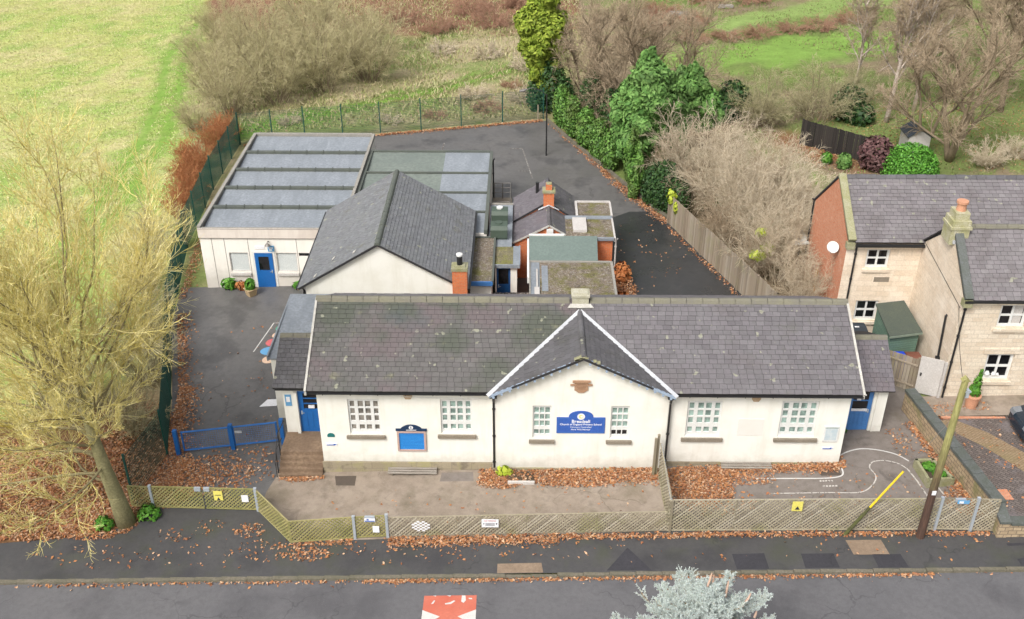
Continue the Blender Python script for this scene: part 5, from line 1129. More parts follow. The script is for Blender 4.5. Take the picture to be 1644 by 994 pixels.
def leafy(name, mat, parent, pts_fn, n, size, seed, asp=1.6, out=None, up=.3):
    """n separate leaf faces; pts_fn(rng)->(p, outward)"""
    rg = np.random.default_rng(seed); P, N = pts_fn(rg, n); N = N + rg.normal(0, .55, (n, 3)); N[:, 2] += up; N /= np.linalg.norm(N, axis=1)[:, None] + 1e-9
    a = np.cross(N, rg.normal(0, 1, (n, 3))); a /= np.linalg.norm(a, axis=1)[:, None] + 1e-9; b = np.cross(N, a)
    s = size * rg.uniform(.6, 1.3, (n, 1)); V = np.empty((n, 4, 3)); bend = N * s * .25
    V[:, 0] = P - a*s*asp*.5 - bend; V[:, 1] = P + b*s*.5; V[:, 2] = P + a*s*asp*.5 - bend; V[:, 3] = P - b*s*.5
    off = np.array(LOC[parent.name]) if parent is not None else np.zeros(3)
    return link(name, np_mesh(name, (V.reshape(-1, 3) - off), 4), M[mat] if isinstance(mat, str) else mat, parent)
def ellip(lobes, r0=.55, hemi=False):
    L = np.array(lobes, float)
    def fn(rg, n):
        w = (L[:, 3]*L[:, 4] + L[:, 4]*L[:, 5] + L[:, 3]*L[:, 5]); i = rg.choice(len(L), n, p=w / w.sum()); d = rg.normal(0, 1, (n, 3)); d /= np.linalg.norm(d, axis=1)[:, None]
        if hemi: d[:, 2] = np.abs(d[:, 2])
        r = rg.uniform(r0, 1.04, (n, 1)) ** .7; return L[i, :3] + d * L[i, 3:] * r, d / L[i, 3:]
    return fn
LN = lambda c: [(c, .9, .45, .65, .55)]
M['leaf_green'] = island('bright_leaf', [(.03, .12, .012), (.07, .2, .02), (.11, .26, .03), (.05, .15, .02)], .6)
M['leaf_box'] = island('laurel_leaf', [(.05, .17, .02), (.09, .27, .03), (.14, .34, .05), (.04, .12, .015)], .5)
M['leaf_dark'] = island('dark_ivy_leaf', [(.012, .035, .012), (.03, .075, .02), (.05, .1, .025), (.02, .05, .015)], .55)
M['leaf_ivy'] = island('ivy_leaf', [(.045, .115, .02), (.095, .21, .035), (.16, .3, .06), (.03, .075, .018)], .55, LN((.085, .085, .03)))
M['leaf_ley'] = island('cypress_spray', [(.055, .14, .03), (.11, .235, .05), (.18, .32, .085), (.08, .18, .04)], .7, LN((.05, .075, .025)))
M['leaf_gold'] = island('golden_cypress_spray', [(.11, .17, .015), (.2, .27, .025), (.3, .36, .05), (.07, .11, .01)], .7)
M['leaf_purple'] = island('purple_leaf', [(.07, .03, .035), (.12, .055, .055), (.16, .09, .085), (.04, .02, .02)], .7)
M['leaf_brown'] = island('dead_beech_leaf', [(.3, .09, .025), (.42, .16, .05), (.24, .07, .02), (.5, .24, .1)], .75)
M['leaf_yellow'] = island('yellow_green_leaf', [(.3, .38, .03), (.4, .45, .05), (.22, .3, .03)], .6)
def potted(name, label, cat, x, y, z, r, h, matp, group=None, square=False):
    t = thing(name, label, cat, (x, y, z), group); m = MB()
    m.tube([(x, y, z), (x, y, z + h*.9), (x, y, z + h*.9), (x, y, z + h)], [r*.72, r*.98, r*1.1, r*1.1], 4 if square else 16); m.build('pot', M[matp], t); return t
t = potted('potted_conifer', 'terracotta pot with a small cone shaped conifer by the house wall', 'potted plant', 16.68, 3.55, .62, .3, .62, 'terracotta')
leafy('foliage', 'leaf_green', t, ellip([(16.68, 3.55, 1.45, .27, .27, .38), (16.72, 3.56, 1.85, .19, .19, .4), (16.76, 3.57, 2.25, .1, .1, .32)]), 900, .07, 5)
m = MB(); m.tube([(16.68, 3.55, 1.1), (16.76, 3.57, 2.4)], .025, 6); m.build('stem', M['pole'], t)
t = potted('square_planter', 'buff square planter with grassy green plant beside the classroom blue door', 'planter', -16.62, 14.35, -.42, .36, .42, 'planter', square=True)
leafy('foliage', 'leaf_green', t, ellip([(-16.62, 14.35, .2, .3, .3, .4)]), 260, .1, 6, 2.6)
pb = thing('stone_planter', 'grey stone planter box with leafy green plants by the stone wall', 'planter', (13.5, -.9, .5)); q = [(13.1, -.33), (13.75, -.3), (14.16, -1.4), (13.2, -1.52)]
m = MB()
for i in range(4):
    p0, p1 = Vector((*q[i], .6)), Vector((*q[(i+1) % 4], .6)); e = (p1 - p0).normalized() * .06; m.bar(p0 - e, p1 + e, .11, .55)
m.build('box', M['moss_stone'], pb); m = MB(); m.poly([(x, y, .78) for x, y in q]); m.build('soil', M['soil'], pb)
leafy('foliage', 'leaf_green', pb, ellip([(13.5, -.7, .82, .3, .3, .12), (13.75, -1.1, .82, .3, .25, .12)]), 260, .13, 7, 1.5)
# a dark hatchback at the edge of the drive
car = thing('parked_car', 'dark blue parked car nosing in from the right edge of the drive', 'car', (19.4, 1.6, .62)); CX0, CY0, CY1, CZ = 17.72, .78, 2.52, .62
prof = [(0, .28), (.02, .62), (.12, .78), (.55, .9), (1.15, .98), (1.75, 1.38), (2.1, 1.46), (3.1, 1.45), (3.7, 1.25), (4.1, .98), (4.15, .5), (4.05, .28)]
m = MB(); n = len(prof); vs = []; ysec = [(0, .9), (.1, .98), (.35, 1.), (1.39, 1.), (1.64, .98), (1.74, .9)]
for yy, k in ysec:
    for x, z in prof:
        ins = max(0, (z - .95)) * .38; yc = .87; y = yy + (ins if yy < yc else -ins); zz = .28 + (z - .28) * (k if z > .9 else 1); ex = (1 - k) * .5; x = 2.07 + (x - 2.07) * (1 - ex)
        vs.append((CX0 + x, CY0 + y, CZ + zz))
fs = [(j*n+i, j*n+(i+1) % n, (j+1)*n+(i+1) % n, (j+1)*n+i) for j in range(len(ysec)-1) for i in range(n)] + [tuple(range(n))[::-1], tuple(range((len(ysec)-1)*n, len(ysec)*n))]
m.add(vs, fs); bd = m.build('body', M['car_paint'], car, smooth=False); bm_ = bd.modifiers.new('Bevel', 'BEVEL'); bm_.width = .05; bm_.segments = 3; bm_.limit_method = 'ANGLE'; bm_.angle_limit = R(25)
for dx, nm in ((.85, 'f'), (3.3, 'r')):
    for yy, s_ in ((CY0 + .02, -1), (CY1 - .02, 1)):
        c = Vector((CX0 + dx, yy, CZ + .34)); m = MB(); m.tube([c + Vector((0, -.1, 0)), c + Vector((0, -.09, 0)), c + Vector((0, .09, 0)), c + Vector((0, .1, 0))], [.31, .34, .34, .31], 24); wh = m.build('wheel', M['tyre'], car)
        m = MB(); m.tube([c + Vector((0, s_*.085, 0)), c + Vector((0, s_*.104, 0))], .245, 20); 
        m.build('wheel_disc', M['black'], wh)
        m = MB(); o = c + Vector((0, s_*.11, 0))
        for k in range(5):
            for dl in (-.12, .12): a_ = k*2*math.pi/5 + dl; m.bar(o + Vector((math.cos(a_)*.05, 0, math.sin(a_)*.05)), o + Vector((math.cos(a_)*.235, 0, math.sin(a_)*.235)), .03, .018, (0, 1, 0))
        for k in range(20): a_, b_ = k*math.pi/10, (k+1)*math.pi/10; m.bar(o + Vector((math.cos(a_)*.24, 0, math.sin(a_)*.24)), o + Vector((math.cos(b_)*.24, 0, math.sin(b_)*.24)), .03, .02, (0, 1, 0))
        m.build('rim', M['alloy'], wh)
        m = MB(); m.prism([(c.x + .4*math.cos(math.pi*k/10), c.y + s_*.03, c.z + .4*math.sin(math.pi*k/10)) for k in range(11)] + [(c.x - .4, c.y + s_*.03, c.z - .1), (c.x + .4, c.y + s_*.03, c.z - .1)], (0, -s_*.02, 0)); m.build('wheel_arch', M['black'], car)
for yy in (CY0 + .06, CY1 - .42): m = MB(); m.prism([(CX0 + .03, yy, CZ + .64), (CX0 + .38, yy, CZ + .76), (CX0 + .42, yy, CZ + .86), (CX0 + .1, yy, CZ + .8)], (0, .36, 0)); m.build('headlight', M['lamp_lens'], car)
m = MB(); m.prism([(CX0 + 1.2, CY0 + .2, CZ + 1.02), (CX0 + 1.78, CY0 + .3, CZ + 1.39), (CX0 + 1.78, CY1 - .3, CZ + 1.39), (CX0 + 1.2, CY1 - .2, CZ + 1.02)], (-.02, 0, .03)); m.build('windscreen', M['pane_dark'], car)
for yy, s_ in ((CY0 + .08, -1), (CY1 - .08, 1)): m = MB(); m.prism([(CX0 + 1.35, yy, CZ + 1.0), (CX0 + 3.6, yy, CZ + 1.0), (CX0 + 3.2, yy - s_*.1, CZ + 1.36), (CX0 + 1.9, yy - s_*.1, CZ + 1.36)], (0, s_*.02, 0)); m.build('side_window', M['pane_dark'], car)

# ------------------------------------------------------------------ fallen leaves
rg = np.random.default_rng(12); LP = []
def leaves_line(x0, y0, x1, y1, w, n, dz=.03, bias=0.):
    t = rg.random(n); o = rg.normal(0, w * .45, n) if not bias else np.abs(rg.normal(0, w * .5, n)) * bias
    L = math.hypot(x1-x0, y1-y0); nx_, ny_ = -(y1-y0)/L, (x1-x0)/L
    x = x0 + (x1-x0)*t + nx_*o; y = y0 + (y1-y0)*t + ny_*o; LP.append(np.stack([x, y, GS*x + H0 + .015 + rg.random(n)**2 * dz + 0*x], 1))
def leaves_blob(x, y, rx, ry, n, dz=.05):
    a = rg.random(n) * 2*math.pi; r = rg.random(n) ** .6; px = x + np.cos(a)*r*rx; py = y + np.sin(a)*r*ry; LP.append(np.stack([px, py, GS*px + H0 + .015 + rg.random(n)**2 * dz], 1))
def bankz(P): return P
for cx, cy, rx, ry, n in ((-20.5, -1.2, 4.2, 2.6, 9000), (-23.5, -1.0, 4, 3, 4500), (-18.6, 1.6, 1.6, 2.8, 1800), (-18.6, -2.9, 1.6, .9, 1400)):
    a = rg.random(n)*2*math.pi; r = rg.random(n)**.5; x = cx + np.cos(a)*r*rx; y = cy + np.sin(a)*r*ry
    st = lambda v, a_, b_: (lambda t: t*t*(3-2*t))(np.clip((v-a_)/(b_-a_), 0, 1))
    z = GS*x + H0 - .01 + .35*st(y, -3.6, -1.5)*st(x, -17.4, -19) + rg.random(n)*.06; LP.append(np.stack([x, y, z], 1))
leaves_line(-17.2, 1.2, -18.0, 6, .9, 1500, .06, -1); leaves_line(-17.9, 5.5, -20, 12.5, .7, 800, .05, -1); leaves_line(-20.4, 14, -21.9, 26, .5, 900, .05, -1)
leaves_blob(-16.3, -.6, 1.2, 1.5, 1600); leaves_blob(-15, -.2, 1.8, 1.3, 900); leaves_blob(-14, .4, 2, 1.4, 260); leaves_blob(-16.6, .6, .7, .9, 500)
for cx, cy, rx, ry, n in ((-15.3, -3.6, .8, .4, 34), (-14.2, -3.2, .7, .5, 26), (-12.6, -3.4, .7, .4, 80), (-11.6, -4.4, 1.2, .6, 70), (-10.2, -4.7, .9, .35, 130), (-13.5, -4.6, 2.5, .9, 45), (-9.3, -4.4, 1.4, .4, 50), (-6, -4.6, 3, .7, 50), (-2.5, -4.7, 3, .6, 26), (3, -4.9, 5, .6, 18), (11, -4.8, 5, .8, 30), (-17.5, -4.6, 3, .7, 60)): leaves_blob(cx, cy, rx, ry, n, .02)
leaves_line(-10.8, -4.2, -8.6, -4.05, .25, 160, .04); leaves_line(-7.3, -4.1, -1, -4.03, .36, 1500, .07); leaves_line(-1, -3.98, 6, -3.97, .17, 850, .06); leaves_line(6, -3.98, 14.6, -4.1, .15, 700, .05)
n0 = len(LP); leaves_line(-20, -5.98, -6, -5.98, .08, 260, .04); leaves_line(-8, -5.98, -2.2, -5.98, .09, 420, .05); leaves_line(-2.2, -5.98, 12, -5.98, .09, 760, .05); leaves_line(-21, -5.98, 16, -6.02, .3, 120, .02)
for q in LP[n0:]: q[:, 2] -= .1
leaves_line(-4.1, -.3, 3.0, -.45, .75, 3600, .09); leaves_blob(-3.2, -.75, 1.0, .5, 900, .08); leaves_blob(-.2, -.85, 1.6, .4, 800, .07); leaves_blob(2.2, -.6, .8, .4, 300)
leaves_blob(4.5, -1.5, 1.3, 1.0, 1800, .09); leaves_blob(4.6, -.6, 1.6, .5, 1200, .09); leaves_line(5, -.35, 10.1, -.2, .35, 1700, .08); leaves_blob(6.3, -.9, 1.3, .4, 300, .05); leaves_blob(5, -2.2, 1.6, .8, 300, .04); leaves_blob(10.2, .1, .3, .5, 160)
leaves_line(13.9, 2.6, 14.75, -3.2, .35, 900, .07, -1); leaves_blob(14.2, -2.3, .6, .8, 320, .06); leaves_blob(13.0, 1.2, .5, 1.0, 80)
leaves_line(14.3, 3.5, 17.5, 3.6, .45, 420, .05); leaves_blob(15.2, 3.2, .7, .5, 220); leaves_blob(17, 1.5, 2.5, 1.4, 60); leaves_blob(16, -1, 1.5, 2, 50)
leaves_line(-22, 35.5, -12.6, 36.8, .3, 900, .06, -1); leaves_line(-12.6, 36.85, -1.1, 38.9, .32, 2600, .08, -1); leaves_line(-.6, 38.4, 3.6, 27.2, .3, 800, .06); leaves_line(3.4, 27.6, 6.0, 21.8, .5, 1500, .08); leaves_line(5.9, 21.4, 9.3, 11, .22, 350, .04); leaves_blob(2.9, 29.5, .3, 1.2, 350, .08)
leaves_blob(2.6, 13.6, .8, 1.6, 2400, .55); leaves_blob(2.5, 10.6, .6, 1.2, 1000, .4); leaves_blob(4, 18, 2.5, 4, 90, .02); leaves_blob(-11.2, -.4, .9, .25, 320, .05); leaves_blob(-11.2, .2, .9, .6, 120, .02)
leaves_blob(-4, -2.2, 6, 1.2, 60, .01); leaves_blob(9, -1.5, 4, 1.6, 120, .02); leaves_blob(-15, 6, 3, 6, 120, .01)
leaves_blob(28, 36, 10, 8, 3500, .05); leaves_blob(17.5, 31.5, 2.5, 2.6, 900, .05)
P = np.concatenate(LP); P = np.concatenate([P, P[::3] + rg.normal(0, .06, P[::3].shape) * (1, 1, .05)]); n = len(P); N = rg.normal(0, .35, (n, 3)); N[:, 2] += 1; N /= np.linalg.norm(N, axis=1)[:, None]
a = np.cross(N, rg.normal(0, 1, (n, 3))); a /= np.linalg.norm(a, axis=1)[:, None]; b = np.cross(N, a); s = rg.uniform(.024, .074, (n, 1)); V = np.empty((n, 4, 3))
V[:, 0] = P - a*s; V[:, 1] = P + b*s*.6 + N*s*.25; V[:, 2] = P + a*s; V[:, 3] = P - b*s*.6 + N*s*.25
tag(link('fallen_leaves', np_mesh('fallen_leaves', V.reshape(-1, 3), 4), M['leaf_litter']), 'drifts of fallen brown leaves on the paving', 'leaves', kind='stuff')
# ------------------------------------------------------------------ trees and shrubs
def grow(out, p, d, L, r, lvl, spec, rng):
    sp = spec[lvl]; n = sp['n']; pts = [p]; dirs = []; last = lvl == len(spec) - 1; r1 = r * sp.get('taper', .35)
    for i in range(n):
        w = sp['wob']; d = Vector((d.x + rng.gauss(0, w), d.y + rng.gauss(0, w), d.z + rng.gauss(0, w) + sp['trop'])).normalized()
        q = p + d * (L / n); out[lvl].append((p, q, r + (r1 - r)*i/n, r + (r1 - r)*(i+1)/n)); p = q; pts.append(p); dirs.append(d)
    if last: return
    k = sp['k']; k = int(k * rng.uniform(.8, 1.2) + .5)
    for j in range(k):
        t = sp['t0'] + (1 - sp['t0']) * (j + rng.random()) / k; f = min(t * n, n - 1e-3); i = int(f); b = pts[i].lerp(pts[i+1], f - i); dd = dirs[i]
        ax = dd.cross(Vector((rng.gauss(0, 1), rng.gauss(0, 1), rng.gauss(0, 1)))).normalized(); an = sp['ang'] * rng.uniform(.6, 1.35)
        cd = dd * math.cos(an) + ax * math.sin(an)
        grow(out, b, cd, L * sp['ratio'] * rng.uniform(.65, 1.2) * (1.15 - .5*t), max(spec[lvl+1]['rmin'], (r + (r1 - r)*t) * .55), lvl + 1, spec, rng)
def shift(segs, o): return [(p - o, q - o, a, b) for p, q, a, b in segs]
def seg_obj(name, segs, mat, parent, n=3):
    return link(name, seg_mesh(name, shift(segs, LOC[parent.name]), n), M[mat], parent)
M['bark_moss'] = simple('mossy_bark', (.36, .325, .17), (.22, .2, .1), 1.6, .9, 14, .03)
M['bark_limb'] = simple('yellow_lichen_bark', (.36, .31, .16), (.22, .185, .1), 1.6, .9)
M['bark'] = simple('brown_bark', (.29, .225, .15), (.2, .155, .1), 2, .9, 14, .02)
M['bark_birch'] = simple('pale_birch_bark', (.55, .47, .4), (.3, .24, .19), 1.4, .8, lo=.5, hi=.62)
M['tw_yellow'] = island('yellow_twig', [(.54,.47,.15),(.7,.61,.23),(.8,.72,.4),(.62,.5,.12),(.38,.34,.15)], .8)
M['tw_brown'] = island('olive_brown_twig', [(0.33, 0.285, 0.15), (0.44, 0.385, 0.22), (0.38, 0.345, 0.165), (0.52, 0.46, 0.29)], .85)
M['tw_pink'] = island('pinkish_twig', [(0.34, 0.25, 0.165), (0.44, 0.345, 0.235), (0.28, 0.215, 0.14), (0.5, 0.41, 0.29)], .85)
M['tw_buff'] = island('buff_twig', [(0.48, 0.395, 0.28), (0.6, 0.51, 0.375), (0.38, 0.31, 0.21), (0.68, 0.6, 0.46)], .85)
M['tw_red'] = island('red_dogwood_stem', [(.34, .12, .045), (.44, .18, .07), (.26, .09, .04), (.5, .27, .12)], .8)
M['tw_bramble'] = island('bramble_stem', [(0.3, 0.16, 0.105), (0.4, 0.23, 0.15), (0.26, 0.14, 0.095), (0.45, 0.31, 0.21)], .85)
M['tw_olive'] = island('olive_twig', [(0.32, 0.29, 0.15), (0.42, 0.38, 0.21), (0.26, 0.24, 0.13), (0.48, 0.43, 0.29)], .85)

# the big bare tree on the bank
rng = random.Random(21)
bt = thing('bare_tree', 'big leafless tree with a mass of yellowish twigs on the leafy bank by the road', 'tree', (-17.45, -2.9, -.4))
tr_ = [[] for _ in range(4)]; base = Vector((-17.45, -2.9, -.5))
spec = [dict(n=10, wob=.12, trop=.06, k=13, t0=.15, ang=.62, ratio=.42, taper=.2, rmin=.028), dict(n=6, wob=.17, trop=.08, k=9, t0=.1, ang=.62, ratio=.5, taper=.35, rmin=.018),
        dict(n=4, wob=.2, trop=.13, k=6, t0=.1, ang=.6, ratio=.58, taper=.5, rmin=.011), dict(n=3, wob=.18, trop=.12, taper=.5, rmin=.0062)]
tp_ = [base, base + Vector((-.1, 0, 1.2)), base + Vector((-.3, .05, 2.6)), base + Vector((-.45, .1, 4.0)), base + Vector((-.6, .2, 5.6)), base + Vector((-.7, .2, 7.2))]
limbs = []
for i in range(46):
    f = (i / 45) ** .9; limbs.append((2.2 + 5.2 * f, i * 137.5 + rng.uniform(-15, 15), -.05 + .35 * f + 1.5 * f ** 2.2 + rng.uniform(-.1, .15), 7.0 + rng.uniform(-.7, 1.0) + .6 * f))
for zz, az, el, L in limbs:
    i = min(4, int(zz / 1.45)); t = zz / 1.45 - i; b = tp_[i].lerp(tp_[i+1], min(1, t)); e = math.atan(el); az = R(az)
    if zz < 4.3 and math.cos(az) > .2: continue
    L *= .97 - .78 * max(0, math.cos(az + .2)) * max(0, min(1, 1.25 - (zz - 2.2) / 4.0)) - .52 * max(0, -math.sin(az)) * max(.3, 1 - (zz - 2.2) / 5)
    grow(tr_, b, Vector((math.cos(az)*math.cos(e), math.sin(az)*math.cos(e)*.8, math.sin(e))), L, .058, 0, spec, rng)
m = MB(); m.tube(tp_, [.38, .3, .25, .2, .15, .08], 14); tk = m.build('trunk', M['bark_moss'], bt, smooth=True)
seg_obj('limbs', tr_[0], 'bark_limb', bt, 6); seg_obj('crown', tr_[1] + tr_[2] + tr_[3], 'tw_yellow', bt, 3)
for x, y, r_, lab in ((-16.7, -2.55, .5, 'bright green weeds at the right foot of the big bare tree'), (-18.2, -3.15, .4, 'bright green weeds at the left foot of the big bare tree')):
    t = thing('weed_clump', lab, 'weeds', (x, y, gz(x)), 'weeds at the foot of the big tree'); leafy('foliage', 'leaf_green', t, ellip([(x, y, -.3, r_, r_*.8, .22), (x - .1, y + .4*r_, -.25, .6*r_, .6*r_, .25)]), 300, .11, 3, 1.5)

# twiggy shrub prototypes, copied and turned
def make_shrub(name, label, cat, seed, mat, loc, sx, h, stems=34, k1=11, k2=8, r=.017, trop=-.03, lean=1., group=None, rt=.0085, bark='bark', droop=0.):
    rng = random.Random(seed); t = thing(name, label, cat, loc, group); out = [[] for _ in range(3)]
    spec = [dict(n=6, wob=.1, trop=trop, k=k1, t0=.25, ang=.6, ratio=.36, taper=.4, rmin=.02), dict(n=4, wob=.16, trop=trop - droop, k=k2, t0=.1, ang=.65, ratio=.5, taper=.5, rmin=rt * 1.15), dict(n=3, wob=.18, trop=-droop, taper=.6, rmin=rt)]
    for i in range(stems):
        a = rng.random() * 2*math.pi; u = rng.random() ** .6 * lean; d = Vector((math.cos(a)*u*sx/h, math.sin(a)*u*sx/h, 1.)); L = 1.08 / math.sqrt(((d.x*d.x + d.y*d.y))/(sx*sx) + 1/(h*h)) * rng.uniform(.75, 1.08) / d.length * d.length
        b = Vector(loc) + Vector((math.cos(a)*rng.random()*sx*.25, math.sin(a)*rng.random()*sx*.25, -.1))
        grow(out, b, d.normalized(), L, r * rng.uniform(.8, 1.6), 0, spec, rng)
    seg_obj('stems', out[0], bark, t, 4); seg_obj('crown', out[1] + out[2], mat, t, 3)
    return t
def spread(proto, items):
    for i, (x, y, rz, s, sz, lab) in enumerate(items):
        c = copy_tree(proto, loc=(x, y, gz(x) - .05), rz=rz, sc=(s, s, sz)); c['label'] = lab
thk = 'bare shrubs of the thicket beyond the mesh fence'
s1 = make_shrub('bare_shrub', 'broad olive brown bare shrub at the south west tip of the thicket', 'shrub', 1, 'tw_brown', (-24.6, 42.0, gz(-24.6)), 3.2, 4.2, stems=42, droop=.03, group=thk)
spread(s1, [(-21.5, 44.5, 1.2, 1.1, 1.1, 'bare brown shrub second from the left along the front of the thicket'), (-18.3, 46.8, 2.4, 1.15, 1.2, 'tall domed bare shrub in the front middle of the thicket'), (-15.0, 49.3, 3.9, 1.2, 1.2, 'domed bare shrub at the right end of the thicket with visible stems below'),
    (-26.8, 46.5, .6, 1.05, 1.0, 'bare shrub on the field side of the thicket behind the tip'), (-23.5, 49.5, 5.1, 1.25, 1.3, 'large bare shrub in the heart of the thicket'), (-19.5, 52.0, 4.2, 1.25, 1.35, 'tall bare shrub at the back centre of the thicket'),
    (-28.2, 52.0, 2.9, 1.0, 1.0, 'loose bare shrub at the field edge half way back along the thicket'), (-25.5, 56.0, 1.9, 1.1, 1.15, 'bare shrub near the top of the picture at the back left of the thicket'), (-16.3, 55.0, .3, 1.1, 1.1, 'bare shrub at the back right of the thicket beside pale dry grass'),
    (-26.3, 38.9, 4.4, .7, .6, 'low bare bush just above the red stemmed dogwoods'), (-29.5, 60, 3.3, 1.0, 1.0, 'spreading bare shrub at the far field corner of the thicket'), (-21.5, 60.5, .9, 1.2, 1.3, 'tall bare shrub behind the thicket at the top edge')])
s2 = make_shrub('bramble_bush', 'reddish brown bramble mound nearest the thicket at the back of the dry grass', 'bramble', 2, 'tw_bramble', (-10.5, 62.5, gz(-10.5)), 3.0, 1.7, stems=46, k1=10, trop=-.1, droop=.06, group='bramble mounds beyond the dry grass', bark='tw_bramble')
spread(s2, [(-5.5, 64.0, 1.1, 1.1, 1.1, 'reddish brown bramble mound in the middle of the far bank'), (-1.0, 65.5, 2.3, 1.1, 1., 'reddish brown bramble mound behind the golden cypress'), (-14, 66, 4.0, 1.2, 1.2, 'large bramble mound at the top edge behind the thicket'), (-7.5, 68.5, .4, 1.3, 1.3, 'far bramble mound at the top of the picture'), (-2.5, 70.5, 5.2, 1.3, 1.3, 'farthest bramble mound at the top right of the bank'),
    (-5.0, 41.6, 3.0, .75, .4, 'low bramble patch just behind the back mesh fence'), (-9.0, 40.2, 2.0, .55, .3, 'small low bramble patch behind the middle of the back fence'), (-3.4, 46.5, 4.6, .5, .4, 'small scrubby patch beside the grassy path'),
    (12.5, 57.5, 1.6, .9, .55, 'low brown scrub on the near side of the far right lawn'), (18.5, 58.6, 2.8, 1.0, .6, 'brown scrub strip between the two far right lawns'), (24.0, 60.5, .2, 1.0, .6, 'brown scrub at the right end between the far lawns'), (10.5, 66.5, 3.7, 1.2, .9, 'brown scrub at the top edge beside the far white rubble'), (19.5, 70.5, 1.2, 1.3, .9, 'dark brown scrub above the farthest lawn strip'), (15.4, 58.2, 4.1, .9, .5, 'second brown scrub patch along the strip between the far lawns'), (21.4, 59.8, 3.5, .9, .55, 'brown scrub near the right end of the strip between the far lawns'), (9.5, 61.5, 5.5, 1.1, .8, 'brown scrub behind the fanning bare tree'), (13.2, 63.0, .9, .9, .6, 'low brown scrub where the far lawn strip begins'), (27.5, 62.0, 2.2, 1.0, .7, 'brown scrub behind the birches on the far lawn edge'), (15.2, 70.0, 2.9, 1.1, .9, 'brown scrub by the debris heap at the top edge'), (25.0, 72.0, .1, 1.2, 1., 'brown scrub at the far right of the top edge')])
s2b = make_shrub('dry_scrub', 'pale dry scrub behind the middle of the back mesh fence', 'shrub', 22, 'tw_buff', (-6.2, 44.0, gz(-6)), 2.2, 1.3, stems=34, k1=8, droop=.04, group='dry scrub by the grassy path', bark='tw_buff')
spread(s2b, [(-2.6, 43.2, 1.4, .9, 1.2, 'pale dry scrub near the right end of the back fence'), (-2.2, 51, 2.2, 1.1, 1.4, 'pale dry scrub left of the golden cypress'), (-5.6, 54.5, 3.6, 1.1, 1., 'pale dry tussock on the far side of the grassy path'), (-9.8, 56, 4.4, 1.2, .9, 'pale dry tussock beside the right end of the thicket'), (-12.2, 39.4, 5, .8, .5, 'low pale scrub right behind the back fence centre'), (-19.5, 39.6, .6, .8, .6, 'low pale scrub behind the classroom block at the fence')])
s3 = make_shrub('red_dogwood', 'bright red orange stemmed dogwood at the far end by the mesh fence corner', 'shrub', 3, 'tw_red', (-23.6, 34.2, gz(-23.6)), 1.5, 2.3, stems=60, k1=7, k2=4, r=.014, trop=.02, group='red stemmed dogwoods outside the west fence', bark='tw_red', rt=.01)
spread(s3, [(-23.4, 36.6, 1., .9, .85, 'red orange dogwood right at the fence corner'), (-24.2, 31.6, 2.1, 1.05, 1., 'red orange dogwood second from the fence corner'), (-24.0, 29.2, 3.3, 1.05, 1., 'red orange dogwood in the middle of the row'), (-23.6, 26.6, 4.1, 1., .9, 'dull red dogwood near the classroom block'), (-23.2, 24.0, .2, .9, .8, 'dull red dogwood at the near end of the row')])
s4 = make_shrub('hedge_shrub', 'tangled olive bare shrub behind the big tree next to the green fence', 'shrub', 4, 'tw_olive', (-19.6, 6.5, gz(-19.6)), 1.7, 3.0, stems=34, k1=8, group='bare hedge shrubs along the west fence')
spread(s4, [(-18.9, 2.6, 1.3, .85, .8, 'tangled bare shrub just inside the bank near the blue barrier'), (-21.2, 10.5, 2.6, 1.05, 1., 'tangled olive bare shrub west of the classroom door'), (-22.2, 15, 4.2, 1.05, .95, 'tangled bare shrub by the near corner of the classroom block'), (-22.8, 19.5, 5.4, 1., .9, 'tangled bare shrub alongside the classroom block'), (-22.6, 4.5, .7, 1.2, .9, 'tangled bare shrub in the shade under the big tree')])

# buff bare shrubs along the east fence
bf = 'pale buff bare shrubs behind the board fence'
s5 = make_shrub('buff_shrub', 'tall pale buff bare shrub beside the tall green cypress', 'shrub', 5, 'tw_buff', (8.2, 25.2, gz(8)), 3.2, 5.7, stems=38, k1=11, k2=8, group=bf, droop=.03, bark='tw_buff')
spread(s5, [(9.4, 21.8, 1.1, .95, 1.0, 'pale buff bare shrub behind the far end of the board fence'), (10.2, 18.6, 2.2, .95, .98, 'pale buff bare shrub behind the middle of the board fence'), (10.7, 14.8, 3.3, .8, .8, 'buff bare shrub behind the near end of the board fence'), (13.2, 21.8, 4.1, .8, .72, 'lower buff bare shrub on the garden side of the row'), (12.2, 25.5, 5.0, .8, .75, 'pale buff bare shrub on the garden side beside the bright lawn'), (12.7, 16.6, .4, .75, .7, 'buff bare shrub nearest the brick end wall'), (11.4, 11.8, 1.7, .6, .6, 'small buff bare shrub between the board fence and the house')])
s5b = make_shrub('buff_shrub', 'darker pinkish brown bare shrub low in front of the tall pale one', 'shrub', 15, 'tw_pink', (7.4, 22.9, gz(7)), 1.7, 2.7, stems=34, k1=8, k2=6, group=bf, droop=.04, bark='tw_pink')
spread(s5b, [(8.5, 18.6, 1.2, 1.0, 1.05, 'darker pinkish brown bare shrub over the middle of the board fence'), (9.6, 15.3, 2.6, .9, .95, 'darker pinkish brown bare shrub over the near part of the board fence'), (11.4, 22.4, 4.4, 1.1, 1.45, 'darker brown bare shrub in the midst of the pale buff ones'), (13.0, 19.6, 5.5, 1.05, 1.1, 'darker brown bare shrub on the garden side of the buff ones'), (6.3, 25.6, 3.1, .9, 1.3, 'brown bare shrub between the clipped cypress and dark ivy'), (2.6, 36.6, .8, 1., 1.35, 'brown twiggy bush rising from the far end of the hedge'), (4.0, 33.6, 2.0, 1.05, 1.3, 'brown twiggy bush rising from the middle of the hedge'), (4.6, 30.9, 3.6, .9, 1.2, 'brown twiggy bush rising from the hedge next to the tall cypress'), (11.9, 13.6, 1.9, .7, .75, 'brown bare bush beside the glazed canopy')])
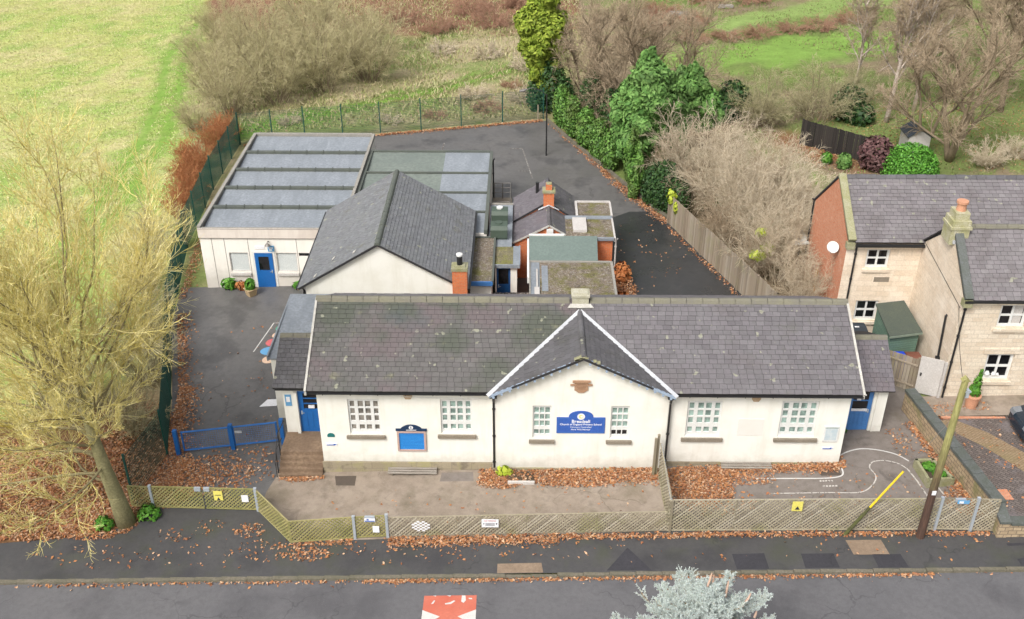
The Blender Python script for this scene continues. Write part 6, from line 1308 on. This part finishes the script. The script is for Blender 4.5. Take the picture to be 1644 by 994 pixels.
t = thing('yellow_green_bush', 'small bright yellow green leafy bush among the buff shrubs', 'bush', (10.0, 14.8, gz(10))); leafy('foliage', 'leaf_yellow', t, ellip([(9.5, 14.2, 2.2, .45, .4, .3), (10.1, 14.8, 2.2, .4, .4, .4), (9.8, 15.2, 3.0, .3, .3, .2)], .2), 240, .22, 9, 2.2); m = MB(); m.tube([(10, 14.8, .3), (9.8, 14.6, 2.2)], .03, 5); m.build('stem', M['bark'], t)
s6 = make_shrub('tangled_shrub', 'mossy tangled shrub with drooping branches in the back garden, left of two', 'shrub', 6, 'tw_olive', (14.2, 37.2, gz(14)), 3.2, 3.6, stems=40, k1=11, k2=8, droop=.05, group='tangled shrubs at the back of the garden')
spread(s6, [(18.2, 37.4, 1.9, 1.1, 1.05, 'mossy tangled shrub with drooping branches above the dark fence'), (21.5, 39.5, 3.4, .8, .9, 'smaller tangled shrub between the dark fence and birches')])
t = thing('dark_evergreen', 'dark green leafy shrub at the left of the tangled garden shrubs', 'shrub', (12.4, 38.5, gz(12))); leafy('foliage', 'leaf_dark', t, ellip([(12.4, 38.5, 1.6, 1.3, 1.2, 1.6), (11.6, 38.0, 1.0, 1, 1, 1)]), 1500, .22, 11); m = MB(); m.tube([(12.4, 38.5, .2), (12.4, 38.5, 2)], .06, 6); m.build('stem', M['bark'], t)
t = thing('dark_evergreen', 'dark green leafy shrub on the right side of the tangled garden shrubs', 'shrub', (20.4, 37.6, gz(20))); leafy('foliage', 'leaf_dark', t, ellip([(20.4, 37.6, 1.8, 1.2, 1.1, 1.5), (21.2, 36.8, 1.2, .9, .9, 1.)]), 1300, .22, 12); m = MB(); m.tube([(20.4, 37.6, .2), (20.4, 37.6, 2)], .06, 6); m.build('stem', M['bark'], t)

# bare trees
def bare_tree(label, seed, loc, h, sprd, mat, bark, tr_r, limbs=14, t_lo=.25, k=(12, 9, 6), name='bare_tree', el=(.5, 1.6), group=None, rt=.009, multi=1, wob=.05, trunkn=7, up=.05):
    rng = random.Random(seed); loc = (loc[0], loc[1], gz(loc[0]) - .1); t = thing(name, label, 'tree', loc, group); out = [[] for _ in range(4)]; tsegs = []
    sp = [dict(n=7, wob=.1, trop=up, k=k[0], t0=.2, ang=.7, ratio=.42, taper=.3, rmin=.03), dict(n=4, wob=.14, trop=up, k=k[1], t0=.12, ang=.68, ratio=.5, taper=.45, rmin=.016), dict(n=3, wob=.15, trop=up, k=k[2], t0=.12, ang=.6, ratio=.55, taper=.6, rmin=rt*1.1), dict(n=2, wob=.15, trop=up, taper=.6, rmin=rt)]
    for s in range(multi):
        a0 = 2*math.pi*s/multi + rng.random(); ln = (.28 if multi > 1 else .04); d = Vector((math.cos(a0)*ln, math.sin(a0)*ln, 1)).normalized(); p = Vector(loc); pts = [p]; H = h * (.8 if multi == 1 else rng.uniform(.7, .85))
        for i in range(trunkn): d = (d + Vector((rng.gauss(0, wob), rng.gauss(0, wob), .03))).normalized(); p = p + d*H/trunkn; pts.append(p)
        m = MB(); m.tube(pts, tr_r, 9, tr_r*.22); m.build('trunk', M[bark], t, smooth=True)
        for j in range(limbs // multi):
            f = t_lo + (1 - t_lo)*(j + rng.random())/(limbs // multi); g = min(f*trunkn, trunkn - 1e-3); i = int(g); b = pts[i].lerp(pts[i+1], g - i); a = j*2.4 + rng.uniform(-.4, .4) + a0; e = math.atan(el[0] + (el[1]-el[0])*f)
            grow(out, b, Vector((math.cos(a)*math.cos(e), math.sin(a)*math.cos(e), math.sin(e))), sprd * rng.uniform(.8, 1.1) * (1.15 - .45*f), tr_r*.45, 0, sp, rng)
    seg_obj('limbs', out[0] + out[1], bark, t, 5); seg_obj('crown', out[2] + out[3], mat, t, 3); return t
gp = 'bare trees behind the playground'
bare_tree('leafless pinkish brown tree with fanning branches behind the green cypresses', 31, (4.6, 37.5), 8.6, 5.6, 'tw_pink', 'bark', .2, 16, .15, multi=3, group=gp)
bare_tree('leafless pinkish brown tree right of the fanning tree, reaching the far lawn', 32, (8.2, 39.5), 7.6, 4.6, 'tw_pink', 'bark', .15, 12, .15, multi=2, group=gp)
bare_tree('leafless brown tree close behind the golden cypress', 33, (2.2, 41.5), 7.6, 4.2, 'tw_pink', 'bark', .14, 12, .15, multi=2, group=gp)
gb_ = 'bare trees in the right hand gardens'
bare_tree('slim birch with a pale stem, leftmost of the birches', 41, (21.4, 40.5), 9.5, 3.0, 'tw_pink', 'bark_birch', .13, 14, .35, name='birch_tree', k=(10, 8, 5), el=(.9, 2.2), group=gb_)
bare_tree('birch with pale patchy stem rising behind the purple bush', 42, (23.0, 37.0), 11, 3.4, 'tw_pink', 'bark_birch', .19, 16, .3, name='birch_tree', k=(10, 8, 5), el=(.9, 2.2), group=gb_)
bare_tree('birch with a leaning pale stem right of the tallest birch', 43, (25.6, 39.2), 11, 3.6, 'tw_pink', 'bark_birch', .15, 14, .3, name='birch_tree', k=(10, 8, 5), el=(.9, 2.2), group=gb_)
bare_tree('spreading bare tree with thick low limbs just behind the house roof', 44, (24.9, 29.9), 8.0, 5.0, 'tw_pink', 'bark', .22, 13, .1, multi=3, el=(.45, 1.5), group=gb_, k=(12, 9, 5))
bare_tree('bare tree forking low beside the small white shed', 45, (23.6, 31.2), 8.5, 4.0, 'tw_pink', 'bark', .14, 10, .25, multi=2, group=gb_, k=(12, 9, 5))
bare_tree('dense brown bare tree in the top right corner', 46, (31.5, 38.5), 10.5, 5.0, 'tw_pink', 'bark', .22, 16, .2, group=gb_)
bare_tree('brown bare tree behind the birches near the top right', 47, (28.2, 46.5), 10, 5.0, 'tw_pink', 'bark', .2, 16, .2, group=gb_)
bare_tree('brown bare tree at the far right edge above the garden bed', 48, (33.5, 47), 10.5, 5.0, 'tw_pink', 'bark', .2, 15, .2, group=gb_)

# evergreens
def conifer(label, lobes, n, mat, size, seed, name='cypress_tree', asp=2.4, up=.5, r0=.62, group=None):
    x, y = lobes[0][0], lobes[0][1]; zb = gz(x); t = thing(name, label, 'tree', (x, y, zb), group); rg = np.random.default_rng(seed)
    sub = []
    for L in lobes:
        k = int(14 * max(1, L[3])); d = rg.normal(0, 1, (k, 3)); d /= np.linalg.norm(d, axis=1)[:, None]
        for q in d: f = rg.uniform(.62, .95); s = rg.uniform(.22, .38); sub.append((L[0] + q[0]*L[3]*f, L[1] + q[1]*L[4]*f, L[2] + q[2]*L[5]*f, L[3]*s, L[4]*s, L[5]*s*.9))
    leafy('crown', mat, t, ellip([tuple(L[:3]) + (L[3]*.8, L[4]*.8, L[5]*.85) for L in lobes] + sub, .45), n, size, seed, asp, up=up)
    m = MB(); top = max(L[2] for L in lobes); m.tube([(x, y, zb - .1), (x, y, top)], .16, 8, .05); m.build('trunk', M['bark'], t); return t
conifer('golden yellow green cypress standing at the back corner of the playground', [(-1.2, 41.5, 6.2, 1.9, 1.7, 2.4), (-1.4, 41.3, 4.6, 1.6, 1.5, 1.5), (-1.0, 41.6, 8.0, 1.2, 1.2, 1.5), (-.6, 41.2, 5.4, 1.5, 1.4, 2.0), (-1.0, 41.3, 3.2, 1.2, 1.1, 1.8)], 32000, 'leaf_gold', .15, 51)
t = thing('dark_evergreen', 'dark green leafy shrub under the golden cypress at the fence corner', 'shrub', (-.3, 40.6, gz(0))); leafy('foliage', 'leaf_dark', t, ellip([(-.4, 40.7, 1.9, 1.1, .9, 2.3), (.5, 39.8, 1.4, .8, .8, 1.6), (-1.4, 41.0, 1.2, .9, .7, 1.4)]), 4200, .15, 52); m = MB(); m.tube([(-.3, 40.6, 0), (-.3, 40.6, 2)], .06, 6); m.build('stem', M['bark'], t)
conifer('tall bright green feathery cypress above the playground hedge', [(4.9, 28.0, 5.6, 1.75, 1.6, 2.4), (4.7, 27.6, 3.5, 1.5, 1.4, 2.0), (5.0, 28.2, 7.4, .9, .9, 1.2), (4.0, 27.8, 5.1, 1.2, 1.1, 1.6), (6.1, 28.4, 5.6, 1.1, 1.1, 1.5)], 32000, 'leaf_ley', .16, 53)
conifer('lower bright green cypress right of the tall feathery one', [(7.9, 30.5, 4.6, 1.3, 1.3, 2.1), (9.2, 30.8, 3.9, 1.1, 1.1, 1.7), (7.2, 30.2, 3.2, 1.2, 1.2, 1.7), (8.3, 30.5, 6.0, .6, .6, 1.0)], 19000, 'leaf_ley', .16, 54)
conifer('narrow bright green clipped cypress at the playground edge', [(4.15, 26.0, 2.3, .6, .8, 2.2), (4.3, 25.2, 1.7, .55, .7, 1.7)], 7000, 'leaf_ivy', .1, 55, name='clipped_cypress')
def hedge(label, lobes, n, mat, size, seed, name='hedge'):
    x, y = lobes[0][0], lobes[0][1]; t = thing(name, label, 'hedge', (x, y, gz(x))); leafy('foliage', mat, t, ellip(lobes, .6), n, size, seed, 1.4); m = MB()
    for L in lobes: m.tube([(L[0], L[1], gz(L[0]) - .1), (L[0], L[1], L[2])], .06, 6)
    m.build('stem', M['bark'], t); return t
hedge('bright ivy covered hedge along the far side of the playground', [(.3, 38.0, 1.4, .7, 1.3, 1.6), (1.0, 36.0, 1.4, .75, 1.3, 1.5), (1.8, 34.0, 1.3, .75, 1.3, 1.5), (2.6, 32.0, 1.3, .75, 1.3, 1.5), (3.2, 30.2, 1.2, .7, 1.2, 1.4)], 14000, 'leaf_ivy', .13, 61)
hedge('taller mixed olive green hedge behind the bright ivy', [(2.4, 37.2, 2.2, 1.0, 1.4, 2.0), (3.6, 34.6, 2.0, 1.0, 1.5, 1.9), (4.6, 32.0, 2.0, 1.0, 1.5, 1.9)], 9000, 'leaf_dark', .14, 62)
hedge('dark ivy covered stump of hedge where the board fence begins', [(5.9, 23.6, 1.7, .95, 1.1, 1.7), (5.4, 24.6, 1.3, .8, .9, 1.5), (6.6, 22.5, 1.4, .7, .8, 1.5)], 7000, 'leaf_dark', .12, 63)
t = thing('variegated_ivy', 'pale green ivy clump climbing the first post of the board fence', 'ivy', (6.1, 21.9, gz(6))); leafy('foliage', 'leaf_yellow', t, ellip([(6.05, 21.6, 2.0, .35, .3, .5), (6.3, 21.0, 1.6, .25, .25, .4)], .3), 160, .16, 64)
hedge('rounded bright green laurel dome behind the house roof', [(21.7, 27.9, 1.0, 1.75, 1.6, 1.75)], 14000, 'leaf_box', .1, 65, 'laurel_dome')
t = thing('purple_bush', 'dull purple leaved bush beside the small white shed', 'bush', (19.9, 28.8, gz(20))); leafy('foliage', 'leaf_purple', t, ellip([(19.8, 28.9, 1.7, 1.1, 1.0, 1.2), (20.4, 28.6, 1.2, .8, .8, .9)]), 2200, .16, 66); m = MB(); m.tube([(19.9, 28.8, .4), (19.9, 28.8, 1.8)], .06, 6); m.build('stem', M['bark'], t)
t = thing('clipped_bush', 'small rounded dark green bush in front of the dark garden fence', 'bush', (18.0, 29.2, gz(18))); leafy('foliage', 'leaf_ley', t, ellip([(18.0, 29.2, 1.0, .5, .5, .65)]), 700, .12, 67)
t = thing('clipped_bush', 'lowest pale green bush left of the rounded dark green bush', 'bush', (17.1, 30.0, gz(17))); leafy('foliage', 'leaf_green', t, ellip([(17.1, 30.0, .9, .4, .4, .45)]), 360, .13, 68)
s7 = make_shrub('orange_brown_bush', 'orange brown bare bush behind the house roof ridge on the right', 'shrub', 7, 'tw_buff', (27.0, 29.0, gz(27)), 1.6, 1.7, stems=36, k1=9, group='orange brown garden bushes', bark='tw_buff')
spread(s7, [(29.2, 30.2, 2, .9, .9, 'smaller orange brown bare bush at the right edge behind the roof')])
t = thing('beech_bush', 'brown leaved bush against the brick extension beside wet tarmac', 'bush', (2.7, 14.6, gz(2.7))); leafy('foliage', 'leaf_brown', t, ellip([(2.75, 14.9, .7, .5, .8, .6), (2.55, 12.0, .6, .45, .9, .5)], .3), 1500, .16, 69); m = MB(); m.tube([(2.7, 14.6, 0), (2.7, 14.6, .8)], .04, 6); m.build('stem', M['bark'], t)
for i, (x, y, z, sx, lab, mt) in enumerate(((-13.55, 14.9, -.2, .42, 'green weed tuft at the foot of the classroom wall near the hall', 'leaf_green'), (-14.3, 15.0, -.35, .3, 'small weed tuft at the foot of the classroom wall right of the door', 'leaf_green'), (-17.9, 15.0, -.4, .5, 'low green weeds at the foot of the classroom wall under the window', 'leaf_green'), (-17.2, 14.9, -.35, .4, 'brownish weed clump between the window and the square planter', 'leaf_brown'), (13.3, 4.9, .55, .35, 'green weed tuft at the foot of the short board fence', 'leaf_green'), (-3.1, -.45, .05, .35, 'scrubby weed clump at the foot of the central gable', 'leaf_yellow'), (10.9, 1.95, .5, .1, 'tiny weed by the east porch step', 'leaf_green'))):
    t = thing('weed_clump', lab, 'weeds', (x, y, z), 'weed clumps at wall feet'); leafy('foliage', mt, t, ellip([(x, y, z + sx*.5, sx, sx*.5, sx*.8)], .1), int(260*sx) + 20, .12, 70 + i, 2.2)
for i, (x, y, z) in enumerate(((-11.2, 6.2, 2.95),)):
    t = thing('moss_clump', 'dark moss and debris clump on the lean-to roof beside the school gable', 'moss', (x, y, z)); leafy('clump', 'leaf_dark', t, ellip([(x, y, z + .05, .3, .9, .12), (x + .15, y + .8, z + .06, .25, .5, .14)], .1), 420, .1, 80 + i)
kb = thing('wooden_planter', 'low timber edged planter half buried in leaves under the gable', 'planter', (-2.35, -1.0, 0)); m = MB(); m.box(-2.95, -1.02, -.15, -1.9, -.92, .14); m.build('timber_edge', M['greywhite'], kb); m = MB(); m.box(-2.93, -.92, -.15, -1.92, -.3, .08); m.build('soil', M['soil'], kb)

# blue spruce by the near side of the road
rng = random.Random(77); sx, sy = 2.45, -13.0; st_ = thing('blue_spruce', 'silvery blue spruce top with pinkish leader shoots in front of the road', 'tree', (sx, sy, 0)); H = 7.0
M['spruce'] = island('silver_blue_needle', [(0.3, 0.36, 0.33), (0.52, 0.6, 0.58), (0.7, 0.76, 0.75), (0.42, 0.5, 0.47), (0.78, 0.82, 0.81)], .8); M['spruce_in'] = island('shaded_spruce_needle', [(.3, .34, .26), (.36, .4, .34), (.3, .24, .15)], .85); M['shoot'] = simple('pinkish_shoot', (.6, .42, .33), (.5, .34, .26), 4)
m = MB(); m.tube([(sx, sy, -.3), (sx, sy, H - .1)], .14, 9, .03); m.build('trunk', M['bark'], st_)
sp_, bb_, nd_ = [], [], []
def spindle(p, d, L, r):
    e = p + d*L; sp_.append((p, e, r*.34, r*.2)); a = d.cross(Vector((.3, .2, 1))).normalized(); b = a.cross(d)
    for k in range(int(L / .0095)):
        t = rng.random(); th = rng.random()*6.28; o = (a*math.cos(th) + b*math.sin(th)); q = p.lerp(e, t); nd_.append((q, q + (o*.8 + d*rng.uniform(.3, .9)).normalized()*r*rng.uniform(1.1, 1.9), .0068, .0025))
z = 1.0
while z < H - .12:
    dep = H - z; rad = min(2.2, .04 + (dep*.55 if dep < .7 else .385 + (dep - .7)*1.15)) if dep < 2.2 else min(2.8, 1.95 + (dep-2.2)*.2); nb = 9 if dep < 3.2 else 5
    for i in range(nb):
        a = rng.random()*2*math.pi; rr = rad*rng.uniform(.6, 1.2); el = .55 if dep < 1.2 else .22; d = Vector((math.cos(a), math.sin(a), el)).normalized(); p = Vector((sx, sy, z)); n = max(3, int(rr/.13)); L = rr
        for k in range(n):
            q = p + (d + Vector((rng.gauss(0, .09), rng.gauss(0, .09), .03 + rng.gauss(0, .05)))).normalized()*L/n; bb_.append((p, q, .025, .02)); f = (k+1)/n
            if f > (.12 if dep < 3 else .55):
                for w_ in range(7 if dep < 3 else 2):
                    s = d.cross(Vector((0, 0, 1))).normalized()*rng.choice((-1, 1)); dd = (d*rng.uniform(.25, .9) + s*rng.uniform(.1, .9) + Vector((0, 0, rng.uniform(-.15, .75)))).normalized()
                    if dep > 3: spindle(q, dd, rng.uniform(.16, .3), .03)
                    else:
                        ll = rng.uniform(.12, .24); spindle(q, dd, ll, rng.uniform(.02, .03))
                        for v_ in range(2):
                            d2 = (dd + Vector((rng.gauss(0, .6), rng.gauss(0, .6), rng.gauss(.1, .5)))).normalized(); spindle(q + dd*ll*rng.uniform(.2, .8), d2, rng.uniform(.07, .14), rng.uniform(.016, .024))
            p = q
    z += .1 if dep < 3 else .3
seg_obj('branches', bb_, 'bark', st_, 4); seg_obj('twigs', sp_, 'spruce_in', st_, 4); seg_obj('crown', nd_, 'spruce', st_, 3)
sh_ = []
for dx, dy, zz, L, tx, ty in ((-.03, 0, H - .1, .5, .1, 0), (.12, .1, H - .25, .46, .02, .05), (.5, .1, H - .55, .5, .06, .1), (.95, .0, H - .8, .42, .32, .1), (-1.95, .0, H - 1.65, .25, .3, 0), (1.35, .1, H - 1.3, .22, .1, 0)):
    p = Vector((sx + dx, sy + dy, zz)); sh_.append((p, p + Vector((tx*L, ty*L, L*.6)), .035, .032)); sh_.append((p + Vector((tx*L, ty*L, L*.6)), p + Vector((tx*L*1.4, ty*L*1.4, L)), .032, .018))
seg_obj('leader_shoot', sh_, 'shoot', st_, 8)

# garden shed and far clutter
gs = thing('small_shed', 'small white garden shed with dark felt roof beside the purple bush', 'shed', (23.0, 31.9, .8)); m = MB(); m.box(22.5, 31.0, .5, 23.9, 32.6, 2.0); m.poly([(22.5, 31.0, 2), (23.9, 31.0, 2), (23.2, 31.0, 2.45)]); m.build('wall', M['greywhite'], gs)
m = MB(); m.prism([(22.38, 30.9, 1.95), (23.2, 30.9, 2.5), (23.2, 32.7, 2.5), (22.38, 32.7, 1.95)], (0, 0, .05)); m.prism([(23.2, 30.9, 2.5), (24.02, 30.9, 1.95), (24.02, 32.7, 1.95), (23.2, 32.7, 2.5)], (0, 0, .05)); m.build('roof', M['bin_grey'], gs)
for i, (x, y, s, lab) in enumerate(((11.9, 65.5, 1.0, 'pale rubble slab at the top edge right of the fanning tree'), (20.5, 73.0, 1.9, 'large pale grey slab at the top edge above the farthest lawn'), (16.8, 68, .7, 'small dark and pale debris heap at the end of the far lawn'))):
    m = MB(); z = gz(x); m.prism([(x - s, y - s*.4, z), (x + s*1.1, y - s*.3, z), (x + s, y + s*.5, z), (x - s*.8, y + s*.6, z)], (.05*s, 0, .3*s)); o = m.build('rubble_slab', M['parapet']); tag(o, lab, 'rubble', 'pale rubble at the far edge')
t = thing('canopy', 'small glazed lean-to canopy in the garden left of the brick end wall', 'canopy', (11.5, 15.5, .4)); m = MB(); m.prism([(11.5, 14.9, 2.4), (12.15, 14.7, 2.6), (12.15, 16.2, 2.6), (11.7, 16.2, 2.45)], (0, 0, .05)); m.build('glazing', M['pane_pale'], t); m = MB()
for y in (14.45, 16.5): m.box(11.72, y - .1 if y > 15 else y + .5, .2, 11.8, y if y > 15 else y + .6, 2.44)
m.box(12.05, 14.7, 2.5, 12.13, 16.2, 2.58); m.build('frame', M['black'], t)

# rough grass as loose blades
rg = np.random.default_rng(5)
def blades(name, n, fn, h, w, cols, seed, label):
    P = fn(n); n = len(P); a = rg.random(n)*2*math.pi; hh = h*rg.uniform(.5, 1.3, n); ww = w*rg.uniform(.6, 1.4, n); lean = rg.normal(0, .55, (n, 2)); V = np.empty((n, 3, 3))
    dx, dy = np.cos(a)*ww, np.sin(a)*ww; V[:, 0] = P; V[:, 1] = P; V[:, 0, 0] -= dx; V[:, 0, 1] -= dy; V[:, 1, 0] += dx; V[:, 1, 1] += dy; V[:, 2] = P; V[:, 2, :2] += lean*hh[:, None]; V[:, 2, 2] += hh
    M[name] = island(name + '_blade', cols, .9); tag(link(name, np_mesh(name, V.reshape(-1, 3), 3), M[name]), label, 'grass', kind='stuff')
def region(x0, x1, y0, y1, test):
    def fn(n):
        x = rg.uniform(x0, x1, n*2); y = rg.uniform(y0, y1, n*2); k = test(x, y); x, y = x[k][:n], y[k][:n]; return np.stack([x, y, GS*x + H0 - .05], 1)
    return fn
TY = [b for a, b in TRK]; TX = [a for a, b in TRK]
edge = lambda y: np.interp(y, [a[0] for a in FEDGE], [a[1] for a in FEDGE])
blades('field_grass', 110000, region(-62, -20, 18, 84, lambda x, y: (x < edge(y) - .3) & (np.minimum(np.abs(x - np.interp(y, TY, TX)), np.abs(x - np.interp(y, TY, TX) - 1.5)) > .32 * (.5 + rg.random(len(x))))), .08, .06, [(.41, .42, .17), (.47, .45, .22), (.55, .49, .31), (.34, .4, .13), (.44, .44, .19)], 1, 'pale green and straw field grass left of the school')
blades('rough_grass', 32000, region(-28, 3, 37.6, 76, lambda x, y: (x > edge(y)) & (y > 37.6 + (x + 22) * .12)), .26, .05, [(.26, .26, .1), (.38, .33, .18), (.2, .27, .07), (.46, .4, .25), (.3, .22, .14)], 2, 'rough mixed grass beyond the back fence')
blades('garden_grass', 22000, region(9, 40, 24, 74, lambda x, y: x > 10.5), .16, .05, [(.13, .2, .05), (.18, .25, .07), (.23, .21, .1), (.19, .145, .085)], 3, 'short garden and paddock grass on the right')

# ------------------------------------------------------------------ camera and light
cam = bpy.data.cameras.new('camera'); co = bpy.data.objects.new('camera', cam); COL.objects.link(co); SC.camera = co
cam.sensor_width = 36; cam.lens = 36 * 1660 / 1644; cam.clip_end = 3000; co.location = (-2.4, -32.3, 26.84); co.rotation_euler = (R(90 - 31), 0, R(.7))
SUN_EL, SUN_AZ = 50, 215
wd = bpy.data.worlds.new('World'); SC.world = wd; wd.use_nodes = True; nt = wd.node_tree; bg = nt.nodes['Background']
sk = nt.nodes.new('ShaderNodeTexSky'); sk.sky_type = 'NISHITA'; sk.sun_disc = False; sk.sun_elevation = R(SUN_EL); sk.sun_rotation = R(SUN_AZ); sk.air_density = 1.; sk.dust_density = 6; sk.ozone_density = 1.
hsv = nt.nodes.new('ShaderNodeHueSaturation'); hsv.inputs['Saturation'].default_value = .3; nt.links.new(sk.outputs[0], hsv.inputs['Color']); nt.links.new(hsv.outputs[0], bg.inputs[0]); bg.inputs[1].default_value = .135
sn = bpy.data.lights.new('sun', 'SUN'); sn.energy = 1.5; sn.angle = R(18); sn.color = (1, .975, .94); so = bpy.data.objects.new('sun', sn); COL.objects.link(so)
az = R(SUN_AZ); dv_ = Vector((math.sin(az)*math.cos(R(SUN_EL)), math.cos(az)*math.cos(R(SUN_EL)), math.sin(R(SUN_EL)))); so.rotation_euler = dv_.to_track_quat('Z', 'Y').to_euler(); so.location = (0, -20, 40)
vs_ = SC.view_settings; SC.display_settings.display_device = 'sRGB'; vs_.view_transform = 'Standard'; vs_.look = 'None'; vs_.exposure = .68; vs_.gamma = 1; vs_.use_curve_mapping = False
SC.render.engine = 'CYCLES'; SC.cycles.max_bounces = 6; SC.cycles.use_denoising = True
